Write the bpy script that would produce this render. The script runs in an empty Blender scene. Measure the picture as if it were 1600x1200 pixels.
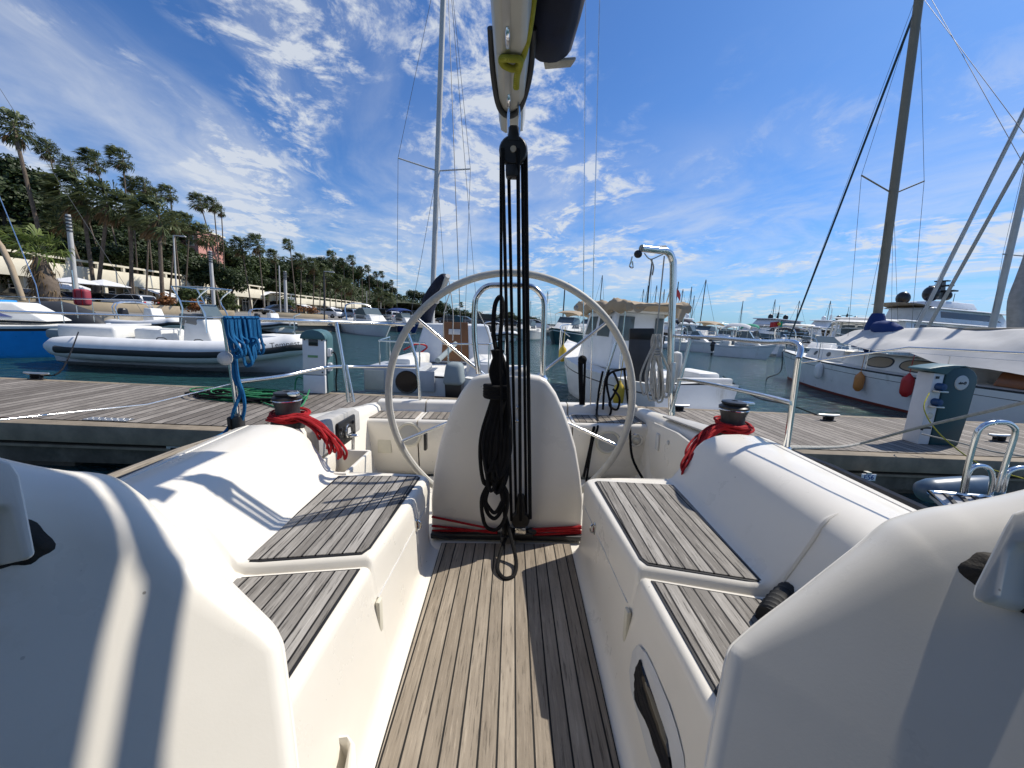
import bpy, bmesh, math, random
import numpy as np
from mathutils import Vector, Matrix
R = math.radians
rnd = random.Random(7)
scene = bpy.context.scene
COL = scene.collection

# ------------------------------------------------------------------ camera
FPX, PITCH = 610.0, R(9.1)
CAM = np.array([0.0, 0.0, 1.75])
def cam_frame(roll):
    r = R(roll)
    F = np.array([0, math.cos(PITCH), -math.sin(PITCH)]); X = np.array([1., 0, 0]); U = np.array([0, math.sin(PITCH), math.cos(PITCH)])
    return math.cos(r) * X + math.sin(r) * U, -math.sin(r) * X + math.cos(r) * U, F
WF = cam_frame(3.3)          # camera axes in the world (level harbour)
BF = cam_frame(1.2)          # the same camera in the heeled yacht's own frame
cd = bpy.data.cameras.new('camera'); cam = bpy.data.objects.new('camera', cd); COL.objects.link(cam)
cd.sensor_width = 36.0; cd.lens = FPX / 1600 * 36.0; cd.clip_start = 0.02; cd.clip_end = 6000
m4 = Matrix.Identity(4)
for i in range(3):
    m4[i][0] = WF[0][i]; m4[i][1] = WF[1][i]; m4[i][2] = -WF[2][i]; m4[i][3] = CAM[i]
cam.matrix_world = m4
scene.camera = cam
# yacht frame -> world
ROT = np.outer(WF[0], BF[0]) + np.outer(WF[1], BF[1]) + np.outer(WF[2], BF[2])
BM = Matrix([list(ROT[i]) + [float((CAM - ROT @ CAM)[i])] for i in range(3)] + [[0, 0, 0, 1]])

# ------------------------------------------------------------------ light
SUN_B = np.array([0.80, 0.385, 1.0]); SUN_W = ROT @ SUN_B; SUN_W /= np.linalg.norm(SUN_W)
EL = math.asin(SUN_W[2]); AZ = math.atan2(SUN_W[0], SUN_W[1])
sl = bpy.data.lights.new('sun', 'SUN'); sl.energy = 4.4; sl.angle = R(0.5); sl.color = (1.0, 0.94, 0.84)
so = bpy.data.objects.new('sun', sl); COL.objects.link(so)
so.rotation_euler = Vector(-SUN_W).to_track_quat('-Z', 'Y').to_euler(); so.location = (20, 15, 40)
world = bpy.data.worlds.new('World'); scene.world = world; world.use_nodes = True
scene.view_settings.view_transform = 'Standard'; scene.view_settings.look = 'None'
scene.view_settings.exposure = 0.27; scene.view_settings.gamma = 1.0
wt = world.node_tree; wt.nodes.clear()
def N(nt, t, **kw):
    n = nt.nodes.new(t)
    for k, v in kw.items():
        if k in ('x',): continue
        setattr(n, k, v)
    return n
def L(nt, a, b): nt.links.new(a, b)
def val(nt, sock, v):
    if hasattr(v, 'is_output') or isinstance(v, bpy.types.NodeSocket): nt.links.new(v, sock)
    else: sock.default_value = v
def mth(nt, op, a, b=0.0, c=None, clamp=False):
    n = N(nt, 'ShaderNodeMath', operation=op); n.use_clamp = clamp
    val(nt, n.inputs[0], a); val(nt, n.inputs[1], b)
    if c is not None: val(nt, n.inputs[2], c)
    return n.outputs[0]
def ramp(nt, x, a, b, lo=0.0, hi=1.0):
    n = N(nt, 'ShaderNodeMapRange'); n.interpolation_type = 'SMOOTHSTEP'
    val(nt, n.inputs[0], x); val(nt, n.inputs[1], a); val(nt, n.inputs[2], b); n.inputs[3].default_value = lo; n.inputs[4].default_value = hi
    return n.outputs[0]
def noise(nt, vec, scale, detail=4.0, rough=0.55, dist=0.0, lac=2.0):
    n = N(nt, 'ShaderNodeTexNoise'); L(nt, vec, n.inputs['Vector']); n.inputs['Scale'].default_value = scale
    n.inputs['Detail'].default_value = detail; n.inputs['Roughness'].default_value = rough; n.inputs['Distortion'].default_value = dist
    return n.outputs[0]
def mapping(nt, vec, loc=(0, 0, 0), rot=(0, 0, 0), sc=(1, 1, 1)):
    n = N(nt, 'ShaderNodeMapping'); L(nt, vec, n.inputs[0]); n.inputs[1].default_value = loc; n.inputs[2].default_value = rot; n.inputs[3].default_value = sc
    return n.outputs[0]
def mixc(nt, fac, a, b, blend='MIX'):
    n = N(nt, 'ShaderNodeMix', data_type='RGBA', blend_type=blend); n.clamp_factor = True
    val(nt, n.inputs[0], fac); val(nt, n.inputs[6], a); val(nt, n.inputs[7], b)
    return n.outputs[2]
def build_sky():
    nt = wt
    out = N(nt, 'ShaderNodeOutputWorld'); bg = N(nt, 'ShaderNodeBackground'); bg.inputs[1].default_value = 0.074
    sky = N(nt, 'ShaderNodeTexSky'); sky.sky_type = 'NISHITA'; sky.sun_disc = False
    sky.sun_elevation = EL; sky.sun_rotation = AZ; sky.air_density = 1.0; sky.dust_density = 0.6; sky.ozone_density = 3.0; sky.altitude = 0
    tc = N(nt, 'ShaderNodeTexCoord'); sep = N(nt, 'ShaderNodeSeparateXYZ'); L(nt, tc.outputs['Generated'], sep.inputs[0])
    x, y, z = sep.outputs
    zc = mth(nt, 'MAXIMUM', z, 0.0)
    den = mth(nt, 'ADD', zc, 0.10)
    cx = mth(nt, 'DIVIDE', x, den); cy = mth(nt, 'DIVIDE', y, den)
    cmb = N(nt, 'ShaderNodeCombineXYZ'); L(nt, cx, cmb.inputs[0]); L(nt, cy, cmb.inputs[1]); P = cmb.outputs[0]
    az = mth(nt, 'ARCTAN2', x, y)            # 0 astern, + to starboard of the picture
    # streaks run away from the viewer, so they fan out from the horizon astern
    D = mapping(nt, P, rot=(0, 0, R(-14)))
    warp = N(nt, 'ShaderNodeTexNoise'); L(nt, D, warp.inputs['Vector']); warp.inputs['Scale'].default_value = 0.8; warp.inputs['Detail'].default_value = 3
    wv = N(nt, 'ShaderNodeVectorMath', operation='MULTIPLY_ADD'); L(nt, warp.outputs['Color'], wv.inputs[0]); wv.inputs[1].default_value = (0.7, 0.7, 0); L(nt, D, wv.inputs[2]); D2 = wv.outputs[0]
    st = noise(nt, mapping(nt, D2, (3.1, 1.7, 0), sc=(2.0, 0.42, 1)), 1.0, 8, 0.60, 0.3)
    left = ramp(nt, az, 0.25, -0.60)
    cir = mth(nt, 'MULTIPLY', ramp(nt, st, 0.42, 0.80), mth(nt, 'MULTIPLY_ADD', left, 0.40, 0.02))
    veil = mth(nt, 'MULTIPLY', ramp(nt, noise(nt, mapping(nt, D2, (8, 2, 0), sc=(0.8, 0.3, 1)), 1.0, 4, 0.5), 0.35, 0.65), mth(nt, 'MULTIPLY', left, 0.15))
    # small broken puffs (mackerel) in streaky fields
    pf = noise(nt, mapping(nt, D2, (0.4, 5.2, 2.0), sc=(1.35, 1.0, 1)), 5.6, 9, 0.66, 0.2)
    fld = noise(nt, mapping(nt, D2, (9.2, 4.4, 0), sc=(1.5, 0.55, 1)), 1.15, 4, 0.55, 0.2)
    clear = mth(nt, 'MULTIPLY', ramp(nt, az, 0.55, 0.10), ramp(nt, az, -1.1, -0.4, 0.55, 1.0))
    lowz = ramp(nt, z, 0.50, 0.20)
    region = mth(nt, 'MAXIMUM', clear, mth(nt, 'MULTIPLY', lowz, 0.8))
    f2 = mth(nt, 'MULTIPLY', ramp(nt, fld, 0.42, 0.58), region)
    puf = mth(nt, 'MULTIPLY', ramp(nt, mth(nt, 'MULTIPLY_ADD', fld, 0.45, pf), 0.70, 0.93), f2)
    # pale thin layer low above the horizon
    lo = noise(nt, mapping(nt, D2, (2.2, 7.7, 0), sc=(0.9, 0.6, 1)), 1.6, 8, 0.62, 0.3)
    band = mth(nt, 'MULTIPLY', ramp(nt, z, 0.02, 0.13), ramp(nt, z, 0.46, 0.16))
    bnk = mth(nt, 'MULTIPLY', mth(nt, 'MULTIPLY', ramp(nt, lo, 0.34, 0.70), band), 0.62)
    a = mth(nt, 'ADD', mth(nt, 'ADD', mth(nt, 'ADD', cir, veil), puf), bnk)
    a = mth(nt, 'MINIMUM', a, 0.86)
    tint = mixc(nt, 1.0, sky.outputs[0], (0.60, 1.0, 1.50, 1), 'MULTIPLY')
    low = ramp(nt, z, 0.0, 0.22)
    tint = mixc(nt, mth(nt, 'MULTIPLY_ADD', low, -0.35, 0.35), tint, (3.0, 5.2, 8.2, 1))
    c = mixc(nt, a, tint, (8.0, 8.5, 9.2, 1))
    L(nt, c, bg.inputs[0]); L(nt, bg.outputs[0], out.inputs[0])
build_sky()

# ------------------------------------------------------------------ layout helpers: a pixel of the survey photo + one known coordinate -> a point
def _ray(px, py, fr): return fr[0] * (px - 800) / FPX - fr[1] * (py - 600) / FPX + fr[2]
def _hit(px, py, fr, ax, v):
    q = _ray(px, py, fr); return CAM + q * ((v - CAM[ax]) / q[ax])
def bx(px, py, v): return _hit(px, py, BF, 0, v)
def by(px, py, v): return _hit(px, py, BF, 1, v)
def bz(px, py, v): return _hit(px, py, BF, 2, v)
def wx(px, py, v): return _hit(px, py, WF, 0, v)
def wy(px, py, v): return _hit(px, py, WF, 1, v)
def wz(px, py, v): return _hit(px, py, WF, 2, v)
V = lambda *a: np.array(a, float)
def unit(v): v = np.asarray(v, float); return v / (np.linalg.norm(v) + 1e-12)

# ------------------------------------------------------------------ mesh builder
WMAT = {}
class MB:
    def __init__(s): s.v = []; s.f = []; s.m = []; s.mi = 0
    def add(s, vs, fs):
        o = len(s.v); s.v += [tuple(map(float, p)) for p in vs]
        for f in fs: s.f.append(tuple(i + o for i in f)); s.m.append(s.mi)
        return s
    def mat(s, i): s.mi = i; return s
    def poly(s, pts): return s.add(pts, [tuple(range(len(pts)))])
    def box(s, c, d, rot=None, taper=(1, 1), shift=(0, 0)):
        c = V(*c); h = V(*d) / 2; vs = []
        for z in (-1, 1):
            for x, y in ((-1, -1), (1, -1), (1, 1), (-1, 1)):
                t = taper if z > 0 else (1, 1); sh = shift if z > 0 else (0, 0)
                vs.append(V(x * h[0] * t[0] + sh[0], y * h[1] * t[1] + sh[1], z * h[2]))
        if rot is not None: vs = [np.array(rot @ Vector(p)) for p in vs]
        return s.add([p + c for p in vs], [(3, 2, 1, 0), (4, 5, 6, 7), (0, 1, 5, 4), (1, 2, 6, 5), (2, 3, 7, 6), (3, 0, 4, 7)])
    def bar(s, a, b, w, h, up=(0, 0, 1)):
        a = V(*a); b = V(*b); t = unit(b - a); u = unit(np.cross(t, up)); n = np.cross(u, t)
        vs = [p + u * x * w / 2 + n * y * h / 2 for p in (a, b) for x, y in ((-1, -1), (1, -1), (1, 1), (-1, 1))]
        return s.add(vs, [(3, 2, 1, 0), (4, 5, 6, 7), (0, 1, 5, 4), (1, 2, 6, 5), (2, 3, 7, 6), (3, 0, 4, 7)])
    def grid(s, rows, closed=False, cap=False):
        n = len(rows[0]); vs = [p for r in rows for p in r]; fs = []
        for i in range(len(rows) - 1):
            for j in range(n if closed else n - 1):
                k = (j + 1) % n; fs.append((i * n + j, i * n + k, (i + 1) * n + k, (i + 1) * n + j))
        if cap: fs.append(tuple(range(n))[::-1]); fs.append(tuple((len(rows) - 1) * n + j for j in range(n)))
        return s.add(vs, fs)
    def tube(s, pts, r, n=8, closed=False, sub=0, cap=True):
        P = [V(*p) for p in pts]
        if sub: P = crm(P, sub, closed)
        m = len(P); rr = r if hasattr(r, '__len__') else [r] * m
        if len(rr) != m: rr = np.interp(np.linspace(0, 1, m), np.linspace(0, 1, len(rr)), rr)
        T = []
        for i in range(m):
            a = P[(i - 1) % m] if (closed or i > 0) else P[i]; b = P[(i + 1) % m] if (closed or i < m - 1) else P[i]
            T.append(unit(b - a))
        ref = V(0, 0, 1) if abs(T[0][2]) < .9 else V(1, 0, 0)
        u = unit(np.cross(T[0], ref)); rows = []
        for i in range(m):
            u = unit(u - T[i] * np.dot(u, T[i])); w = np.cross(T[i], u)
            rows.append([P[i] + (u * math.cos(2 * math.pi * k / n) + w * math.sin(2 * math.pi * k / n)) * rr[i] for k in range(n)])
        if closed: rows.append(rows[0])
        return s.grid(rows, True, cap and not closed)
    def lathe(s, prof, c=(0, 0, 0), n=20, axis=(0, 0, 1), sx=1.0, cap=True):
        c = V(*c); a = unit(axis); ref = V(1, 0, 0) if abs(a[0]) < .9 else V(0, 1, 0)
        v = unit(np.cross(a, ref)); u = np.cross(v, a)
        rows = [[c + a * z + (u * math.cos(2 * math.pi * k / n) * sx + v * math.sin(2 * math.pi * k / n)) * max(r, 1e-4) for k in range(n)] for r, z in prof]
        return s.grid(rows, True, cap)
    def ell(s, c, r, n=14, m=8):
        c = V(*c); rows = []
        for i in range(m + 1):
            t = -math.pi / 2 + math.pi * i / m
            rows.append([c + V(r[0] * math.cos(t) * math.cos(2 * math.pi * k / n), r[1] * math.cos(t) * math.sin(2 * math.pi * k / n), r[2] * math.sin(t)) for k in range(n)])
        return s.grid(rows, True)
    def prism(s, pts, d):
        a = [V(*p) for p in pts]; b = [p + V(*d) for p in a]; n = len(a)
        return s.add(a + b, [tuple(range(n))[::-1], tuple(range(n, 2 * n))] + [(i, (i + 1) % n, n + (i + 1) % n, n + i) for i in range(n)])
    def xf(s, M):
        s.v = [tuple(M @ Vector(p)) for p in s.v]; return s
    def build(s, name, mat, parent=None, space='L', bevel=0.0, seg=2, smooth=True, angle=38, sub=0, weld=False):
        vs = s.v
        if space == 'B': vs = [tuple(BM @ Vector(p)) for p in vs]
        if parent is not None and space != 'L':
            inv = WMAT[parent.name].inverted(); vs = [tuple(inv @ Vector(p)) for p in vs]
        org = None
        if parent is None:
            A = np.array(vs); lo = A.min(0); hi = A.max(0); org = V((lo[0] + hi[0]) / 2, (lo[1] + hi[1]) / 2, lo[2])
            vs = [tuple(V(*p) - org) for p in vs]
        me = bpy.data.meshes.new(name); me.from_pydata(vs, [], s.f)
        mats = mat if isinstance(mat, (list, tuple)) else [mat]
        for q in mats: me.materials.append(q)
        if len(mats) > 1: me.polygons.foreach_set('material_index', s.m)
        bm = bmesh.new(); bm.from_mesh(me)
        if weld: bmesh.ops.remove_doubles(bm, verts=bm.verts, dist=1e-5)
        bmesh.ops.recalc_face_normals(bm, faces=bm.faces)
        if bevel:
            es = [e for e in bm.edges if len(e.link_faces) == 2 and e.calc_face_angle(0) > R(30)]
            bmesh.ops.bevel(bm, geom=es, offset=bevel, segments=seg, affect='EDGES', profile=0.5, clamp_overlap=True)
        bm.to_mesh(me); bm.free()
        if smooth:
            me.polygons.foreach_set('use_smooth', [True] * len(me.polygons)); me.set_sharp_from_angle(angle=R(angle))
        o = bpy.data.objects.new(name, me); COL.objects.link(o)
        if parent is not None: o.parent = parent; WMAT[o.name] = WMAT[parent.name]
        else: o.location = org; WMAT[o.name] = Matrix.Translation(Vector(org))
        if sub:
            md = o.modifiers.new('subdivision', 'SUBSURF'); md.levels = sub; md.render_levels = sub
        return o
def crm(P, sub, closed=False):
    out = []; m = len(P)
    for i in range(m if closed else m - 1):
        p0 = P[(i - 1) % m] if (closed or i > 0) else P[i]; p1 = P[i]; p2 = P[(i + 1) % m]; p3 = P[(i + 2) % m] if (closed or i < m - 2) else p2
        for k in range(sub):
            t = k / sub
            out.append(0.5 * ((2 * p1) + (-p0 + p2) * t + (2 * p0 - 5 * p1 + 4 * p2 - p3) * t * t + (-p0 + 3 * p1 - 3 * p2 + p3) * t ** 3))
    if not closed: out.append(P[-1])
    return out
def tag(o, label=None, cat=None, group=None, kind=None):
    if label: o['label'] = label
    if cat: o['category'] = cat
    if group: o['group'] = group
    if kind: o['kind'] = kind
    return o
def thing(name, label, cat, loc=(0, 0, 0), rz=0.0, group=None, mat=None):
    o = bpy.data.objects.new(name, None); COL.objects.link(o); o.empty_display_size = 0.2
    M = mat if mat is not None else Matrix.Translation(Vector(loc)) @ Matrix.Rotation(rz, 4, 'Z')
    o.matrix_world = M; WMAT[o.name] = M.copy()
    return tag(o, label, cat, group)
def dup(root, loc, rz=0.0, label=None, scale=1.0, cat=None):
    r = root.copy(); COL.objects.link(r)
    M = Matrix.Translation(Vector(loc)) @ Matrix.Rotation(rz, 4, 'Z') @ Matrix.Diagonal((scale, scale, scale, 1)) if not hasattr(scale, '__len__') else Matrix.Translation(Vector(loc)) @ Matrix.Rotation(rz, 4, 'Z') @ Matrix.Diagonal((*scale, 1))
    r.matrix_world = M; WMAT[r.name] = M.copy()
    if label: r['label'] = label
    if cat: r['category'] = cat
    for ch in list(root.children):
        c = ch.copy(); COL.objects.link(c); c.parent = r
        for g in ch.children:
            d = g.copy(); COL.objects.link(d); d.parent = c
    return r
def text_part(name, body, mat, parent, org, ux, uy, size, space='W', depth=0.002):
    """lettering: a flat thin mesh laid on the surface spanned by ux (reading direction) and uy (up)"""
    cu = bpy.data.curves.new('lettering', 'FONT'); cu.body = body; cu.size = size; cu.align_x = 'CENTER'; cu.align_y = 'CENTER'; cu.extrude = depth
    ob = bpy.data.objects.new('lettering', cu); COL.objects.link(ob)
    bpy.context.view_layer.update(); me0 = bpy.data.meshes.new_from_object(ob.evaluated_get(bpy.context.evaluated_depsgraph_get()))
    ux = unit(ux); uy = unit(uy - ux * np.dot(uy, ux)); n = np.cross(ux, uy)
    mb = MB(); mb.add([V(*org) + ux * v.co[0] + uy * v.co[1] + n * v.co[2] for v in me0.vertices], [tuple(p.vertices) for p in me0.polygons])
    bpy.data.objects.remove(ob); bpy.data.meshes.remove(me0); bpy.data.curves.remove(cu)
    return mb.build(name, mat, parent, space, smooth=False)

# ------------------------------------------------------------------ materials
def pmat(name, col, rough=0.5, metal=0.0, var=0.0, vscale=8.0, bump=0.0, bscale=60.0, spec=0.5, coat=0.0, trans=0.0, ior=1.45, stain=None, coords='Object', sheen=0.0):
    m = bpy.data.materials.new(name); m.use_nodes = True; nt = m.node_tree; b = nt.nodes['Principled BSDF']
    c4 = (*col, 1)
    b.inputs['Base Color'].default_value = c4; b.inputs['Roughness'].default_value = rough; b.inputs['Metallic'].default_value = metal
    b.inputs['Specular IOR Level'].default_value = spec; b.inputs['Coat Weight'].default_value = coat; b.inputs['IOR'].default_value = ior
    b.inputs['Transmission Weight'].default_value = trans
    if var or bump or stain:
        tc = N(nt, 'ShaderNodeTexCoord'); P = tc.outputs[coords]
    if var:
        f = noise(nt, P, vscale, 6, 0.6)
        dk = tuple(max(0, c * (1 - var)) for c in col); lt = tuple(min(1, c * (1 + var)) for c in col)
        c = mixc(nt, ramp(nt, f, 0.3, 0.7), (*dk, 1), (*lt, 1))
        if stain:
            g = noise(nt, mapping(nt, P, sc=stain[3] if len(stain) > 3 else (1, 1, 1)), stain[1], 8, 0.65)
            c = mixc(nt, mth(nt, 'MULTIPLY', ramp(nt, g, stain[2], stain[2] + 0.16), 0.7), c, (*stain[0], 1))
        L(nt, c, b.inputs['Base Color'])
        r2 = mth(nt, 'MULTIPLY_ADD', f, 0.25, rough - 0.12); L(nt, r2, b.inputs['Roughness'])
    if bump:
        bp = N(nt, 'ShaderNodeBump'); bp.inputs['Strength'].default_value = bump; bp.inputs['Distance'].default_value = 0.01
        L(nt, noise(nt, P, bscale, 5, 0.6), bp.inputs['Height']); L(nt, bp.outputs[0], b.inputs['Normal'])
    return m
def add_specks(m):
    nt = m.node_tree; b = nt.nodes['Principled BSDF']; src = b.inputs['Base Color'].links[0].from_socket
    tc = N(nt, 'ShaderNodeTexCoord'); v = N(nt, 'ShaderNodeTexVoronoi'); v.inputs['Scale'].default_value = 26; L(nt, tc.outputs['Object'], v.inputs['Vector'])
    wn = N(nt, 'ShaderNodeSeparateColor'); L(nt, v.outputs['Color'], wn.inputs[0])
    d = mth(nt, 'MULTIPLY', ramp(nt, v.outputs['Distance'], 0.075, 0.05), ramp(nt, wn.outputs[0], 0.90, 0.92))
    sc = noise(nt, mapping(nt, tc.outputs['Object'], sc=(60, 6, 30)), 1.0, 4, 0.6); big = noise(nt, tc.outputs['Object'], 2.0, 2)
    f = mth(nt, 'MAXIMUM', mth(nt, 'MULTIPLY', d, 0.7), mth(nt, 'MULTIPLY', mth(nt, 'MULTIPLY', ramp(nt, sc, 0.70, 0.78), ramp(nt, big, 0.52, 0.62)), 0.22))
    L(nt, mixc(nt, f, src, (0.16, 0.14, 0.11, 1)), b.inputs['Base Color'])
def plank_mat(name, dark, light, w, seam=0.004, ax=0, off=0.0, seamcol=(0.012, 0.011, 0.01), rough=0.7, grain=1.0, gscale=28.0, butt=0.0):
    """planks running along the other horizontal axis; seams every w metres across axis ax"""
    m = bpy.data.materials.new(name); m.use_nodes = True; nt = m.node_tree; b = nt.nodes['Principled BSDF']
    tc = N(nt, 'ShaderNodeTexCoord'); sep = N(nt, 'ShaderNodeSeparateXYZ'); L(nt, tc.outputs['Object'], sep.inputs[0])
    a = mth(nt, 'ADD', sep.outputs[ax], 50 * w + off); q = mth(nt, 'DIVIDE', a, w)
    idx = mth(nt, 'FLOOR', q); fr = mth(nt, 'FRACT', q)
    d = mth(nt, 'MULTIPLY', mth(nt, 'MINIMUM', fr, mth(nt, 'SUBTRACT', 1.0, fr)), w)
    wn = N(nt, 'ShaderNodeTexWhiteNoise', noise_dimensions='1D'); L(nt, idx, wn.inputs['W'])
    sc = (14, 0.75, 14) if ax == 0 else (0.75, 14, 14)
    cmb = N(nt, 'ShaderNodeCombineXYZ'); L(nt, wn.outputs[0], cmb.inputs[2])
    va = N(nt, 'ShaderNodeVectorMath', operation='MULTIPLY_ADD'); L(nt, cmb.outputs[0], va.inputs[0]); va.inputs[1].default_value = (0, 0, 7); L(nt, tc.outputs['Object'], va.inputs[2])
    P = va.outputs[0]
    g1 = noise(nt, mapping(nt, P, sc=sc), gscale / 5, 8, 0.7, 0.4); g2 = noise(nt, mapping(nt, P, sc=tuple(1.2 * k for k in sc)), gscale / 3.0, 5, 0.7)
    blot = noise(nt, P, 3.0, 5, 0.6)
    f = mth(nt, 'ADD', mth(nt, 'MULTIPLY_ADD', g1, 0.75, -0.1), mth(nt, 'MULTIPLY_ADD', wn.outputs[0], 0.34, -0.12))
    f = mth(nt, 'ADD', f, mth(nt, 'MULTIPLY_ADD', blot, 0.5, -0.25))
    col = mixc(nt, ramp(nt, f, 0.1, 0.75), (*dark, 1), (*light, 1))
    pores = ramp(nt, g2, 0.45, 0.34)
    col = mixc(nt, mth(nt, 'MULTIPLY', pores, 0.85 * grain), col, tuple(k * 0.22 for k in dark) + (1,))
    lt = ramp(nt, g2, 0.56, 0.70)
    col = mixc(nt, mth(nt, 'MULTIPLY', lt, 0.45 * grain), col, tuple(min(1, k * 1.5) for k in light) + (1,))
    sm = ramp(nt, d, seam * 0.42, seam * 0.62, 1.0, 0.0)
    if butt:
        o2 = N(nt, 'ShaderNodeSeparateXYZ'); L(nt, tc.outputs['Object'], o2.inputs[0])
        h = mth(nt, 'FRACT', mth(nt, 'ADD', mth(nt, 'DIVIDE', o2.outputs[1 - ax], butt), wn.outputs[0]))
        db = mth(nt, 'MULTIPLY', mth(nt, 'MINIMUM', h, mth(nt, 'SUBTRACT', 1.0, h)), butt)
        sm = mth(nt, 'MAXIMUM', sm, ramp(nt, db, 0.0015, 0.003, 1.0, 0.0))
    col = mixc(nt, sm, col, (*seamcol, 1)); L(nt, col, b.inputs['Base Color'])
    b.inputs['Roughness'].default_value = rough; b.inputs['Specular IOR Level'].default_value = 0.3
    hgt = mth(nt, 'SUBTRACT', mth(nt, 'MULTIPLY', mth(nt, 'ADD', g1, g2), 0.5), mth(nt, 'MULTIPLY', sm, 1.2))
    bp = N(nt, 'ShaderNodeBump'); bp.inputs['Strength'].default_value = 0.55; bp.inputs['Distance'].default_value = 0.003
    L(nt, hgt, bp.inputs['Height']); L(nt, bp.outputs[0], b.inputs['Normal'])
    return m
def rope_mat(name, c1, c2, tw=160.0, rough=0.8, zig=True):
    m = bpy.data.materials.new(name); m.use_nodes = True; nt = m.node_tree; b = nt.nodes['Principled BSDF']
    tc = N(nt, 'ShaderNodeTexCoord'); P = tc.outputs['Object']
    w = N(nt, 'ShaderNodeTexWave', wave_type='BANDS', bands_direction='DIAGONAL'); L(nt, P, w.inputs[0]); w.inputs['Scale'].default_value = tw; w.inputs['Distortion'].default_value = 1.5; w.inputs['Detail'].default_value = 1
    f = mth(nt, 'MULTIPLY', w.outputs['Fac'], ramp(nt, noise(nt, P, 30, 3), 0.2, 0.8))
    L(nt, mixc(nt, f, (*c1, 1), (*c2, 1)), b.inputs['Base Color']); b.inputs['Roughness'].default_value = rough; b.inputs['Specular IOR Level'].default_value = 0.2
    bp = N(nt, 'ShaderNodeBump'); bp.inputs['Strength'].default_value = 0.5; bp.inputs['Distance'].default_value = 0.002; L(nt, w.outputs['Fac'], bp.inputs['Height']); L(nt, bp.outputs[0], b.inputs['Normal'])
    return m
def water_mat():
    m = bpy.data.materials.new('harbour_water'); m.use_nodes = True; nt = m.node_tree; b = nt.nodes['Principled BSDF']
    tc = N(nt, 'ShaderNodeTexCoord'); P = tc.outputs['Object']
    n0 = noise(nt, P, 0.05, 3)
    L(nt, mixc(nt, n0, (0.011, 0.047, 0.050, 1), (0.020, 0.070, 0.073, 1)), b.inputs['Base Color'])
    b.inputs['Roughness'].default_value = 0.06; b.inputs['IOR'].default_value = 1.33
    a = noise(nt, mapping(nt, P, rot=(0, 0, R(20)), sc=(0.7, 1.5, 1)), 1.6, 5, 0.62, 0.6); c = noise(nt, mapping(nt, P, rot=(0, 0, R(-15)), sc=(0.8, 1.4, 1)), 5.5, 4, 0.6, 0.4)
    h = mth(nt, 'ADD', mth(nt, 'MULTIPLY', a, 1.0), mth(nt, 'MULTIPLY', c, 0.26))
    bp = N(nt, 'ShaderNodeBump'); bp.inputs['Strength'].default_value = 1.0; bp.inputs['Distance'].default_value = 0.30
    L(nt, h, bp.inputs['Height']); L(nt, bp.outputs[0], b.inputs['Normal'])
    return m
M = {}
M['gel'] = pmat('white_gelcoat', (0.74, 0.70, 0.62), 0.30, var=0.02, vscale=5, bump=0.02, bscale=240, stain=((0.50, 0.45, 0.34), 2.6, 0.64))
add_specks(M['gel'])
M['gelgrey'] = pmat('grey_nonslip_gelcoat', (0.42, 0.41, 0.39), 0.6, var=0.08, vscale=30, bump=0.2, bscale=300)
M['teak'] = plank_mat('weathered_grey_teak', (0.17, 0.156, 0.138), (0.42, 0.395, 0.36), 0.040, 0.0055, off=0.012)
M['sole'] = plank_mat('warm_sole_teak', (0.215, 0.178, 0.136), (0.41, 0.352, 0.28), 0.0505, 0.0055, off=0.02, grain=0.7)
M['bench'] = plank_mat('transom_bench_teak', (0.18, 0.155, 0.125), (0.43, 0.385, 0.32), 0.05, 0.006)
M['caulk'] = pmat('black_caulk', (0.012, 0.012, 0.013), 0.6)
M['steel'] = pmat('polished_stainless_steel', (0.72, 0.72, 0.70), 0.16, 1.0, var=0.04, vscale=14)
M['alu'] = pmat('brushed_aluminium', (0.55, 0.55, 0.53), 0.4, 0.9, var=0.06, vscale=10)
M['boom'] = pmat('anodised_boom_aluminium', (0.50, 0.485, 0.44), 0.45, 0.15, var=0.06, vscale=6)
M['black'] = pmat('black_plastic', (0.014, 0.014, 0.015), 0.38, var=0.2, vscale=20)
M['rubber'] = pmat('dark_rubber', (0.022, 0.022, 0.022), 0.75, var=0.3, vscale=18, bump=0.1)
M['winch'] = pmat('charcoal_winch_drum', (0.045, 0.046, 0.048), 0.5, 0.3, var=0.15, vscale=30, bump=0.15, bscale=260)
M['navy'] = pmat('navy_canvas', (0.007, 0.011, 0.032), 0.85, var=0.25, vscale=10, bump=0.12, bscale=240)
M['leather'] = pmat('cream_wheel_leather', (0.46, 0.44, 0.385), 0.55, var=0.07, vscale=20, bump=0.08, bscale=260)
M['cream'] = pmat('cream_speaker_plastic', (0.60, 0.57, 0.47), 0.45, var=0.05)
M['speaker'] = pmat('speaker_grille', (0.40, 0.40, 0.38), 0.6, bump=0.3, bscale=500)
M['shade_stain'] = pmat('painted_shade_stain', (0.02, 0.017, 0.014), 0.8, var=0.5, vscale=26, bump=0.3, bscale=90)  # dark tone painted in for shade and stain at the handrail feet
M['rblack'] = rope_mat('black_rope', (0.003, 0.003, 0.0035), (0.010, 0.010, 0.011))
M['rred'] = rope_mat('red_rope', (0.30, 0.010, 0.014), (0.52, 0.03, 0.035))
M['rblue'] = rope_mat('blue_rope', (0.006, 0.085, 0.22), (0.02, 0.19, 0.42))
M['rgreen'] = rope_mat('green_hose', (0.008, 0.13, 0.05), (0.10, 0.34, 0.17), 60)
M['rwhite'] = rope_mat('pale_rope', (0.34, 0.33, 0.30), (0.58, 0.56, 0.50))
M['ryellow'] = rope_mat('yellow_green_rope', (0.30, 0.29, 0.03), (0.5, 0.48, 0.10))
M['wire'] = pmat('weathered_wire', (.11, .113, .118), .6, .0)
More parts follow.
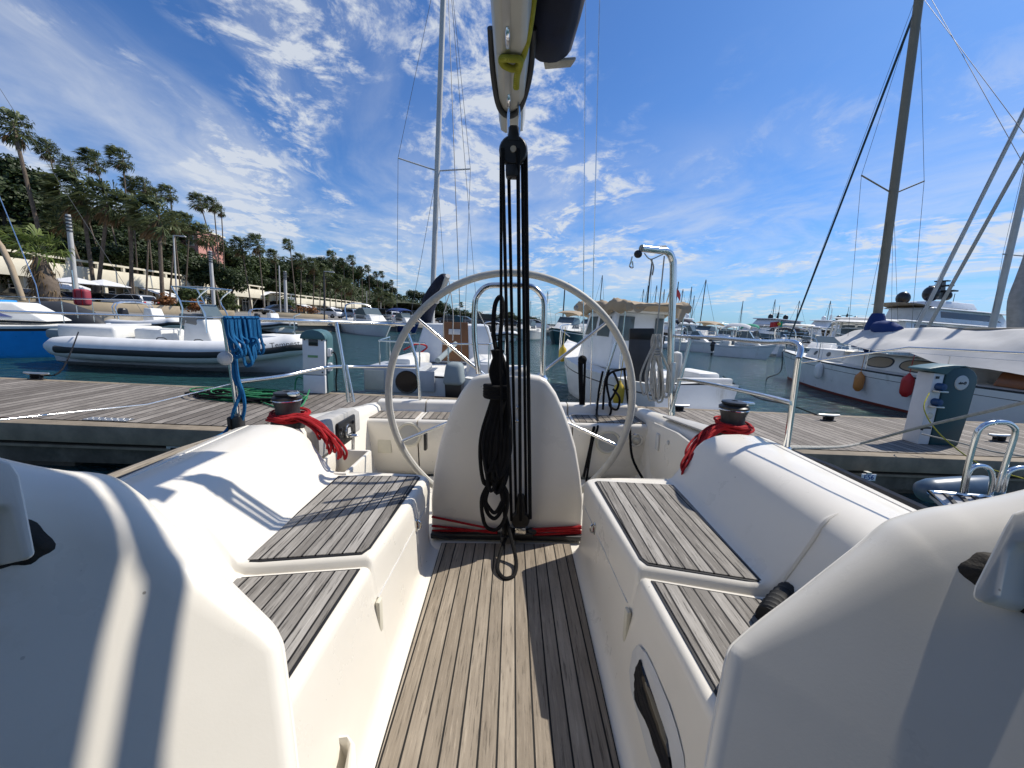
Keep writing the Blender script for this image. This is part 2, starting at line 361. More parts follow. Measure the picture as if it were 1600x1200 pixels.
M['bounce_hood'] = pmat('bounce_hood_canvas', (.42, .37, .28), .9, var=.05)  # pale so the added hood bounces warm fill
M['lens'] = pmat('smoked_window', (0.008, 0.008, 0.009), 0.06, spec=0.6)
M['pale'] = pmat('pale_grey_plastic', (0.55, 0.55, 0.54), 0.5, var=0.05)
# ================================================================== OWN YACHT (yacht frame)
yacht = thing('sailing_yacht', 'white sailing yacht whose teak cockpit with big steering wheel fills the foreground', 'sailboat', mat=BM @ Matrix.Translation((0, 1.2, 0.0)))
def ip(y, *kv): return float(np.interp(y, [k for k, v in kv], [v for k, v in kv]))
def side_section(s, y):
    if s < 0: xi = ip(y, (.68, .447), (1.1, .435), (1.77, .392)); xo = ip(y, (.5, .80), (1.05, .83), (1.85, .885)); xd = ip(y, (1.6, 1.44), (2.1, 1.39))
    else: xi = ip(y, (.67, .422), (1.1, .405), (1.78, .363)); xo = ip(y, (.5, .76), (1.05, .78), (1.77, .80)); xd = ip(y, (1.5, 1.36), (2.1, 1.31))
    zt = 1.0
    if y < 1.085: zt = 0.975
    c = 1.0 + 0.0 * y
    foot = xi - (0.035 if s < 0 else 0.02)
    foot = ip(y, (.8, xi - .075), (1.75, xi - 0.0)) if s < 0 else ip(y, (.8, xi - .075), (1.75, xi - 0.01))
    P = [(foot - .075, .600), (foot - .045, .602), (foot - .018, .612), (foot, .635), (foot + .006, .67), (xi - .006, zt - .060), (xi - .003, zt - .028), (xi + .002, zt - .011), (xi + .010, zt - .003), (xi + .020, zt),
         (xo - .07, zt), (xo - .035, zt + .003), (xo - .012, zt + .014), (xo + .008, zt + .042), (xo + .085, c + .155), (xo + .105, c + .19), (xo + .13, c + .215), (xo + .165, c + .232), (xo + .21, c + .243), (xo + .28, c + .246),
         (xo + .355, c + .24), (xo + .36, c + .234), (xo + .365, c + .24), (xo + .42, c + .225), (xd - .04, 1.165), (xd - .012, 1.155), (xd, 1.14), (xd + .005, 1.09), (xd - .01, .75), (xd - .12, .2), (xd - .5, -.3)]
    return [V(s * x, y, z) for x, z in P]
seam_y = {-1: 1.03, 1: 1.03}
for s in (-1, 1):
    ys = [.20, .5, .8, .92, 1.06, 1.08, 1.083, 1.092, 1.10, 1.12, 1.25, 1.4, 1.6, 1.72, 1.765, 1.785]
    rows = []
    for y in ys:
        r = side_section(s, y)
        if 1.083 <= y <= 1.092:              # moulded gutter between the two seats
            r = [p + (V(0, 0, -.012) if 6 <= i <= 12 else V(0, 0, 0)) for i, p in enumerate(r)]
        if 1.0 < y < 1.2: r = [p + V(0, ip(abs(p[0]), (.45, .045), (.83, -.015)) if s < 0 else ip(abs(p[0]), (.42, .02), (.77, -.066)), 0) for p in r]
        rows.append(r)
    endc = [V(s * .30, 1.795, .60)]
    last = rows[-1]; cen = np.mean(last[5:24], axis=0)
    # rounded aft end of seat and coaming
    for k, (dy, sh) in enumerate(((.012, .985), (.022, .95), (.027, .90), (.029, .6))):
        rows.append([V(cen[0] + (p[0] - cen[0]) * sh, last[0][1] + dy, cen[2] - .1 + (p[2] - cen[2] + .1) * sh) if 5 <= i <= 23 else p + V(0, dy, 0) for i, p in enumerate(last)])
    MB().grid(rows).build('cockpit_side', M['gel'], yacht, 'B', angle=60)
    # coaming seam (moulded break line)
    a = side_section(s, 1.02)
    if s > 0: MB().tube([p + V(0, .0 + .05 * (i / 9), -.004) for i, p in enumerate(a[12:18])], [.004, .009, .009, .009, .003], 8, sub=3).build('coaming_bead', M['gel'], yacht, 'B')
# locker lid line + latch on each seat front
for s, lx in ((-1, .425), (1, .397)):
    y0, y1 = 1.10, 1.77
    def fx(y, z): 
        q = side_section(s, y); return float(np.interp(z, [q[4][2], q[5][2]], [abs(q[4][0]), abs(q[5][0])]))
    g = MB()
    for a, b in (((1.765, .885), (1.15, .865)), ((1.15, .865), (1.13, .865))):
        g.tube([(s * (fx(a[0], a[1]) - .0005), a[0], a[1]), (s * (fx(b[0], b[1]) - .0005), b[0], b[1])], .0022, 6)
    g.build('lid_seam', M['pale'], yacht, 'B')
    MB().box((s * (fx(1.1, .80) + .002), 1.12 if s < 0 else 1.10, .80), (.016, .03, .13)).build('drain_slot', M['cream'], yacht, 'B', bevel=.006)
    ly = 1.55; lz = .885; q = s * (fx(ly, lz) - .004)
    la = MB().box((q, ly, lz), (.010, .030, .050)).build('latch', M['steel'], yacht, 'B', bevel=.004)
    MB().tube([(q - s * .006, ly, lz + .018), (q - s * .016, ly, lz + .008), (q - s * .016, ly, lz - .012), (q - s * .004, ly, lz - .022)], .004, 8, sub=4).build('latch_ring', M['steel'], la, 'B')
# teak panels
def panel(name, pts, z, mat, border=.008):
    P = [V(*p) for p in pts]; c = sum(P) / len(P)
    def inset(d):
        n = len(P); out = []
        for i in range(n):
            e0 = unit(P[i] - P[i - 1]); e1 = unit(P[(i + 1) % n] - P[i]); n0 = V(-e0[1], e0[0]); n1 = V(-e1[1], e1[0])
            if np.dot(c - P[i], n0) < 0: n0 = -n0
            if np.dot(c - P[i], n1) < 0: n1 = -n1
            out.append(P[i] + (n0 + n1) / (1 + np.dot(n0, n1)) * d)
        return out
    o = MB().prism([(*p, z + .0005) for p in inset(0)], (0, 0, .0025)).build(name, M['caulk'], yacht, 'B')
    MB().prism([(*p, z + .0015) for p in inset(border)], (0, 0, .0050)).build('teak_planks', mat, o, 'B', bevel=.001, seg=1)
    return o
panel('seat_teak', [(-.430, 1.775), (-.455, 1.185), (-.470, 1.150), (-.818, 1.092), (-.822, 1.775), (-.45, 1.795)], 1.0, M['teak'])
panel('seat_teak', [(-.462, 1.112), (-.478, .3), (-.79, .3), (-.822, 1.055)], .975, M['teak'])
panel('seat_teak', [(.404, 1.765), (.424, 1.155), (.438, 1.124), (.772, 1.043), (.778, 1.750), (.42, 1.778)], 1.0, M['teak'])
panel('seat_teak', [(.437, 1.084), (.455, .3), (.735, .3), (.758, 1.004)], .975, M['teak'])
panel('sole_teak', [(-.349, 1.872), (-.322, .2), (.292, .2), (.322, 1.885)], .604, M['sole'], .004)
# sole moulding and aft well
sm = MB().grid([[V(x, y, .599) for x in (-1.3, -.5, 0, .5, 1.25)] for y in (.1, 1.0, 1.9, 2.4, 2.76)])
sm.build('cockpit_sole', M['gel'], yacht, 'B')
# aft cockpit: side walls, quarters
for s in (-1, 1):
    xw = 1.02 if s < 0 else .965; xd0 = 1.42 if s < 0 else 1.335
    rows = []
    for y, dx in ((1.80, 0), (1.95, 0), (2.2, -.02), (2.45, -.06), (2.7, -.12), (2.9, -.2), (3.02, -.30), (3.08, -.42)):
        xe = xd0 + dx; zr = 1.20 - .09 * (y - 1.8)
        wl = xw + .0 + (0 if y < 2.8 else -.02)
        pr = [(wl - .06, .6), (wl - .02, .61), (wl, .64), (wl + .03, zr - .06), (wl + .04, zr - .025), (wl + .065, zr - .005), (wl + .1, zr), (max(wl + .16, xe - .08), zr - .01), (max(wl + .19, xe - .02), zr - .03), (max(wl + .2, xe), zr - .06), (max(wl + .2, xe) - .02, .7), (xe - .3, .1), (xe - .7, -.3)]
        rows.append([V(s * a, y, b) for a, b in pr])
    MB().grid(rows).build('quarter_moulding', M['gel'], yacht, 'B', angle=60)
# transom bench in three pieces + rim
def bench(x0, x1):
    b = MB().grid([[V(x, y, z) for x in (x0, x1)] for y, z in ((2.80, .6), (2.785, .64), (2.74, .98), (2.74, 1.01), (2.748, 1.024), (2.765, 1.03), (3.01, 1.03), (3.02, 1.035), (3.025, 1.05), (3.03, 1.09), (3.04, 1.105), (3.06, 1.11), (3.12, 1.11), (3.14, 1.10), (3.15, 1.07), (3.12, .4), (3.0, -.2))])
    for x in (x0, x1):
        b.poly([V(x, y, z) for y, z in ((2.80, .6), (2.74, .98), (2.748, 1.024), (2.765, 1.03), (3.01, 1.03), (3.03, 1.09), (3.06, 1.11), (3.12, 1.11), (3.15, 1.07), (3.12, .4))])
    o = b.build('transom_bench', M['gel'], yacht, 'B', angle=50)
    MB().prism([(x0 + .02, 2.775, 1.031), (x1 - .02, 2.775, 1.031), (x1 - .02, 2.995, 1.031), (x0 + .02, 2.995, 1.031)], (0, 0, .006)).build('teak_planks', M['bench'], o, 'B')
    return o
bl = bench(-1.06, -.685); bc = bench(-.675, .44); br = bench(.45, 1.0)
# transom bench fittings
def disc(name, c, r, prof, mat, parent, n=28):
    return MB().lathe(prof, c, n, (0, -1, 0)).build(name, mat, parent, 'B')
for px, py, par in ((640, 678, bl), (950, 690, br)):
    c = by(px, py, 2.755); c[1] = 2.785 - (c[2] - .64) * .1324 - .002
    sp = disc('speaker', c, .09, ((.092, -.02), (.092, .004), (.088, .010), (.080, .012), (.074, .009), (.072, .006)), M['cream'], yacht)
    disc('speaker_cone', c, .07, ((.0, .0085), (.04, .0085), (.071, .0065), (.0715, .0)), M['speaker'], sp)
c = by(601, 696, 2.76); c[1] = 2.785 - (c[2] - .64) * .1324; MB().box(c + V(0, .0, 0), (.10, .012, .115)).build('inspection_hatch', M['cream'], yacht, 'B', bevel=.005)
c = by(993, 687, 2.755); c[1] = 2.785 - (c[2] - .64) * .1324 - .002
sk = disc('stern_light_socket', c, .05, ((.052, -.01), (.052, .003), (.046, .007), (.036, .007), (.034, -.006), (0.0, -.008)), M['steel'], yacht)
MB().ell(c + V(0, -.004, 0), (.022, .012, .022)).build('socket_bulb', M['cream'], sk, 'B')
# open helm well beside the pedestal: dark niche with switch plate
MB().box(by(665, 690, 2.66), (.02, .05, .12)).build('switch_plate', M['black'], yacht, 'B', bevel=.006)
# left engine panel recess under its grey hood
hd = MB().prism([V(-.995, y, z) for y, z in ((1.95, 1.16), (2.02, 1.205), (2.42, 1.185), (2.5, 1.15), (2.5, 1.02), (1.95, 1.02))], (-.10, 0, 0)).build('panel_hood', M['gelgrey'], yacht, 'B', bevel=.012)
ip_ = MB().box((-.985, 2.26, 1.085), (.02, .24, .15)).build('engine_panel', M['black'], yacht, 'B', bevel=.01)
MB().lathe(((.0, .012), (.030, .012), (.036, .016), (.042, .014), (.044, 0)), (-.976, 2.24, 1.09), 24, (1, -.25, 0)).build('gauge', M['winch'], ip_, 'B')
MB().tube([(-.962, 2.237 + .036 * math.cos(a), 1.09 + .036 * math.sin(a)) for a in np.linspace(0, 6.28, 24, endpoint=False)], .0035, 6, closed=True).build('gauge_ring', M['steel'], ip_, 'B')
MB().prism([(-.962, 2.215, 1.075), (-.962, 2.262, 1.075), (-.962, 2.255, 1.108), (-.962, 2.222, 1.108)], (.004, 0, 0)).build('gauge_face', M['pale'], ip_, 'B')
for y in (2.16, 2.33):
    for z in (1.05, 1.12): MB().lathe(((.0, .014), (.010, .012), (.013, 0)), (-.976, y, z), 12, (1, 0, 0)).build('key_switch', M['black'], ip_, 'B')
bxm = MB()
for a, b in (((-.99, 1.96, .91), (.02, .34, .20)), ((-.90, 1.96, .82), (.20, .34, .02)), ((-.80, 1.96, .91), (.02, .34, .20)), ((-.90, 1.80, .91), (.20, .02, .20)), ((-.90, 2.13, .91), (.20, .02, .20))): bxm.box(a, b)
bxm.build('stowage_box', M['gel'], yacht, 'B', bevel=.006)
thr = MB().tube([(-.93, 2.2, .84), (-.93, 2.2, .92), (-.925, 2.21, 1.06)], .009, 10, sub=4).build('throttle_lever', M['steel'], yacht, 'B')
MB().ell((-.925, 2.21, 1.07), (.034, .016, .010)).build('lever_knob', M['steel'], thr, 'B')
MB().lathe(((.0, -.02), (.03, -.02), (.034, 0), (.03, .03), (0, .035)), (-.94, 2.2, .86), 16, (1, 0, 0)).build('lever_pivot', M['steel'], thr, 'B')
# right locker front with handle
MB().prism([V(.955, y, z) for y, z in ((1.9, .75), (2.55, .75), (2.62, .95), (2.56, 1.10), (2.2, 1.135), (1.9, 1.13))], (.02, 0, 0)).build('locker_door', M['gel'], yacht, 'B', bevel=.012)
MB().box((.950, 2.44, 1.0), (.014, .05, .11)).build('locker_handle', M['pale'], yacht, 'B', bevel=.006)
MB().lathe(((0, .006), (.012, .006), (.014, 0)), (.953, 2.28, 1.045), 14, (-1, 0, 0)).build('locker_button', M['pale'], yacht, 'B')
MB().prism([V(x, y, 1.205 - .09 * (y - 1.8) + .003) for x, y in ((1.02, 2.0), (1.16, 2.0), (1.08, 2.52), (1.0, 2.52))], (0, 0, .012)).build('nonslip_pad', M['gelgrey'], yacht, 'B', bevel=.004)
# jib track and toe rail on each side deck
for s in (-1, 1):
    a = 1.255 if s < 0 else 1.165
    MB().bar((s * a, 1.0, 1.225), (s * (a + .01), 1.42, 1.222), .012, .010).build('genoa_track', M['black'], yacht, 'B')
    xd = 1.44 if s < 0 else 1.36
    MB().tube([(s * (xd + .01), .4, 1.16), (s * (xd + .01), 1.6, 1.16), (s * (xd - .03), 2.0, 1.15)], .018, 8).build('rubbing_strake', M['bench'] if s < 0 else M['black'], yacht, 'B')
# ---- helm pedestal
out = [(-.415, .600), (-.416, .81), (-.400, .97), (-.376, 1.093), (-.345, 1.20), (-.308, 1.298), (-.255, 1.395), (-.221, 1.44), (-.20, 1.462), (-.165, 1.475), (-.10, 1.485), (-.011, 1.49), (.08, 1.485), (.14, 1.477), (.172, 1.463), (.192, 1.44), (.225, 1.395), (.266, 1.311), (.305, 1.215), (.339, 1.108), (.368, .97), (.390, .827), (.391, .600)]
cen = V(-.011, 1.0)
def pring(y, sh, dz=0): return [V(cen[0] + (x - cen[0]) * sh, y, .6 + (z - .6) * sh + dz) for x, z in out]
MB().grid([pring(1.935, .0), pring(1.935, .5), pring(1.936, .9), pring(1.938, .97), pring(1.943, .985), pring(1.952, .997), pring(1.97, 1.0), pring(2.05, .995), pring(2.09, .97), pring(2.10, .9), pring(2.10, 0)], False).build('helm_pedestal', M['gel'], yacht, 'B', angle=70)
MB().box((-.012, 1.934, 1.31), (.035, .012, .34)).build('pedestal_plate', M['pale'], yacht, 'B', bevel=.004)
for z in (1.25, 1.32): MB().ell((.03, 1.932, z), (.009, .006, .009), 10, 6).build('pedestal_bolt', M['steel'], yacht, 'B')
MB().box((0, 2.01, 1.50), (.20, .13, .05), taper=(.8, .7)).build('compass_base', M['gel'], yacht, 'B', bevel=.02)
# grab rail
gl, gr = by(749, 590, 2.04), by(848, 592, 2.04); tl, tr = by(742, 470, 2.04), by(851, 470, 2.04)
ztop = by(797, 446, 2.04)[2]
gp = [gl, V(tl[0], 2.04, gl[2] + .2), V(tl[0], 2.04, ztop - .10), V(tl[0] + .018, 2.04, ztop - .045), V(tl[0] + .06, 2.04, ztop - .008), V(tl[0] + .12, 2.04, ztop), V(tr[0] - .12, 2.04, ztop), V(tr[0] - .06, 2.04, ztop - .008), V(tr[0] - .018, 2.04, ztop - .045), V(tr[0], 2.04, ztop - .10), V(tr[0], 2.04, gl[2] + .2), gr]
gb = MB().tube(gp, .0145, 12, sub=4).build('grab_rail', M['steel'], yacht, 'B')
for g in (gl, gr): MB().lathe(((.03, -.02), (.03, .0), (.02, .012), (.016, .02)), g, 14).build('rail_socket', M['steel'], gb, 'B')
# steering wheel
WC = V(-.008, 2.24, 1.305); WR = .712
rim = [WC + V(math.sin(a) * WR, 0, math.cos(a) * WR) for a in np.linspace(0, 2 * math.pi, 96, endpoint=False)]
wheel = MB().tube(rim, .0205, 14, closed=True).build('steering_wheel', M['leather'], yacht, 'B')
st = MB()
for a in np.linspace(R(200), R(275), 95):        # stitched seam of the leather wrap
    p = WC + V(math.sin(a) * (WR - .019), -.009, math.cos(a) * (WR - .019)); st.ell(p, (.0036, .0036, .0036), 6, 4)
st.build('leather_stitching', M['pale'], wheel, 'B')
for a in (R(-50), R(50), R(113), R(-113), R(180)):
    d = V(math.sin(a), 0, math.cos(a))
    MB().tube([WC + d * .06 + V(0, .05, 0), WC + d * .3 + V(0, .025, 0), WC + d * (WR - .008)], .0095, 10).build('wheel_spoke', M['steel'], wheel, 'B')
MB().lathe(((0, -.06), (.055, -.05), (.06, 0), (.05, .05), (.03, .14), (0, .14)), WC + V(0, .05, 0), 20, (0, -1, 0)).build('wheel_hub', M['steel'], wheel, 'B')
MB().ell(by(900, 481, 2.235), (.014, .014, .016), 10, 6).build('spoke_turks_head', M['rwhite'], wheel, 'B')
# traveller track across the sole, control lines
MB().box((-.012, 1.915, .626), (.80, .035, .03)).build('traveller_track', M['black'], yacht, 'B', bevel=.006)
MB().box((.06, 1.905, .652), (.13, .06, .03)).build('traveller_car', M['black'], yacht, 'B', bevel=.008)
for x in (.0, .12): MB().ell((x, 1.90, .665), (.028, .018, .022), 14, 8).build('traveller_block', M['black'], yacht, 'B')
# winches
def winch(px, py, ztop):
    c = by(px, py, 1.98); c[2] = 1.19
    w = MB().lathe(((.082, -.01), (.082, .022), (.072, .034), (.060, .044), (.056, .075), (.058, .10), (.066, .126), (.068, .132), (.045, .134), (0, .134)), c, 28).build('winch', M['winch'], yacht, 'B')
    MB().lathe(((.044, .132), (.070, .138), (.072, .150), (.060, .158), (.056, .162), (.062, .168), (.060, .176), (.040, .18), (.016, .18), (.014, .172), (0, .172)), c, 28).build('winch_cap', M['black'], w, 'B')
    MB().box(c + V(.052, -.03, .172), (.05, .04, .02)).build('self_tailer_arm', M['steel'], w, 'B', bevel=.006)
    MB().tube([c + V(math.cos(t) * .068, math.sin(t) * .068, .136) for t in np.linspace(0, 6.28, 24, endpoint=False)], .004, 6, closed=True).build('winch_ring', M['steel'], w, 'B')
    return c
WL = winch(450, 645, 0); WRR = winch(1143, 672, 0)
# ---- boom, sail cover
bo = MB().grid([[V(x - .025, y, z) for x, z in ((-.048, 2.60), (-.03, 2.588), (.03, 2.588), (.048, 2.60), (.058, 2.64), (.058, 2.74), (.045, 2.775), (-.045, 2.775), (-.058, 2.74), (-.058, 2.64))] for y in (-3.4, 0, 1.0, 1.92)], True, True)
boom = bo.build('boom', M['boom'], yacht, 'B', bevel=.004, angle=30)
MB().box((-.037, .2, 2.5865), (.022, 3.2, .004)).build('boom_track', M['alu'], boom, 'B')
MB().bar((-.025, 1.922, 2.605), (-.025, 1.96, 2.72), .10, .012, (0, 1, 0)).build('boom_end_cap', M['alu'], boom, 'B')
for y in (1.30, 1.64): MB().tube([(-.034, y - .03, 2.585), (-.034, y - .02, 2.568), (-.034, y + .03, 2.568), (-.034, y + .04, 2.585)], .006, 8, sub=4).build('boom_bail', M['steel'], boom, 'B')
MB().tube([(-.095, 1.45, 2.70), (-.092, 1.58, 2.64), (-.075, 1.70, 2.590), (-.034, 1.74, 2.575), (.012, 1.70, 2.590), (.042, 1.58, 2.64), (.046, 1.45, 2.70)], .011, 10, sub=5).build('boom_strop', M['winch'], boom, 'B')
# navy sail cover bag on top of the boom, bulging to the right
cs = []
for y, k, dz in ((-3.2, 1.4, .25), (-1.5, 1.35, .15), (-.3, 1.28, .08), (.6, 1.18, .04), (1.1, 1.08, .02), (1.45, 1.0, 0), (1.60, .95, .0), (1.64, .86, .01), (1.655, .5, .02)):
    ring = []
    for t in np.linspace(0, 2 * math.pi, 28, endpoint=False):
        ring.append(V(.030 + .086 * k + np.sign(math.cos(t)) * abs(math.cos(t)) ** .6 * .086 * k + .008 * math.sin(5 * t + y * 3) * (math.cos(t) > -.5), y, 2.845 + dz + np.sign(math.sin(t)) * abs(math.sin(t)) ** .7 * .165 * min(k, 1.15)))
    cs.append(ring)
MB().grid(cs, True, True).build('sail_cover', M['navy'], yacht, 'B', angle=70)
MB().prism([(.09, 1.60, 2.69), (.21, 1.60, 2.70), (.20, 1.67, 2.715), (.10, 1.66, 2.70)], (0, 0, .012)).build('sail_clew', M['rwhite'], yacht, 'B', bevel=.004)
MB().tube([(x - .025, y, z) for x, y, z in ((.068, -.5, 2.78), (.068, .9, 2.74), (.066, 1.20, 2.68), (.05, 1.36, 2.61), (.02, 1.43, 2.575), (-.02, 1.42, 2.572), (-.03, 1.40, 2.58), (.0, 1.385, 2.572), (.03, 1.40, 2.576), (.02, 1.46, 2.565), (.018, 1.50, 2.55))], .011, 10, sub=6).build('outhaul_line', M['ryellow'], yacht, 'B')
# ---- unseen hood and port awning added to block sky fill; coachroof behind the camera
hood = []
for y, w, zt, zb in ((-.32, 1.12, 2.22, 1.35), (-.36, 1.13, 2.24, 1.35), (-.9, 1.10, 2.20, 1.35), (-1.5, 1.0, 1.85, 1.34), (-1.9, .95, 1.36, 1.33)):
    hood.append([V(-.0 + w * math.cos(a) * (abs(math.cos(a)) ** -.35 if abs(math.cos(a)) > .05 else 1), y, zb + (zt - zb) * math.sin(a) ** .7) for a in np.linspace(.02, math.pi - .02, 21)])
MB().grid(hood).build('sky_block_hood', M['bounce_hood'], yacht, 'B', angle=70)
MB().prism([V(-.06, .15, 2.70), V(-.95, .15, 2.70), V(-.95, -2.2, 2.70), V(-.06, -2.2, 2.70)], (0, 0, .008)).build('unseen_awning', M['navy'], yacht, 'B', smooth=False)
MB().grid([[V(x, y, z) for x, z in ((-1.42, 1.15), (-1.1, 1.30), (-.5, 1.36), (.5, 1.36), (1.05, 1.30), (1.36, 1.15))] for y in (-5, -2, -.75)]).build('coachroof', M['gel'], yacht, 'B')
MB().box((-.02, -.74, .98), (1.9, .04, .76)).build('companionway_bulkhead', M['wood'] if 'wood' in M else M['caulk'], yacht, 'B')
# ---- pushpit, stanchions, lifelines
def rail(name, pts, r=.0125, sub=5, mat='steel', par=yacht): return MB().tube(pts, r, 10, sub=sub).build(name, M[mat], par, 'B')
Lp = bz(375, 668, 1.17); Lt = by(350, 497, 1.93)
A = by(525, 503, 2.75); B_ = by(600, 506, 3.08); C_ = by(648, 508, 3.10)
rail('pushpit_rail', [Lt + V(.0, .0, -.0), by(400, 499, 2.15), by(460, 501, 2.45), A, B_, C_])
rail('pushpit_post', [Lp, Lp * .5 + Lt * .5, Lt], .0135, 1)
rail('pushpit_post', [by(545, 628, 2.70), by(535, 560, 2.72), A], .0125, 1)
rail('pushpit_post', [by(553, 628, 2.70), by(541, 570, 2.72)], .009, 1)
rail('pushpit_post', [by(657, 632, 3.08), by(650, 560, 3.09), by(632, 510, 3.10)], .0125, 2)
rail('pushpit_rail', [Lp * .5 + Lt * .5 + V(.0, .02, -.04), by(440, 588, 2.4), by(510, 574, 2.7), by(560, 573, 2.95), by(652, 573, 3.09)], .0115)
lamp = MB().lathe(((.016, 0), (.018, .03), (.014, .06), (0, .065)), by(645, 505, 3.10), 14).build('stern_light', M['pale'], yacht, 'B')
MB().ell(by(352, 560, 1.93), (.035, .03, .035), 12, 8).build('clamp_knob', M['pale'], yacht, 'B')
rail('lifeline', [Lt, by(170, 492, 1.2), by(-200, 480, .7)], .0035, 1)
rail('lifeline', [by(360, 600, 1.93), by(230, 632, 1.55), by(0, 656, 1.15), by(-150, 672, 1.0)], .003, 1)
Rp = bz(1228, 706, 1.18); Rt = by(1248, 560, 1.72)
RA = by(1190, 534, 2.1); RB = by(1120, 528, 2.6); RC = by(1056, 525, 3.0)
rail('pushpit_rail', [Rt, by(1251, 545, 1.74), by(1243, 536, 1.78), by(1225, 534, 1.86), RA, RB, RC])
rail('pushpit_post', [Rp, Rp * .5 + Rt * .5, Rt], .0135, 1)
rail('pushpit_post', [by(1048, 644, 2.98), by(1066, 580, 3.0), by(1078, 532, 3.0)], .0145, 1)
rail('pushpit_rail', [by(1238, 630, 1.72), by(1180, 615, 2.1), by(1090, 596, 2.75), by(1060, 592, 3.0)], .0115)
rail('lifeline', [Rt + V(.01, 0, -.02), by(1420, 543, 1.35), by(1760, 560, .9)], .0035, 1)
rail('pushpit_post', [by(930, 640, 3.08), by(948, 580, 3.09), by(962, 535, 3.10)], .0125, 1)
MB().lathe(((.02, 0), (.02, .03), (.012, .04)), Rp - V(0, 0, .01), 14).build('post_base', M['steel'], yacht, 'B')
# outboard crane on the pushpit
cr = rail('outboard_crane', [by(1050, 648, 3.02), by(1048, 560, 3.02), by(1052, 430, 3.02), by(1050, 404, 3.02), by(1042, 393, 3.0), by(1028, 391, 2.97), by(1002, 388, 2.9)], .026, 5)
MB().lathe(((.033, -.12), (.033, .1), (.030, .12)), by(1048, 590, 3.02), 16).build('crane_sleeve', M['alu'], cr, 'B')
MB().ell(by(997, 397, 2.9), (.03, .02, .028), 12, 8).build('crane_block', M['black'], cr, 'B')
MB().tube([by(1000, 388, 2.9), by(1040, 386, 3.0)], .012, 8).build('crane_strop', M['rwhite'], cr, 'B')
MB().tube([by(988, 401, 2.9), by(986, 409, 2.9), by(984, 416, 2.9), by(989, 418, 2.9), by(988, 408, 2.9)], .006, 8, sub=4).build('crane_hook', M['steel'], cr, 'B')
MB().tube([by(1007, 396, 2.9), by(1016, 405, 2.95), by(1030, 400, 3.0), by(1039, 396, 3.0)], .004, 6, sub=4).build('crane_lashing', M['rwhite'], cr, 'B')
MB().tube([by(1017, 405, 2.95), by(1021, 417, 2.95), by(1019, 430, 2.95)], .006, 6, sub=4).build('crane_lashing', M['rwhite'], cr, 'B')
MB().tube([by(1038, 400, 2.98), by(1033, 450, 2.98), by(1025, 530, 2.99)], .005, 6).build('crane_fall', M['rwhite'], cr, 'B')
# outboard bracket pad
pb = [by(985, 514, 3.16), by(1023, 514, 3.16), by(1013, 598, 3.16), by(981, 594, 3.16)]
pad = MB().prism(pb, (0, .03, 0)).build('outboard_pad', pmat('dark_grey_board', (0.060, 0.064, 0.074), .6, var=.1), yacht, 'B', bevel=.004)
MB().prism([by(985, 513, 3.155), by(1022, 513, 3.155), by(1021, 531, 3.155), by(984, 530, 3.155)], (0, .04, 0)).build('pad_top', M['black'], pad, 'B', bevel=.003)
hs = MB().lathe(((0, -.13), (.035, -.12), (.042, -.08), (.042, .08), (.036, .11), (0, .125)), by(1056, 573, 3.1), 16).build('danbuoy_tube', M['pale'], yacht, 'B')
# backstay legs and tackle
MB().tube([by(922, 655, 3.05), by(937, 0, 3.0), by(940, -120, 3.0)], .0042, 6).build('backstay', M['steel'], yacht, 'B')
MB().tube([by(911, 560, 3.05), by(915, 0, 3.0), by(917, -120, 3.0)], .0038, 6).build('backstay', M['steel'], yacht, 'B')
tk = MB()
for a, b in ((905, 907), (909, 909), (914, 912)): tk.tube([by(a, 565, 3.05), by(b, 636, 3.05)], .010, 8)
tk.ell(by(910, 562, 3.05), (.035, .02, .035), 12, 8)
tk.build('backstay_tackle', M['rblack'], yacht, 'B')
MB().tube([by(935, 650, 3.0), by(928, 668, 2.74), by(922, 700, 2.72), by(912, 745, 2.7)], .010, 8, sub=4).build('backstay_line', M['rblack'], yacht, 'B')
MB().tube([by(932, 640, 3.0), by(934, 668, 2.73), by(926, 690, 2.71), by(916, 752, 2.7)], .008, 8, sub=4).build('backstay_line', M['rblack'], yacht, 'B')
MB().tube([by(982, 640, 2.9), by(984, 665, 2.72), by(988, 715, 2.7), by(1008, 754, 2.62)], .009, 8, sub=5).build('shore_lead', M['rblack'], yacht, 'B')
tg = MB()
for pts in ([(985, 575), (955, 582), (948, 600), (955, 640), (948, 655)], [(958, 580), (966, 600), (960, 615), (952, 632), (964, 640), (968, 622), (958, 608)], [(942, 580), (936, 610), (932, 648), (930, 668)], [(952, 578), (945, 600), (942, 640)], [(975, 575), (978, 600), (983, 640)]):
    tg.tube([by(x, y, 3.0) for x, y in pts], .009, 8, sub=5)
tag(tg.build('mooring_line', M['rblack'], None, 'B'), 'black rope tangle knotted on the stern rail right of the wheel', 'rope')
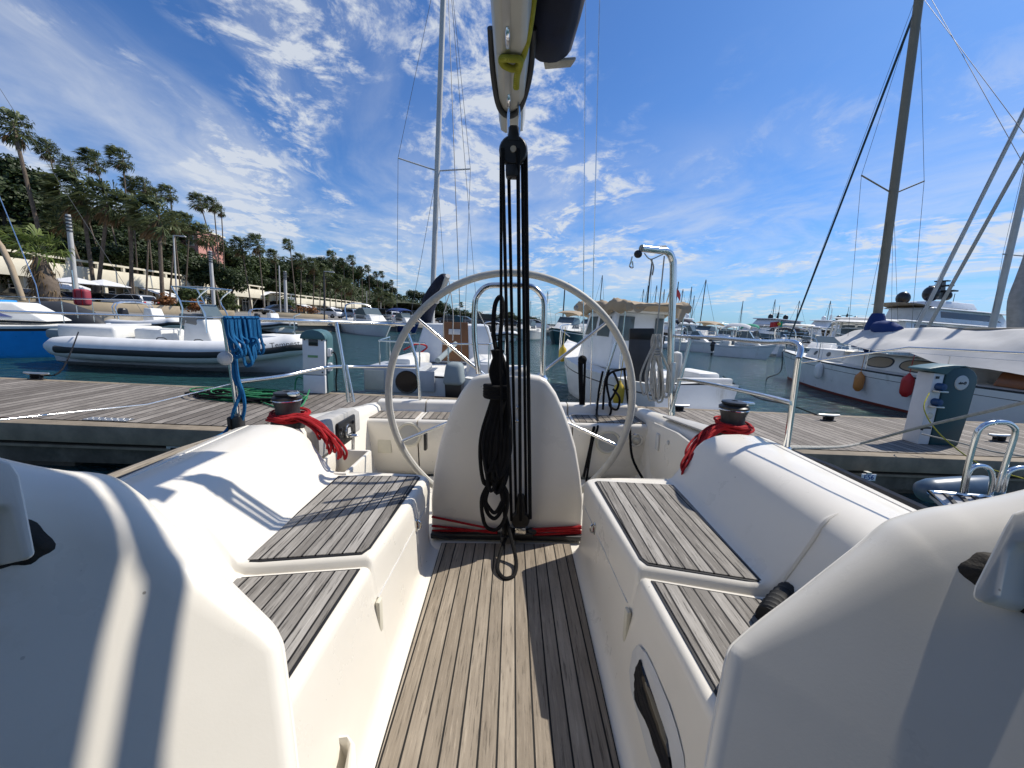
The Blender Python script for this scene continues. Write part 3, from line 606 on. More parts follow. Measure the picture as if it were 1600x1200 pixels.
# ---- cabin wings beside the camera
def wing(s, sil, A, nrm, inner, name='cabin_end'):
    n = unit(nrm); A = by(*A, .6)
    def hit(px, py):
        q = _ray(px, py, BF); return CAM + q * (np.dot(n, A - CAM) / np.dot(n, q))
    S0 = crm([V(*p, 0) for p in sil], 6)
    m = len(S0); S = []
    for i, p in enumerate(S0):
        r = float(np.interp(i / (m - 1), (0, .36, .48, .64, .74, 1), (.10, .10, .07, .04, .026, .022)))
        q = _ray(p[0], p[1], BF); S.append(CAM + q * (np.dot(n, A - n * r - CAM) / np.dot(n, q)) + n * r)
    m = len(S); rows = [[] for _ in range(12)]
    I = hit(*inner)
    for i, p in enumerate(S):
        u = i / (m - 1); r = float(np.interp(u, (0, .36, .48, .64, .74, 1), (.10, .10, .07, .04, .026, .022)))
        d = I - p; dl = np.linalg.norm(d); d = d / dl
        ts = (0, .04, .13, .3, .55, .85, 1.2)
        rows[0].append(p - n * (r + .25) - d * .03 + V(0, -.02, 0)); rows[1].append(p - n * (r * 1.3) - d * .004); rows[2].append(p - n * r)
        for k, t in enumerate(ts):
            x = t * r; dep = r - math.sqrt(max(r * r - (max(r - x, 0)) ** 2, 0))
            rows[3 + k].append(p + d * x - n * dep)
        rows[10].append(p + d * (dl * .55)); rows[11].append(p + d * dl * .98)
    # shift the rounding so the apparent outline keeps to the plane's edge
    o = MB().grid(rows).build(name, M['gel'], yacht, 'B', angle=75)
    return n, A, hit
wl = wing(-1, [(-260, 640), (-60, 700), (0, 718), (60, 732), (110, 740), (150, 743), (185, 750), (215, 768), (250, 800), (300, 848), (350, 900), (400, 950), (425, 976), (436, 996), (442, 1015), (448, 1060), (456, 1120), (466, 1210), (475, 1300)], (430, 985), (.5, -.60, .62), (-500, 1600))
wr = wing(1, [(1900, 690), (1660, 752), (1600, 768), (1540, 782), (1480, 793), (1440, 799), (1400, 810), (1372, 822), (1340, 850), (1290, 890), (1240, 930), (1190, 968), (1155, 998), (1142, 1012), (1135, 1030), (1126, 1075), (1115, 1130), (1102, 1200), (1085, 1300)], (1143, 1012), (-.5, -.58, .672), (2100, 1600))
# unseen awning right of the boom, shaped to cast the left wing's shadow bands
S_ = SUN_B / SUN_B[2]
def up(px, py, z=2.70): p = wl[2](px, py); return p + S_ * (z - p[2])
eg = [up(*p) for p in ((190, 800), (197, 860), (162, 1000), (125, 1200))]; hp = [up(*p) for p in ((244, 840), (262, 900), (244, 1000), (213, 1200))]
e0, e1 = eg[0], eg[-1]; h0, h1 = hp[0], hp[-1]
bim = [V(.06, e0[1] + .01, 2.7), V((.06 + e0[0]) / 2, e0[1] + .01, 2.7)] + eg + [e1 + (e1 - eg[-2]), V(e1[0] + .28, e1[1] - .2, 2.7), V(e1[0] + .30, .3, 2.7), V(e1[0] + .30, -2.2, 2.7), V(.06, -2.2, 2.7)]
aw0 = MB().prism(bim, (0, 0, .008)).build('unseen_awning', M['navy'], yacht, 'B', smooth=False)
MB().tube([V(.06, h0[1] + .04, 2.7), V((.06 + h0[0]) / 2, h0[1] + .03, 2.7)] + hp + [h1 + (h1 - hp[-2]), V(h1[0] + .30, h1[1] - .2, 2.7), V(h1[0] + .32, .3, 2.7), V(h1[0] + .32, -2.2, 2.7)], .021, 10, sub=6).build('shadow_hoop', M['alu'], aw0, 'B')  # added hoop, casts the narrow shadow band
# handrail feet with dark patches painting in the shade and stain under them
def foot(w, poly, dark, off, name='handrail_end'):
    n, A, hit = w
    P = [CAM + (hit(*p) - CAM) * .90 for p in poly]; cc = sum(P) / len(P); back = unit(cc - CAM) * .07 + V(.05 * np.sign(cc[0]), 0, -.02)
    MB().prism(P, back).build(name, M['gel'], yacht, 'B', bevel=.008, seg=3)
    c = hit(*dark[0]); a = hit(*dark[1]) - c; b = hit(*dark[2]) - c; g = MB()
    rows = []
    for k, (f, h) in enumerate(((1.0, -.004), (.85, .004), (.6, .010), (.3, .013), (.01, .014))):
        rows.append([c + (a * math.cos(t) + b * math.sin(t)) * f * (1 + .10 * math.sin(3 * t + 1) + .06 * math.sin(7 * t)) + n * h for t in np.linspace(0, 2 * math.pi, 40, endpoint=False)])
    g.grid(rows, True).build('shade_stain_patch', M['shade_stain'], yacht, 'B', angle=80)
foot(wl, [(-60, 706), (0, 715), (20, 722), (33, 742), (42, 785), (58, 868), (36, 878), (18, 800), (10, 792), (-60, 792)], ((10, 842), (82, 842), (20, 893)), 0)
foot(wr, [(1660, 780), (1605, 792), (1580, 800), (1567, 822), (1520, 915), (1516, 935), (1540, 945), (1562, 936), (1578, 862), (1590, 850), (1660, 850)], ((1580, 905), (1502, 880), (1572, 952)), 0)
# port in the right seat front
def fxr(y, z):
    q = side_section(1, y); return float(np.interp(z, [q[4][2], q[5][2]], [abs(q[4][0]), abs(q[5][0])]))
def port(rings, mat, name, par, d0, d1):
    pts = []
    for px, py in rings:
        p = bx(px, py, .37)
        for _ in range(6): p = bx(px, py, fxr(p[1], p[2]) - .002)
        pts.append(p)
    pts = crm(pts, 5, True)
    return MB().prism([p + V(-d0, 0, 0) for p in pts], (d1, 0, 0)).build(name, mat, par, 'B', bevel=.002, seg=1)
def strip(pairs, off, k=5):
    g_ = []
    for (lx_, ly_), (rx_, ry_) in pairs:
        r = []
        for j in range(k):
            px, py = lx_ + (rx_ - lx_) * j / (k - 1), ly_ + (ry_ - ly_) * j / (k - 1); p = bx(px, py, .37)
            for _ in range(8): p = bx(px, py, fxr(p[1], p[2]) - (off if 0 < j < k - 1 else off * .35))
            r.append(p)
        g_.append(r)
    return MB().grid(g_)
po = strip([((995, 1008), (999, 1008)), ((988, 1018), (1009, 1018)), ((983, 1048), (1024, 1048)), ((985, 1075), (1036, 1078)), ((990, 1095), (1045, 1100)), ((1002, 1140), (1058, 1140)), ((1012, 1180), (1068, 1180)), ((1030, 1240), (1074, 1240)), ((1050, 1290), (1066, 1292))], .008, 7).build('side_port', M['pale'], yacht, 'B')
strip([((998, 1031), (1001, 1030)), ((991, 1043), (1006, 1041)), ((988, 1054), (1011, 1052)), ((989, 1074), (1020, 1076)), ((991, 1093), (1030, 1104)), ((1005, 1128), (1040, 1134)), ((1015, 1155), (1047, 1155)), ((1026, 1185), (1052, 1190)), ((1042, 1232), (1057, 1235)), ((1058, 1275), (1060, 1277))], .013).build('port_glass', M['lens'], po, 'B')
# moulded pocket low on the left (open topped)
zk = .755
O_ = [bz(px, py, zk) for px, py in ((462, 1160), (478, 1143), (499, 1137), (516, 1150), (545, 1147), (555, 1160), (562, 1245), (452, 1245))]
I_ = [bz(px, py, zk) for px, py in ((475, 1167), (487, 1151), (499, 1146), (514, 1158), (541, 1155), (545, 1163), (530, 1238), (470, 1238))]
dn = lambda P, z: [V(p[0], p[1], z) for p in P]
md = lambda f: [a * f + b * (1 - f) for a, b in zip(O_, I_)]
q_ = MB().grid([dn(I_, .615), dn(I_, zk - .006), [p + V(0, 0, .002) for p in md(.3)], [p + V(0, 0, .002) for p in md(.7)], dn(O_, zk - .006), dn(O_, .60)], True); q_.poly(dn(I_, .615))
q_.build('moulded_pocket', M['gel'], yacht, 'B', angle=50)
# winch handle grip / ribbed hose end by the right seat
rh = MB()
pth = [bz(1200, 966, 1.0), bz(1214, 944, 1.005), bz(1238, 921, 1.01), bz(1264, 899, 1.02), bz(1284, 886, 1.02), bz(1300, 890, 1.0)]
pp = crm(pth, 12)
rh.tube(pp, [.026 + .004 * (i % 3 == 0) for i in range(len(pp))], 14)
tag(rh.build('ribbed_grip', M['rubber'], None, 'B'), 'ribbed black rubber hose lying on the right seat behind the cabin end', 'hose')

# ================================================================== MAINSHEET and running rope
ms = thing('mainsheet', 'black mainsheet tackle running from the boom end down to the cockpit floor', 'mainsheet', mat=BM @ Matrix.Translation((.04, 1.9, .66)))
tb = V(-.014, 1.66, 2.44)
MB().tube([tb + V(-.02, 0, .145), tb + V(-.022, 0, .09), tb + V(-.02, 0, .03)], .005, 8).build('shackle', M['steel'], ms, 'B')
MB().tube([tb + V(.015, 0, .145), tb + V(.022, 0, .09), tb + V(.02, 0, .03)], .005, 8).build('shackle', M['steel'], ms, 'B')
ub = MB().lathe(((0, -.02), (.050, -.02), (.056, -.012), (.056, .012), (.050, .02), (0, .02)), tb - V(0, 0, .03), 24, (0, 1, 0)).build('upper_block', M['black'], ms, 'B')
MB().box(tb + V(0, 0, .03), (.05, .05, .06), taper=(.7, .7)).build('block_head', M['black'], ub, 'B', bevel=.008)
MB().box(tb - V(0, 0, .105), (.055, .045, .05), taper=(1.1, 1.0)).build('block_tail', M['black'], ub, 'B', bevel=.01)
MB().lathe(((0, .004), (.012, .004), (.014, 0)), tb - V(0, .021, .03), 14, (0, -1, 0)).build('block_pin', M['steel'], ub, 'B')
lb = V(.058, 1.885, .74)
MB().lathe(((0, -.018), (.042, -.018), (.048, -.01), (.048, .01), (.042, .018), (0, .018)), lb, 22, (0, 1, 0)).build('lower_block', M['black'], ms, 'B')
MB().box(lb + V(0, 0, .085), (.05, .04, .11), taper=(.7, .8)).build('fiddle_cheek', M['black'], ms, 'B', bevel=.01)
MB().box(lb + V(0, 0, -.055), (.06, .05, .04)).build('block_swivel', M['steel'], ms, 'B', bevel=.008)
MB().box((-.015, 1.84, .665), (.055, .07, .04)).build('cam_cleat', M['winch'], ms, 'B', bevel=.008)
MB().lathe(((.028, -.02), (.032, 0), (.028, .02)), (-.015, 1.835, .71), 16, (1, 0, 0)).build('cleat_sheave', M['black'], ms, 'B')
falls = MB()
for xt, xb, r, yo in ((-.056, .012, .0072, -.04), (-.034, .036, .0072, .035), (.004, .058, .0078, -.035), (.022, .088, .0072, .03), (.034, .108, .0090, .0)):
    falls.tube([(xt, 1.66 + yo * .7, 2.41), ((xt + xb) / 2, 1.77 + yo, 1.58), (xb, 1.876 + yo * .6, .75)], r, 8)
falls.tube([(-.062, 1.66, 2.40), (-.050, 1.75, 1.5), (-.035, 1.78, .98), (-.018, 1.80, .70)], .0065, 8)
falls.build('sheet_falls', M['rblack'], ms, 'B')
coil = MB(); r2 = random.Random(3)
for k in range(22):        # gathered hank of spare sheet hung from the tackle
    t = k / 21; x0 = -.105 + .075 * t + r2.uniform(-.008, .008); yb = 1.80 + r2.uniform(-.035, .02); zb = ip(r2.random(), (0, .93), (1, 1.06))
    w = r2.uniform(.045, .07)
    coil.tube([V(-.075, 1.80, 1.60) + V(r2.uniform(-.03, .03), r2.uniform(-.02, .02), .02), V(-.10 + .05 * t, 1.80, 1.52), V(-.085 + .055 * t, 1.795, 1.42), V(x0 - .03, yb, 1.22), V(x0 - .035, yb, zb + .1), V(x0 - .012, yb - .01, zb), V(x0 + .025, yb, zb + .09), V(x0 + .03, yb, 1.22), V(-.065 + .05 * t, 1.81, 1.42), V(-.07 + .04 * t, 1.81, 1.53), V(-.06, 1.80, 1.62)], .0095, 7, sub=5)
for k in range(5):
    z = 1.405 + .011 * k; coil.tube([V(-.072 + .055 * math.cos(a), 1.80 + .04 * math.sin(a), z + .004 * math.sin(a + k)) for a in np.linspace(0, 6.28, 18, endpoint=False)], .0095, 7, closed=True)
for k, (zb, w) in enumerate(((.74, .05), (.80, .035), (.83, .03))):
    coil.tube([V(-.085, 1.79, 1.0), V(-.085 - w, 1.785, .90), V(-.08 - w * .8, 1.78, zb + .03), V(-.07, 1.775, zb), V(-.06 + w * .7, 1.78, zb + .05), V(-.06 + w, 1.785, .92), V(-.06, 1.79, 1.0)], .0095, 7, sub=6)
coil.tube([V(-.072, 1.80, 1.60), V(-.09, 1.80, 1.70), V(-.085, 1.81, 1.82), V(-.06, 1.82, 1.86), V(-.05, 1.82, 1.80), V(-.06, 1.81, 1.66), V(-.05, 1.80, 1.58)], .0105, 8, sub=6)
tag(coil.build('coiled_sheet', M['rblack'], None, 'B'), 'thick hank of coiled black rope hanging in front of the white helm pedestal', 'rope')
tail = MB().tube([(-.018, 1.80, .68), (-.05, 1.66, .63), (-.03, 1.60, .616), (.0, 1.585, .615), (.03, 1.62, .616), (.035, 1.70, .64), (-.005, 1.80, .75), (-.03, 1.80, .86), (-.05, 1.79, .98)], .0095, 8, sub=8)
tag(tail.build('sheet_tail', M['rblack'], None, 'B'), 'loop of black rope lying on the teak floor below the tackle', 'rope')
cl = MB()
for z, x0, z0 in ((.655, -.41, .668), (.668, -.41, .640), (.672, -.41, .72)): cl.tube([(x0, 1.93, z0), (-.06, 1.895, z)], .006, 8)
for z, z1 in ((.650, .645), (.664, .672), (.672, .655), (.680, .682)): cl.tube([(.12, 1.895, z), (.385, 1.93, z1)], .006, 8)
tag(cl.build('traveller_line', M['rred'], None, 'B'), 'thin red traveller lines stretched along the foot of the helm pedestal', 'rope')
# red sheets heaped on the winches
def red_coil(c, seed, sgn, drop, label):
    g = MB(); q = random.Random(seed)
    for k in range(7):           # loose turns round the drum
        rr = .070 + .006 * k * q.random(); z = .022 + .007 * k; ph = q.uniform(0, 6); ex = q.uniform(.0, .03)
        g.tube([c + V((rr + ex * max(0, math.cos(a + ph))) * math.cos(a), (rr + ex * max(0, math.cos(a + ph))) * math.sin(a), z + .012 * math.sin(a + ph)) for a in np.linspace(0, 2 * math.pi, 14, endpoint=False)], .0058, 7, closed=True, sub=3)
    for k in range(9):           # bights thrown over the coaming end
        j = V(q.uniform(-.02, .02), q.uniform(-.03, .03), q.uniform(-.01, .015)); f = q.uniform(.55, 1.12)
        a = c + V(-sgn * .05, -.05, .05) + j; top = c + V(sgn * .085, -.055, .045) + j
        e = top + (drop - top) * f + V(q.uniform(-.02, .02), q.uniform(-.02, .02), 0); w = V(q.uniform(.006, .016), q.uniform(-.02, .02), 0)
        m1 = top * .55 + e * .45 + V(sgn * .03, 0, .035) + w
        g.tube([a, c + V(sgn * .02, -.085, .05) + j, top + V(0, 0, .01), m1, e + V(0, 0, .05) + w, e + w * .3, e - w + V(0, 0, .045), m1 - w * 2.4 + V(0, 0, -.01), top - w + V(0, .015, .004), c + V(sgn * .03, -.07, .035) + j], .0058, 7, sub=6)
    tag(g.build('rope_coil', M['rred'], None, 'B'), label, 'rope', 'red ropes heaped on the winches')
red_coil(WL, 5, 1, by(528, 712, 1.84), 'red rope coil on the left winch spilling towards the engine panel')
red_coil(WRR, 8, -1, by(1068, 738, 1.80), 'red rope coil on the right winch spilling over the coaming end')
# blue rope hung on the left rail
bl_ = MB(); q = random.Random(11)
for k in range(17):
    t = k / 16; xt = 352 + 50 * t; jit = q.uniform(-3, 3); y_ = ip(xt, (350, 1.93), (400, 2.15)) - .02 + q.uniform(-.01, .01)
    zb = q.uniform(545, 572) if k % 3 else q.uniform(530, 550); xb = xt + q.uniform(-4, 12) - 14 * (t - .5); w = q.uniform(7, 14)
    p = lambda a, b: by(a, b, y_)
    bl_.tube([p(xt + w * .25, 498), p(xt, 495.5), p(xt - 1, 500), p(xb - w * .5, 530), p(xb - w * .2, zb - 6), p(xb + w * .3, zb), p(xb + w * .8, zb - 8), p(xt + w * .6, 525), p(xt + w * .3, 499)], .0070, 7, sub=5)
bl_.tube([by(368, 555, 1.95), by(372, 590, 1.95), by(380, 615, 1.95), by(382, 640, 1.96), by(374, 665, 1.97), by(360, 668, 1.97)], .0085, 7, sub=5)
bl_.tube([by(364, 550, 1.95), by(366, 590, 1.95), by(376, 612, 1.95), by(366, 640, 1.93), by(359, 665, 1.95), by(345, 680, 1.9), by(318, 690, 1.8)], .0085, 7, sub=5)
tag(bl_.build('rope_hank', M['rblue'], None, 'B'), 'hank of blue rope hung over the left stern rail', 'rope')
sh = MB().box(by(372, 662, 1.96), (.05, .05, .09)).box(by(362, 660, 1.95), (.02, .05, .07))
tag(sh.build('snatch_block', M['black'], None, 'B', bevel=.012), 'black snatch block at the foot of the left rail post', 'block')
# pale rope coil hanging by the crane
wc = MB(); q = random.Random(4)
for k in range(9):
    xt = 1025 + q.uniform(-5, 6); xb = 1018 + 4 * k + q.uniform(-4, 4) - 8; yb = q.uniform(608, 630); w = q.uniform(5, 9); y_ = 2.95 + q.uniform(-.03, .03)
    p = lambda a, b: by(a, b, y_)
    wc.tube([p(xt, 522), p(xt - 3, 540), p(xb - w, 585), p(xb - w * .5, yb - 5), p(xb, yb), p(xb + w * .6, yb - 8), p(xb + w * .5, 580), p(xt + 3, 540), p(xt + 1, 522)], .0075, 7, sub=5)
for k in range(3): wc.tube([by(1018 + 6 * math.cos(a) + 8, 545 + 4 * k + 2.5 * math.sin(a), 2.95 - .03 * math.sin(a)) for a in np.linspace(0, 6.28, 12, endpoint=False)], .0075, 7, closed=True)
tag(wc.build('rope_hank', M['rwhite'], None, 'B'), 'pale grey rope hank hanging beside the tall stern crane pole', 'rope')
# ================================================================== WATER, JETTY
wm = MB().grid([[V(x, y, 0) for x in (-900, -60, -20, 0, 20, 60, 900)] for y in (-300, -20, 0, 20, 60, 300, 1500)])
tag(wm.build('harbour_water', water_mat(), None, 'W'), 'teal rippled harbour water between the boats', 'water', kind='structure')
M['jet'] = plank_mat('jetty_boards', (0.13, 0.112, 0.094), (0.34, 0.305, 0.265), 0.118, 0.014, ax=0, rough=0.8)
M['conc'] = pmat('weathered_concrete', (0.22, 0.18, 0.13), 0.85, var=0.22, vscale=5, bump=0.25, bscale=50, stain=((0.10, 0.09, 0.07), 3.0, 0.56))
M['concd'] = pmat('damp_concrete', (0.11, 0.095, 0.072), 0.8, var=0.35, vscale=4, bump=0.3, bscale=30, stain=((0.04, 0.04, 0.03), 2.5, 0.5))
ja = math.atan2(.67, 10.77); jd = V(math.cos(ja), math.sin(ja), 0); jn = V(-math.sin(ja), math.cos(ja), 0)
J0 = V(0, 3.93, .52)
jet = thing('floating_jetty', 'grey planked floating jetty running across behind the yacht', 'jetty', mat=Matrix.Translation(Vector(J0 - V(0, 0, .52))) @ Matrix.Rotation(ja, 4, 'Z'))
MB().box((0, 1.05, .475), (40, 1.90, .09)).build('deck_boards', M['jet'], jet)
sl_ = MB()
for k in range(-4, 5): sl_.box((k * 4.0 + .3, .05, .43), (3.985, .18, .18))
sl_.build('concrete_edge', M['conc'], jet, bevel=.012)
sl_ = MB()
for k in range(-4, 5): sl_.box((k * 4.0 + .3, 2.05, .43), (3.985, .14, .18))
sl_.build('concrete_edge', M['conc'], jet, bevel=.012)
MB().box((0, .10, .20), (40, .10, .20)).build('waling_beam', M['concd'], jet, bevel=.01)
MB().box((0, .03, .285), (40, .06, .03)).build('rub_rail', M['conc'], jet, bevel=.006)
fl = MB()
for k in range(-5, 6): fl.box((k * 3.4 + 1.2, 1.05, -.05), (2.2, 1.7, .55))
fl.build('float', M['concd'], jet, bevel=.02)
def jp(px, py): return wz(px, py, .52)
c = jp(165, 657); MB().box((0, 0, 0), (.42, .10, .006)).xf(Matrix.Translation(Vector(c + V(0, .03, .005))) @ Matrix.Rotation(ja, 4, 'Z')).build('chequer_plate', M['alu'], jet, 'W')
st_ = MB()
for k in range(7):
    for j in range(3): st_.ell(c + jd * (-.18 + .06 * k + .02 * (j % 2)) + jn * (-.025 + .03 * j + .03) + V(0, 0, .009), (.008, .008, .004), 6, 4)
st_.build('tread_stud', M['alu'], jet, 'W')
# berth plate with number
bpz = wy(1350, 743, J0[1] + .14)
pl = thing('berth_plate', 'small white berth plate with blue lettering under the jetty edge', 'sign', loc=bpz)
pn = V(math.sin(ja), -math.cos(ja), 0)
MB().box((0, 0, 0), (.165, .008, .075)).xf(Matrix.Translation(Vector(bpz + pn * .05)) @ Matrix.Rotation(ja, 4, 'Z')).build('plate', pmat('white_enamel', (.74, .76, .78), .35), pl, 'W', bevel=.002)
text_part('lettering', 'E56', pmat('blue_lettering', (.02, .07, .26), .5), pl, bpz + pn * .0555, jd, V(0, 0, 1), .078)
MB().box((0, 0, 0), (.05, .05, .02)).xf(Matrix.Translation(Vector(bpz + pn * .03 + V(0, 0, .045))) @ Matrix.Rotation(ja, 4, 'Z')).build('plate_bracket', M['alu'], pl, 'W')
bpl = wy(272, 703, J0[1] - .2)
pl2 = thing('berth_plate', 'tilted small grey berth plate left of the yacht below the jetty edge', 'sign', loc=bpl)
MB().box((0, 0, 0), (.14, .008, .075)).xf(Matrix.Translation(Vector(bpl)) @ Matrix.Rotation(ja, 4, 'Z')).build('plate', M['pale'], pl2, 'W')
MB().box((0, -.01, .01), (.05, .004, .03)).xf(Matrix.Translation(Vector(bpl)) @ Matrix.Rotation(ja, 4, 'Z')).build('plate_symbol', M['black'], pl2, 'W')
# cleats
def cleat(p, rz, label, k=1.0):
    t = thing('mooring_cleat', label, 'cleat', loc=p, rz=rz, group='cleats on the jetty')
    MB().tube([(-.17 * k, 0, .095 * k), (-.10 * k, 0, .085 * k), (0, 0, .082 * k), (.10 * k, 0, .085 * k), (.17 * k, 0, .095 * k)], [.012 * k, .022 * k, .024 * k, .022 * k, .012 * k], 10, sub=3).build('horn', M['alu'], t)
    b = MB().box((-.05 * k, 0, .035 * k), (.04 * k, .05 * k, .07 * k)).box((.05 * k, 0, .035 * k), (.04 * k, .05 * k, .07 * k)).box((0, 0, .006), (.20 * k, .08 * k, .012)); b.build('foot', M['winch'], t, bevel=.005)
    g = MB()
    for j in range(4): g.tube([(.06 * k * math.cos(a) * (1.3 if j % 2 else 1), .035 * k * math.sin(a), .03 * k + .014 * k * j) for a in np.linspace(0, 6.28, 16, endpoint=False)], .010 * k, 6, closed=True)
    tag(g.xf(WMAT[t.name]).build('mooring_turns', M['rblack'], None, 'W'), 'black rope turns round ' + label.split(' cleat')[0].replace('grey ', '') + ' cleat', 'rope', 'rope turns on the cleats')
cleat(jp(64, 592) - jn * .05, ja, 'grey mooring cleat at the far left jetty edge by the inflatable')
cleat(jp(1055, 640) - jn * .1, ja, 'grey mooring cleat at the far jetty edge under the launch')
cleat(jp(1560, 690), ja, 'grey mooring cleat on the right end of the jetty')
cleat(jp(1285, 655) - jn * .1, ja, 'grey mooring cleat at the far edge by the wooden sailboat')
# green hose coil
gh = MB(); q = random.Random(21); hc = jp(385, 622) + V(0, 0, .02)
for k in range(20):
    rx = q.uniform(.28, .62); ry = q.uniform(.10, .30); o = V(q.uniform(-.25, .25), q.uniform(-.08, .08), q.uniform(0, .055)); ph = q.uniform(0, 6)
    gh.tube([hc + o + V(rx * math.cos(a), ry * math.sin(a), .02 * math.sin(2 * a + ph)) for a in np.linspace(0, 6.28, 16, endpoint=False)], .0105, 6, closed=True, sub=2)
gh.tube([hc + V(.3, -.2, 0), jp(440, 640) + V(0, 0, .012), jp(470, 638) + V(0, 0, .02), jp(478, 622) + V(0, .1, .1)], .0105, 6, sub=5)
bh = MB()
for k in range(16):
    rx = q.uniform(.30, .66); ry = q.uniform(.12, .32); o = V(q.uniform(-.25, .25), q.uniform(-.08, .08), q.uniform(0, .05)); ph = q.uniform(0, 6)
    bh.tube([hc + o + V(rx * math.cos(a), ry * math.sin(a), .02 * math.sin(2 * a + ph)) for a in np.linspace(0, 6.28, 16, endpoint=False)], .0105, 6, closed=True, sub=2)
tag(bh.build('electric_cable', M['rblack'], None, 'W'), 'dark cable coil tangled under the green hose on the jetty', 'cable')
tag(gh.build('garden_hose', M['rgreen'], None, 'W'), 'heaped coil of green hose lying on the jetty', 'hose')
# power pedestals
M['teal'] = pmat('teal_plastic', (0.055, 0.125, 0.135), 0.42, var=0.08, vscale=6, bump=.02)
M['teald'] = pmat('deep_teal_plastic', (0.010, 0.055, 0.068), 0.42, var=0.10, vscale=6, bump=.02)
M['whitep'] = pmat('white_panel', (0.66, 0.66, 0.66), 0.4, var=0.04, stain=((.4, .38, .33), 4, .66))
def pedestal(p, rz, tealm, label, k):
    t = thing('power_pedestal', label, 'power pedestal', loc=p, rz=rz, group='power and water pedestals')
    w, d, h = .34, .26, .95
    # housing: teal shell with domed roof overhanging the white front (front = -y)
    prof = [(-w / 2, 0), (-w / 2, h - .14), (-w / 2 + .01, h - .09), (-w / 2 + .04, h - .045), (-w / 2 + .09, h - .015), (0, h), (w / 2 - .09, h - .015), (w / 2 - .04, h - .045), (w / 2 - .01, h - .09), (w / 2, h - .14), (w / 2, 0)]
    MB().prism([V(x, .0, z) for x, z in prof], (0, d, 0)).build('housing', tealm, t, bevel=.012)
    MB().prism([V(x * 1.06, -.10, z) for x, z in prof[1:-1]], (0, .115, 0)).build('roof_hood', tealm, t, bevel=.012)
    f = MB().box((0, -.035, .56), (w - .03, .07, .54)).build('front_panel', M['whitep'], t, bevel=.008)
    MB().box((0, -.035, .145), (w - .03, .07, .27)).build('lower_panel', M['whitep'], t, bevel=.008)
    MB().box((0, -.073, .76), (.13, .012, .09)).build('meter_window', M['lens'], f, bevel=.003)
    for x in (-.12, .12):
        for z in (.80, .33): MB().lathe(((0, .006), (.010, .005), (.012, 0)), (x, -.07, z), 10, (0, -1, 0)).build('panel_screw', M['black'], f)
    MB().box((-.01, -.0725, .56), (.14, .004, .035)).build('green_notice', pmat('green_notice', (.16, .30, .14), .5), f)
    return t, w, d, h
p1, w, d, h = pedestal(jp(490, 615) + V(.02, .04, 0), ja + R(3), M['teal'], 'white fronted power pedestal with grey teal roof left of the wheel', 0)
for z in (.62, .40):
    sk = MB().box((.185, .05, z), (.05, .09, .12)).build('side_socket', M['whitep'], p1, bevel=.008)
    MB().box((.215, .05, z + .01), (.03, .06, .06)).build('socket_lid', M['alu'], sk, bevel=.006)
MB().tube([(.20, .05, .62), (.27, .03, .60), (.29, .04, .40), (.27, .05, .20), (.26, .1, .02)], .011, 8, sub=5).build('shore_cable', M['rblack'], p1)
MB().tube([(-.17, -.04, .22), (-.24, -.04, .24), (-.27, -.05, .16), (-.27, -.08, .03)], .010, 8, sub=5).build('water_tap_hose', M['rgreen'], p1)
# right pedestal seen from its end: white face to the left, deep teal end towards us
pr_ = thing('power_pedestal', 'deep teal power pedestal with oval badge and blue sockets on the right', 'power pedestal', loc=jp(1470, 700) + jn * .12, rz=ja, group='power and water pedestals')
w2, d2, h2 = .46, .22, 1.0
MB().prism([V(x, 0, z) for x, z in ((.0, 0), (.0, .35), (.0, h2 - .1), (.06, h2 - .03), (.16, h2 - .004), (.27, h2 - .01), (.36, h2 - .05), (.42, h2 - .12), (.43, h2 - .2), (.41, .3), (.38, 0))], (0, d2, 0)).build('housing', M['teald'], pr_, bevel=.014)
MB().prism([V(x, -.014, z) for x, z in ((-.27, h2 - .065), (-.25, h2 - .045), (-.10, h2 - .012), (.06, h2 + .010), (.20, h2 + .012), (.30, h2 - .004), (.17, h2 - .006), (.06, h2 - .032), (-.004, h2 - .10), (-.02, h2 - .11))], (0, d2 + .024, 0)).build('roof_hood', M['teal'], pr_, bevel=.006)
fpr = MB().prism([V(x, .012, z) for x, z in ((-.155, .0), (-.152, .30), (-.14, .90), (-.004, .90), (-.004, .0))], (0, d2 - .024, 0)).build('front_panel', M['whitep'], pr_, bevel=.01)
nx = V(-.55, -.1, .06)
for x, z in ((-.065, .74), (-.07, .55)):
    s_ = MB().lathe(((.045, 0), (.045, .05), (.038, .075), (.0, .08)), (x, .012, z), 16, (0, -1, 0)).build('blue_socket', pmat('blue_socket_plastic', (.012, .055, .15), .4), fpr)
    MB().box((x - .01, -.035, z - .055), (.11, .10, .02)).build('socket_cover', M['alu'], s_, bevel=.005)
MB().lathe(((.0, .02), (.03, .018), (.04, .006), (.042, 0)), (-.08, .012, .37), 18, (0, -1, 0)).build('reset_button', M['cream'], fpr)
MB().box((-.10, .004, .85), (.035, .012, .03)).build('warning_label', M['black'], fpr)
tp = MB().tube([(-.15, -.02, .22), (-.19, -.03, .22), (-.195, -.03, .19)], .014, 8).box((-.14, -.03, .225), (.10, .03, .02)).build('tap', M['black'], pr_)
bd = MB().lathe(((.0, .010), (.07, .010), (.085, .008), (.092, 0)), (.22, -.002, .80), 28, (0, -1, 0), sx=1.0).build('oval_badge', M['pale'], pr_)
bw = MB()
bw.tube([(.085+.085, -.0145, .80), (.085+.095, -.0145, .785), (.0+.085+.105, -.0145, .81), (.0+.085+.115, -.0145, .785), (.0+.085+.13, -.0145, .805), (.0+.085+.14, -.0145, .79), (.0+.085+.155, -.0145, .80), (.0+.085+.17, -.0145, .815), (.0+.085+.18, -.0145, .80), (.0+.085+.165, -.0145, .785), (.0+.085+.15, -.0145, .795)], .0045, 6, sub=4)
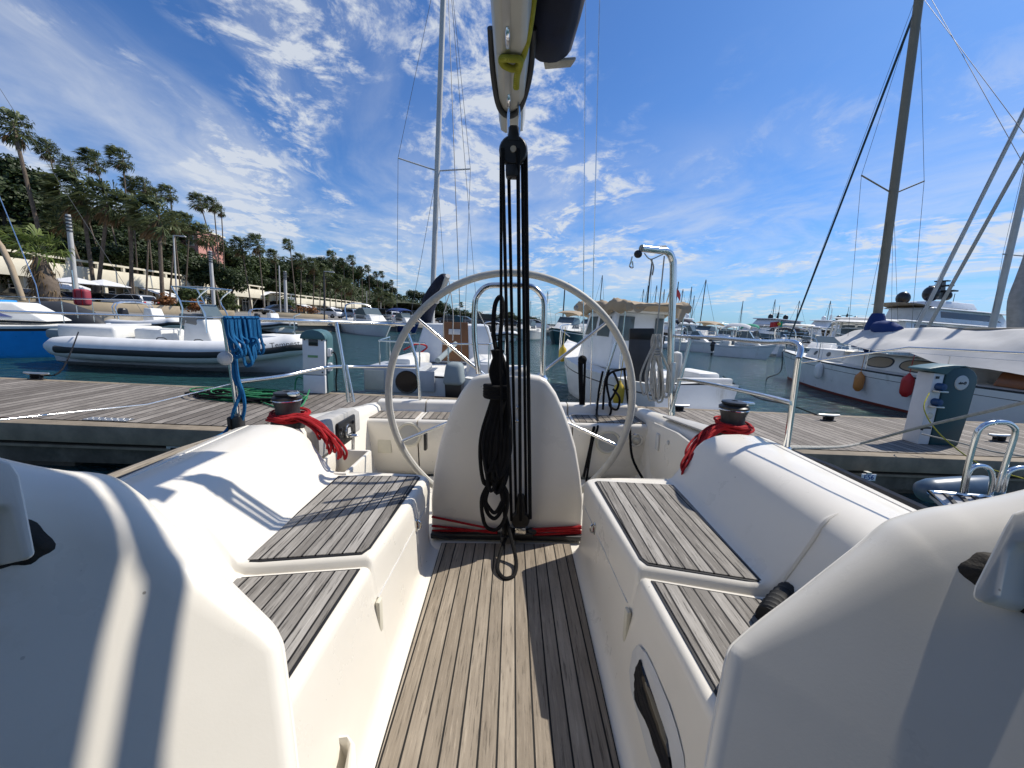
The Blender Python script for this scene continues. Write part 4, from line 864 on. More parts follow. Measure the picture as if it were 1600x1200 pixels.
bw.build('badge_mark', M['winch'], bd)
# mooring ropes
def rope(name, pts, r, mat, label, sub=6, cat='rope'): return tag(MB().tube(pts, r, 8, sub=sub).build(name, M[mat], None, 'W'), label, cat)
def b2w(p): return np.array(BM @ Vector(p))
rope('mooring_rope', [b2w(Rp) + V(0, 0, .02), wy(1330, 696, 3.4), wy(1440, 667, 2.9), wy(1600, 629, 2.3), wy(1800, 575, 1.9)], .011, 'rwhite', 'thick pale braided rope rising to the right from the rail post')
rope('mooring_rope', [wy(1452, 614, 4.5), wy(1444, 640, 4.35), wy(1470, 680, 4.2), wy(1530, 725, 4.0), wy(1600, 748, 3.6)], .006, 'ryellow', 'thin yellowish cord looping down in front of the teal pedestal')
rope('mooring_rope', [wy(1440, 678, 4.35), wy(1500, 692, 4.1), wy(1560, 707, 3.8), wy(1660, 720, 3.4)], .008, 'rwhite', 'pale slack rope crossing low before the teal pedestal')
rope('mooring_rope', [wy(1130, 588, 9.0), wy(1180, 620, 7.2), wy(1232, 632, 6.6), wy(1285, 652, 6.2)], .012, 'rblack', 'dark mooring rope from the launch to the jetty edge')
# neighbour's swim platform at right
sp = thing('swim_platform', 'slatted swim platform with chrome hand rails on the neighbouring boat at right', 'swim platform', mat=BM @ Matrix.Translation(Vector(by(1560, 790, 2.4))))
def q3(px, py, z): return bz(px, py, z)
zp = .72
P1, P2, P3 = q3(1449, 772, zp), q3(1478, 798, zp), q3(1640, 830, zp)
frm = [q3(1452, 770, zp), q3(1600, 782, zp), q3(1800, 800, zp), q3(1800, 880, zp), q3(1560, 850, zp), q3(1500, 812, zp)]
MB().prism([p - V(0, 0, .03) for p in frm], (0, 0, .03)).build('platform_deck', pmat('grey_platform', (.34, .34, .34), .5, var=.08), sp, 'B', bevel=.008)
MB().tube([p + V(0, 0, .004) for p in frm], .014, 8, closed=True).build('edge_tube', M['steel'], sp, 'B')
g = MB()
for k in range(9):
    a = q3(1478 + 22 * k, 772 + 1.8 * k, zp + .006); b = q3(1520 + 26 * k, 815 + 3 * k, zp + .006); g.bar(a, b, .022, .010)
g.build('deck_slats', M['rubber'], sp, 'B')
for pts in ([(1504, 770), (1512, 730), (1525, 682), (1533, 668), (1548, 661), (1570, 660), (1583, 666), (1586, 678), (1572, 722), (1558, 768)], [(1508, 768), (1511, 745), (1518, 732), (1530, 728), (1546, 733), (1551, 750), (1546, 775), (1540, 792)], [(1566, 770), (1573, 742), (1582, 734), (1600, 731), (1640, 735)]):
    MB().tube([by(x, y, 2.35) for x, y in pts], .015, 10, sub=5).build('hand_rail', M['steel'], sp, 'B')
fd = MB().lathe(((0, -.30), (.03, -.295), (.07, -.26), (.085, -.2), (.088, 0), (.085, .2), (.07, .26), (.03, .295), (0, .30)), by(1497, 764, 2.62), 18, (1, .05, .06)).build('fender', pmat('grey_blue_fender', (.06, .10, .15), .35, var=.1), None, 'B')
tag(fd, 'grey blue cylindrical fender lying behind the slatted swim platform', 'fender')
# ================================================================== BOATS
for k, c, r in (('hullwhite', (.72, .73, .72), .3), ('hullgrey', (.46, .48, .50), .35), ('hullblue', (.012, .27, .68), .3), ('deckwhite', (.72, .71, .67), .5), ('tube', (.72, .72, .71), .55), ('tubegrey', (.20, .21, .22), .6), ('strake', (.030, .032, .036), .6), ('tan', (.36, .28, .19), .85), ('canvaswhite', (.62, .62, .62), .9), ('awncloth', (.54, .53, .51), .9), ('bluecanvas', (.010, .035, .15), .85), ('green', (.02, .30, .19), .8), ('red', (.42, .02, .02), .5), ('orange', (.50, .20, .05), .5), ('yellow', (.55, .38, .03), .5), ('wood', (.20, .085, .03), .45), ('varnish', (.26, .085, .025), .3), ('outboard', (.018, .018, .02), .3), ('cover', (.22, .26, .27), .8), ('mastalu', (.50, .49, .47), .4), ('mastwood', (.23, .20, .15), .55), ('genoa', (.03, .06, .08), .8), ('lilac', (.12, .14, .30), .12), ('darkglass', (.010, .012, .015), .08), ('screen', (.10, .13, .14), .1), ('pinkred', (.30, .04, .06), .6), ('yachtgrey', (.22, .24, .28), .35)):
    M[k] = pmat(k + '_finish', c, r, var=0.07, vscale=3.0, bump=(.1 if r > .7 else 0), bscale=30)
M['hullwhite'] = pmat('hullwhite_finish', (.70, .72, .73), .3, var=.05, vscale=2, stain=((.42, .40, .34), 1.6, .60, (1, 1, .35)))
def boat_at(name, label, cat, bow, stern, z=0.0, group=None, heel=0.0):
    bow = V(*bow[:2]); stern = V(*stern[:2]); c = (bow + stern) / 2; d = bow - stern
    Mx = Matrix.Translation((c[0], c[1], z)) @ Matrix.Rotation(math.atan2(d[1], d[0]), 4, 'Z') @ Matrix.Rotation(R(heel), 4, 'X')
    return thing(name, label, cat, group=group, mat=Mx), float(np.linalg.norm(d))
def hull(t, L_, B_, fb, fs, mats, wide=.75, full=1.7, flare=1.12, rake=.10, name='hull', dmat=None, crown=.05, bands=((0, 0), (.10, 0), (.16, 0), (.92, 0), (1.0, 0)), mid=.45, srake=0.0):
    """mats by band; returns sheer(u)->(half breadth, z, x)"""
    def sh(u):
        w = wide + (1 - wide) * math.sin(min(u / mid, 1) * math.pi / 2) if u < mid else 1 - ((u - mid) / (1 - mid)) ** full
        z = fs + (fb - fs) * u ** 2 - .06 * math.sin(u * math.pi) * fb
        return max(w, .012) * B_ / 2, z, (u - .5) * L_
    rows = []; mi = []
    us = np.linspace(0, 1, 25)
    for u in us:
        b, z, x = sh(u); r = []
        for f, m in bands:
            zz = z * (1 - f); bb = b * (1 - (1 - 1 / flare) * f)
            xx = x - (rake * L_ * f * max(0, u - .55) / .45 if u > .55 else -srake * f * (1 - u / .55))
            r.append((xx, bb, zz))
        x0 = r[-1][0]; b0 = r[-1][1]
        r += [(x0 - .02 * L_ * (u > .6), b0 * .75, -.22 * fs - .05), (x0 - .05 * L_ * (u > .6), 0.004, -.45)]
        rows.append([V(*p) for p in r] + [V(p[0], -p[1], p[2]) for p in r[::-1]])
    mb = MB(); n = len(rows[0]); base = len(bands)
    mb.v = [tuple(p) for r in rows for p in r]
    for i in range(len(rows) - 1):
        for j in range(n - 1):
            k = min(j, n - 2 - j); m = bands[k][1] if k < base - 1 else bands[-1][1]
            mb.f.append((i * n + j, (i + 1) * n + j, (i + 1) * n + j + 1, i * n + j + 1)); mb.m.append(m)
    mb.f.append(tuple(range(n))); mb.m.append(bands[min(2, base - 1)][1])
    h = mb.build(name, mats, t, angle=50)
    dk = []
    for u in us:
        b, z, x = sh(u); dk.append([V(x, b * k, z - .015 + crown * (1 - k * k)) for k in (1, .6, 0, -.6, -1)])
    MB().grid(dk).build('deck', dmat or M['deckwhite'], t, angle=50)
    return sh
def loc(t, p): return np.array(WMAT[t.name].inverted() @ Vector(p))
def lrail(t, name, pts, r=.012, mat='steel', sub=0): return MB().tube(pts, r, 7, sub=sub).build(name, M[mat], t)
def wire(t, a, b, r=.004, mat='wire', name='stay'): return MB().tube([a, b], r, 5).build(name, M[mat], t)
def cabin(t, name, x0, x1, b0, b1, z0, z1, mat, slope0=.05, slope1=.4, top=.86, bevel=.05):
    """deckhouse from x0 (aft) to x1 (fwd) with half breadths b0 b1"""
    P = [V(x0, b0, z0), V(x1, b1, z0), V(x1, -b1, z0), V(x0, -b0, z0)]; h = z1 - z0
    Q = [V(x0 + slope0 * h, b0 * top, z1), V(x1 - slope1 * h, b1 * top, z1), V(x1 - slope1 * h, -b1 * top, z1), V(x0 + slope0 * h, -b0 * top, z1)]
    mb = MB().add(P + Q, [(3, 2, 1, 0), (4, 5, 6, 7), (0, 1, 5, 4), (1, 2, 6, 5), (2, 3, 7, 6), (3, 0, 4, 7)])
    o = mb.build(name, mat, t, bevel=bevel, seg=3)
    def side(s, u, v, off=.006):
        """point on the side face: u along, v up"""
        a = P[0] * (1 - u) + P[1] * u; b = Q[0] * (1 - u) + Q[1] * u; p = a * (1 - v) + b * v
        n = unit(np.cross(P[1] - P[0], Q[0] - P[0])); n = n if n[1] > 0 else -n; p = p + n * off
        return V(p[0], p[1] * s, p[2])
    return o, side
def outboard(t, x, y, z, k=1.0, cowl='outboard', tilt=0):
    ob = MB().box((x - .18 * k, y, z + .22 * k), (.42 * k, .34 * k, .36 * k), taper=(.72, .75), shift=(.02, 0)).build('outboard_cowl', M[cowl], t, bevel=.07 * k, seg=3)
    MB().box((x - .16 * k, y, z - .10 * k), (.26 * k, .26 * k, .40 * k), taper=(1.2, 1.1)).build('outboard_leg', M['outboard'], t, bevel=.03)
    MB().box((x - .20 * k, y, z - .45 * k), (.14 * k, .08 * k, .5 * k)).build('outboard_leg', M['outboard'], t, bevel=.02)
def fender(p, r, h, mat, label, group=None, tip=True):
    o = MB().lathe(((0, -h / 2), (r * .4, -h / 2 + .01), (r * .9, -h / 2 + r * .7), (r, -h / 2 + r * 1.3), (r, h / 2 - r * 1.3), (r * .9, h / 2 - r * .7), (r * .35, h / 2 - .01), (r * .2, h / 2 + .03), (0, h / 2 + .03)), p, 16).tube([V(*p) + V(0, 0, h / 2), V(*p) + V(.02, .0, h / 2 + .5)], .008, 5).build('fender', M[mat], None, 'W')
    return tag(o, label, 'fender', group)
# ---- white inflatable with lettering on its bow
rib, LL = boat_at('inflatable_boat', 'white rigid inflatable with dark strake and lettered bow beyond the jetty', 'inflatable', V(-5.75, 10.7), V(-11.35, 10.45))
def rib_tubes(t, L_, B_, rt, z, mat, strake, bowup=.28):
    for s in (1, -1):
        pts = [V(-L_ / 2, s * B_ / 2, z), V(-L_ * .2, s * B_ / 2 * 1.02, z), V(L_ * .12, s * B_ / 2, z + .03), V(L_ * .30, s * B_ / 2 * .82, z + bowup * .4), V(L_ * .42, s * B_ / 2 * .48, z + bowup * .8), V(L_ * .47, s * B_ * .17, z + bowup), V(L_ * .485, 0, z + bowup * 1.05)]
        pp = crm(pts, 6); m = len(pp); rr = [rt * float(np.interp(i / m, (0, .03, .08, 1), (.35, .8, 1, .95))) for i in range(m)]
        MB().tube(pp, rr, 18).build('tube', M[mat], t)
        stp = []
        for i, p in enumerate(pp[2:]):
            a = pp[max(0, i)]; b = pp[min(m - 1, i + 3)]; d = unit(b - a); n = unit(V(d[1], -d[0], 0)) * (1 if s < 0 else -1)
            stp.append(p + n * (rt * .97) )
        g = MB(); rows = []
        for p, q in zip(stp, [unit(V(b[1] - a[1], -(b[0] - a[0]), 0)) * (1 if s < 0 else -1) for a, b in zip(stp[:-1], stp[1:])] + [None]):
            if q is None: break
            rows.append([p + q * e + V(0, 0, z_) for e, z_ in ((-.035, .05), (.015, .025), (.028, -.03), (.012, -.09), (-.03, -.125))])
        g.grid(rows).build('rubbing_strake', M[strake], t)
    return
rib_tubes(rib, LL * 1.02, 2.0, .29, .52, 'tube', 'strake')
rh_ = []
for u in np.linspace(0, 1, 14):
    x = -3.0 + 6.0 * u; w = .80 * (1 - max(0, (u - .45) / .55) ** 2.2); zt = .45 + .25 * max(0, u - .5) ** 1.5
    rh_.append([V(x, w, zt), V(x, w * .9, .12 + .42 * max(0, u - .55) ** 1.3), V(x, 0, -.22 + .75 * max(0, u - .6) ** 1.4), V(x, -w * .9, .12 + .42 * max(0, u - .55) ** 1.3), V(x, -w, zt), V(x, 0, zt)])
MB().grid(rh_, True, True).build('hull', M['hullwhite'], rib)
MB().box((-2.2, 0, .85), (1.4, 1.5, .38)).build('stern_bench', M['deckwhite'], rib, bevel=.08, seg=3)
MB().box((-3.05, -.1, .78), (.5, 1.1, .25)).build('stern_cover', M['cover'], rib, bevel=.08)
MB().box((-1.0, 0, .80), (.7, .8, .45)).build('helm_seat', M['deckwhite'], rib, bevel=.06)
cn, _ = cabin(rib, 'console', -.15, .70, .40, .36, .45, 1.34, M['deckwhite'], .05, .35, .85, .05)
MB().box((.0, 0, 1.32), (.5, .70, .32), taper=(.9, .92), shift=(-.03, 0)).build('console_hood', pmat('console_grey', (.22, .21, .19), .5), rib, bevel=.06)
MB().prism([V(.42, -.36, 1.42), V(.42, .36, 1.42), V(.28, .30, 1.74), V(.28, -.30, 1.74)], (.015, 0, 0)).build('windscreen', M['screen'], rib)
for s in (1, -1):
    lrail(rib, 'bimini_frame', [V(.55, s * .46, 1.0), V(.5, s * .42, 1.5), V(.34, s * .42, 1.85), V(.66, s * .42, 2.16)], .018, sub=3)
    lrail(rib, 'bimini_frame', [V(-.15, s * .46, .9), V(-.05, s * .42, 1.6), V(-.28, s * .42, 2.14)], .018, sub=3)
for x, z in ((-.28, 2.14), (.66, 2.16), (-.12, 1.78)): lrail(rib, 'bimini_frame', [V(x, -.42, z), V(x, .42, z)], .016)
lrail(rib, 'bimini_frame', [V(-.28, -.42, 2.14), V(.66, -.42, 2.16)], .016); lrail(rib, 'bimini_frame', [V(-.28, .42, 2.14), V(.66, .42, 2.16)], .016)
MB().box((2.2, 0, .95), (1.0, .9, .16)).build('bow_cushion', M['deckwhite'], rib, bevel=.06)
lrail(rib, 'bow_post', [V(2.55, 0, .95), V(2.55, 0, 1.55), V(2.7, 0, 1.62)], .02)
hs_ = MB()
for x in (-.4, .5, 1.4, 2.0):
    a = V(x, -.86, .80); hs_.tube([a, a + V(.06, -.01, .05), a + V(.2, -.01, .05), a + V(.26, 0, 0)], .012, 6, sub=3)
hs_.build('grab_strap', M['strake'], rib)
pA = V(1.75, -1.165, .665); fw = unit(V(1.0, .36, .045))
tn_ = unit(V(.40, -.92, 0)); to_ = V(2.60, -.565, .72) + tn_ * .262 + V(0, 0, .125); Rm = WMAT[rib.name].to_3x3()
text_part('lettering', 'Tempest', M['strake'], rib, (WMAT[rib.name] @ Vector(to_))[:], (Rm @ Vector((.92, .40, .13)))[:], (Rm @ Vector(tuple(V(0, 0, .90) - tn_ * .42)))[:], .19)
rope('mooring_rope', [WMAT[rib.name] @ Vector((-2.0, -1.1, .9)), jp(100, 585) + V(0, 0, .1), jp(70, 592) + V(0, 0, .05)], .012, 'rblack', 'black mooring rope from the white inflatable down to the left cleat', sub=5)
# ---- blue sailboat at the left edge
bs, LL = boat_at('sailboat', 'bright blue hulled small sailboat with white cabin at the left edge', 'sailboat', V(-11.7, 12.3), V(-19.0, 8.9))
sh = hull(bs, 8.5, 2.7, 1.0, .84, [M['hullblue'], M['strake'], M['deckwhite']], .7, 1.9, bands=((0, 2), (.08, 1), (.16, 0), (.9, 0), (1, 0)))
cb, sd = cabin(bs, 'cabin_trunk', -1.6, 2.2, .95, .62, 1.0, 1.48, M['deckwhite'], .1, 1.4, .88, .05)
MB().prism([sd(-1, u, v) for u, v in ((.30, .22), (.86, .20), (.74, .80), (.36, .84))], (0, -.008, 0)).build('cabin_window', M['lilac'], bs)
MB().box((.1, 0, 1.50), (1.9, 1.2, .06)).build('hatch_cover', M['hullblue'], bs, bevel=.02)
for x in (-.2, 1.2): MB().ell((x, -1.18, 1.06), (.06, .04, .04), 10, 6).build('deck_fitting', M['steel'], bs)
MB().tube([(0.3, 0, 1.5), (.15, 0, 6.0), (0, 0, 10.5)], .055, 10).build('mast', M['mastalu'], bs)
MB().tube([(.2, 0, 2.45), (-1.5, 0, 2.5), (-3.4, 0, 2.55)], [.16, .20, .12], 10).build('sail_cover', M['bluecanvas'], bs)
wire(bs, (.15, 0, 10.3), (4.1, 0, 1.25), .006); wire(bs, (.15, 0, 10.3), (-4.1, 0, 1.0), .005)
for s in (1, -1): wire(bs, (.1, 0, 7.5), (.2, s * 1.25, 1.0), .005); lrail(bs, 'guard_rail', [V(-4.1, s * .95, 1.6), V(-1, s * 1.3, 1.6), V(2, s * 1.0, 1.65), V(4.0, s * .15, 1.75)], .008); 
for x, y in ((-3, 1.15), (-1, 1.3), (1, 1.2), (2.6, .78)):
    for s in (1, -1): lrail(bs, 'stanchion', [V(x, s * y, .98), V(x, s * y, 1.6)], .011)
# spar and shrouds crossing the left edge: A-frame mast crutch
crt = thing('leaning_spar', 'pale wooden spar leaning over the blue sailboat at the left edge', 'spar', loc=wy(60, 490, 13.5))
MB().tube([wy(-60, 320, 13.5), wy(2, 385, 13.5), wy(36, 470, 13.5)], .08, 10, sub=3).build('pole', M['tan'], crt, 'W')
MB().tube([wy(-10, 285, 13.5), wy(56, 445, 13.3), wy(64, 482, 13.2)], .014, 6).build('stay', M['steel'], crt, 'W')
# ---- stern-on sailboat beyond the jetty
olg, LL = boat_at('sailboat', 'white sailboat moored stern to the jetty with brown cabin door and covered outboard', 'sailboat', V(-1.15, 13.2), V(-1.35, 6.6), heel=-1.5)
sh = hull(olg, 6.6, 2.35, 1.05, .72, [M['hullwhite'], M['bluecanvas']], .80, 1.8, bands=((0, 0), (.08, 1), (.13, 0), (.85, 0), (1, 0)), srake=.0)
XS = -3.3
# port quarter stowage box with round hole, cut-out transom
ob_ = MB().box((XS + .44, .70, .66), (1.0, .95, .44)).build('quarter_locker', M['hullgrey'], olg, bevel=.03)
MB().lathe(((0, .004), (.16, .004), (.19, .01), (.20, 0)), (XS - .065, .42, .64), 24, (-1, 0, 0)).build('round_port', M['darkglass'], ob_)
MB().box((XS - .065, .98, .66), (.02, .34, .34)).build('locker_door', M['cream'], ob_, bevel=.01)
MB().box((XS - .04, .08, .66), (.02, .26, .36)).build('locker_door', M['hullgrey'], ob_, bevel=.008)
MB().prism([V(XS + .0, -.35, .12), V(XS + .0, -1.02, .12), V(XS + .35, -1.12, .95), V(XS + .35, -.62, .95)], (.5, 0, 0)).build('quarter_panel', M['hullgrey'], olg, bevel=.02)
txt = MB()
def scr(pts, o, ux, uy, k, r): return txt.tube([V(*o) + V(*ux) * x * k + V(*uy) * y * k for x, y in pts], r, 5, sub=5)
o_ = V(XS + .085, -.62, .56); ux = V(.0, -1, .0); uy = V(.30, 0, .95)
for pts in ([(0, .9), (-.05, 0), (.2, 0), (.25, .35), (0, .3)], [(.35, 0), (.5, .9), (.55, 0)], [(.9, .35), (.7, .3), (.7, 0), (.9, .1), (.92, .4), (.88, -.5), (.7, -.4)], [(1.1, .0), (1.05, .3), (1.3, .35), (1.32, 0), (1.1, 0), (1.45, .05)]): scr(pts, o_, ux, uy, .16, .008)
txt.build('script_name', M['bluecanvas'], olg)
cb, sd = cabin(olg, 'cabin_trunk', -1.2, 1.9, .98, .60, .75, 1.62, M['hullwhite'], .10, 1.1, .74, .05)
MB().prism([V(-1.235, .30, .80), V(-1.235, -.32, .80), V(-1.12, -.27, 1.66), V(-1.12, .27, 1.66)], (.02, 0, 0)).build('cabin_door', M['wood'], olg, bevel=.01)
MB().box((-1.17, .02, 1.45), (.02, .26, .12), rot=Matrix.Rotation(.13, 3, 'Y')).build('door_vent', M['pale'], olg, bevel=.02)
for s in (1, -1): MB().box((-2.1, s * .72, .86), (1.5, .42, .26)).build('cockpit_seat', M['deckwhite'], olg, bevel=.05)
outboard(olg, XS - .02, -.42, .62, 1.0, 'cover'); MB().box((XS + .0, -.42, .25), (.06, .95, .30)).build('motor_bracket', M['wood'], olg, bevel=.01)
MB().tube([(-2.9, .0, .98), (-2.2, -.05, 1.1), (-1.7, -.1, 1.22)], .05, 8).build('tiller_cover', M['cover'], olg)
mp = loc(olg, wy(677, 440, 9.4)); mt = loc(olg, wy(693, -10, 9.4)); mb_ = mp + (mp - mt) * .32
up = mt - mp
MB().tube([mb_, mp, mt, mt + up * .25], .062, 12).build('mast', M['mastalu'], olg)
for s, px in ((1, 622), (-1, 735)):
    a = loc(olg, wy(px, 247 if s > 0 else 264, 9.4)); m_ = mp + up * .41
    MB().tube([m_, a], .016, 7).build('spreader', M['mastalu'], olg)
    wire(olg, a, loc(olg, wy(620 if s > 0 else 726, 520, 9.4)), .005); wire(olg, a, mt + up * .2, .005)
    wire(olg, m_, loc(olg, wy(637 if s > 0 else 700, 520, 9.4)), .005)
wire(olg, mt + up * .2, loc(olg, wy(722, 575, 6.7)), .007); wire(olg, mt + up * .2, (3.25, 0, 1.1), .006)
bm_ = [loc(olg, wy(665, 498, 9.3)), loc(olg, wy(672, 470, 8.9)), loc(olg, wy(690, 440, 8.2)), loc(olg, wy(697, 432, 8.05))]
MB().tube(bm_, [.15, .17, .13, .06], 12, sub=5).build('sail_cover', M['navy'], olg)
MB().tube([loc(olg, wy(682, 472, 8.6)), loc(olg, wy(700, 431, 7.9))], .05, 10).build('boom', M['mastalu'], olg)
for s in (1, -1):
    lrail(olg, 'stern_rail', [V(XS + .1, s * .15, 1.3), V(XS + .1, s * .95, 1.32), V(XS + 1.0, s * 1.08, 1.34)], .014)
    for x, y in ((XS + .12, .25), (XS + .12, .95), (XS + 1.0, 1.08)): lrail(olg, 'stanchion', [V(x, s * y, .72), V(x, s * y, 1.32)], .013)
    for x, y in ((-.6, 1.17), (1.1, 1.0)): lrail(olg, 'stanchion', [V(x, s * y, .8), V(x, s * y, 1.4)], .012)
    wire(olg, (XS + 1.0, s * 1.08, 1.34), (3.0, s * .1, 1.55), .005, name='lifeline')
ln = MB()
for a, b in (((XS + 1, -.9, .9), (XS + 1.3, -.6, 1.9)), ((-2.0, -.1, 1.3), (-1.5, .1, 2.6)), ((-1.9, .1, 1.2), (-1.4, 0, 2.5))): ln.tube([a, ((a[0] + b[0]) / 2, a[1] + .05, (a[2] + b[2]) / 2), b], .010, 6, sub=3)
ln.build('running_line', M['rwhite'], olg)
rl = MB().tube([(-1.7, 1.0, 1.05), (-1.6, .75, 1.18), (-1.3, .6, 1.1), (-1.5, .8, .92)], .018, 6, sub=5)
rl.build('red_line', M['rred'], olg)
# ---- launch with beige canopy
lau, LL = boat_at('motor_launch', 'white motor launch with beige rolled canopy on its cabin right of the wheel', 'motor boat', V(1.62, 12.0), V(3.3, 6.9), heel=0)
sh = hull(lau, 5.4, 2.2, 1.28, .82, [M['hullwhite'], M['strake']], .86, 2.0, bands=((0, 0), (.22, 1), (.25, 0), (.9, 0), (1, 0)), flare=1.25)
cbn, sd = cabin(lau, 'wheelhouse', -.85, .85, .70, .60, .85, 2.10, M['hullwhite'], .0, .30, .90, .05)
MB().prism([sd(1, u, v, .004) for u, v in ((.12, .55), (.50, .55), (.50, .90), (.12, .90))], (0, .008, 0)).build('side_window', M['screen'], lau)
MB().prism([sd(1, u, v, .004) for u, v in ((.60, .55), (.92, .55), (.88, .90), (.60, .90))], (0, .008, 0)).build('side_window', M['screen'], lau)
MB().prism([V(-.86, .14, .88), V(-.86, -.32, .88), V(-.86, -.31, 1.50), V(-.86, .14, 1.50)], (-.02, 0, 0)).build('brown_door', M['wood'], lau, bevel=.01)
MB().prism([V(-.86, .58, 1.48), V(-.86, .18, 1.48), V(-.86, .17, 2.0), V(-.86, .55, 2.0)], (-.015, 0, 0)).build('rear_window', M['screen'], lau, bevel=.01)
MB().prism([V(-.86, -.37, 1.48), V(-.86, -.60, 1.48), V(-.86, -.57, 2.0), V(-.86, -.37, 2.0)], (-.015, 0, 0)).build('rear_window', M['screen'], lau, bevel=.01)
MB().box((-.10, 0, 2.13), (2.0, 1.40, .08)).build('roof', M['deckwhite'], lau, bevel=.035)
cv = []
q = random.Random(5)
for x in np.linspace(-1.42, .80, 34):
    r = []
    e = min(1, (x + 1.42) / .2, (.80 - x) / .2); k = .35 + .65 * math.sqrt(max(e, 0))
    for a in np.linspace(0, 2 * math.pi, 44, endpoint=False):
        c_, s_ = math.cos(a), math.sin(a); y = .78 * np.sign(c_) * abs(c_) ** .55; zz = np.sign(s_) * abs(s_) ** .6
        roll = math.exp(-((abs(y) - .72) / .12) ** 2)
        z = 2.23 + (.07 + .04 * roll) * zz * k - .10 * roll * (zz < 0) + q.uniform(-.018, .018) + .03 * math.sin(x * 7 + y * 3) + (.04 * math.sin(x * 13) * roll)
        r.append(V(x + .03 * math.sin(y * 9), y, z - .05 * (x < -1.5)))
    cv.append(r)
MB().grid(cv, True, True).build('canopy', M['tan'], lau, angle=50)
for x0, y0, dx, dy, dz in ((-1.43, -.7, -.03, .35, -.28), (-1.42, .3, .0, .4, -.14), (-.6, .79, .4, 0, -.12), (-1.2, -.79, .5, 0, -.18)):
    MB().grid([[V(x0 + dx * u + .03 * math.sin(5 * u), y0 + dy * u, 2.20 + dz * v * (1 - abs(2 * u - 1) ** 2) ) for u in np.linspace(0, 1, 7)] for v in (0, .5, 1)]).build('canopy_flap', M['tan'], lau, angle=50)
for y in (-.72, .72): lrail(lau, 'canopy_post', [V(-1.3, y, .9), V(-1.3, y, 2.2)], .014)
for s in (1, -1):
    lrail(lau, 'bow_rail', [V(.95, s * .80, 1.45), V(1.7, s * .72, 1.62), V(2.4, s * .35, 1.72), V(2.62, 0, 1.75)], .014, sub=3)
    for x, y, z in ((1.2, .82, 1.5), (1.8, .66, 1.63), (2.35, .36, 1.7)): lrail(lau, 'stanchion', [V(x, s * y, 1.02), V(x, s * y, z)], .012)
MB().box((-3.0, 0, .30), (.85, 1.9, .08)).build('bathing_platform', M['deckwhite'], lau, bevel=.03)
MB().box((-2.5, 0, .86), (.12, 1.9, .12)).build('stern_coaming', M['pale'], lau, bevel=.03)
MB().box((-2.0, -.55, .85), (.8, .5, .3)).build('stern_seat', M['deckwhite'], lau, bevel=.06)
t2 = MB()
for pts in ([(0, .3), (.15, .5), (.15, 0), (.2, .45), (.4, .5), (.42, 0)], [(.6, .5), (.6, .1), (.7, 0), (.9, .1), (.95, .5), (.95, .1), (1.1, 0)]): t2.tube([V(-2.66, .35 - x * .35, .45 + y * .35) for x, y in pts], .011, 5, sub=5)
t2.build('script_name', M['bluecanvas'], lau)
fl_ = lrail(lau, 'flag_staff', [V(-1.2, -.3, 2.2), V(-1.35, -.3, 2.75)], .012)
MB().grid([[V(-1.33 - .02 * i + .0, -.3 - .05 * j, 2.72 - .04 * j + .02 * math.sin(j * 2 + i) - .16 * i) for j in range(6)] for i in range(2)]).build('flag', M['red'], lau)
fender(wy(879, 553, 10.3), .10, .42, 'yellow', 'yellow fender hanging at the bow of the launch', None)
fender(WMAT[lau.name] @ Vector((-2.0, 1.14, .52)), .10, .45, 'yellow', 'yellow fender on the near side of the launch')
MB().ell(WMAT[lau.name] @ Vector((-2.6, -.5, 1.0)), (.13, .13, .12), 12, 8)
# ---- wooden sailboat with white awning
wd, LL = boat_at('sailboat', 'white classic sailboat with white awning over its boom and oval cabin windows', 'sailboat', V(11.9, 17.4), V(11.35, 5.2), heel=0)
sh = hull(wd, 12.2, 3.0, 1.18, .98, [M['hullwhite'], M['strake'], pmat('red_antifouling', (.18, .03, .02), .7)], .62, 1.9, bands=((0, 1), (.05, 0), (.20, 1), (.215, 0), (.93, 2), (1, 2)), rake=.05, mid=.42)
cb, sd = cabin(wd, 'coachroof', -2.3, 1.9, 1.10, .78, .92, 1.40, M['deckwhite'], .1, .8, .9, .06)
def oval(u0, u1, v0, v1, nm='cabin_window', mat='screen', ex=2.6, sdx=None, off=.0, tk=.02):
    pts = []
    for a in np.linspace(0, 2 * math.pi, 28, endpoint=False):
        c_, s_ = math.cos(a), math.sin(a); pts.append((sdx or sd)(1, (u0 + u1) / 2 + (u1 - u0) / 2 * abs(c_) ** (2 / ex) * np.sign(c_), (v0 + v1) / 2 + (v1 - v0) / 2 * abs(s_) ** (2 / ex) * np.sign(s_), off))
    return MB().prism(pts, (0, tk, 0)).build(nm, M[mat], wd)
for a, b in ((.14, .44), (.52, .74)):
    f = oval(a - .012, b + .012, .20, .90, 'window_frame', 'strake', 2.6, None, .0, .012); oval(a, b, .26, .84, 'cabin_window', 'tan', 2.6, None, .002, .014)
cf, sdf = cabin(wd, 'fore_cabin', 1.7, 4.0, .80, .52, 1.02, 1.42, M['deckwhite'], .2, .7, .9, .05)
oval(.32, .42, .35, .75, 'port_hole', 'darkglass', 2, sdf, .0, .012); oval(.70, .78, .35, .75, 'port_hole', 'darkglass', 2, sdf, .0, .012)
mb0 = loc(wd, wy(1362, 560, 13.2)); mt0 = loc(wd, wy(1437, -10, 13.2)); up = mt0 - mb0
MB().tube([mb0 - up * .05, mb0 + up * .6, mt0 + up * .12], [.125, .12, .11], 14).build('mast', M['mastwood'], wd)
MB().lathe(((.15, -.75), (.24, -.6), (.30, -.3), (.27, .1), (.2, .4), (.155, .52)), loc(wd, wy(1367, 515, 13.0)), 16).build('mast_cover', M['bluecanvas'], wd)
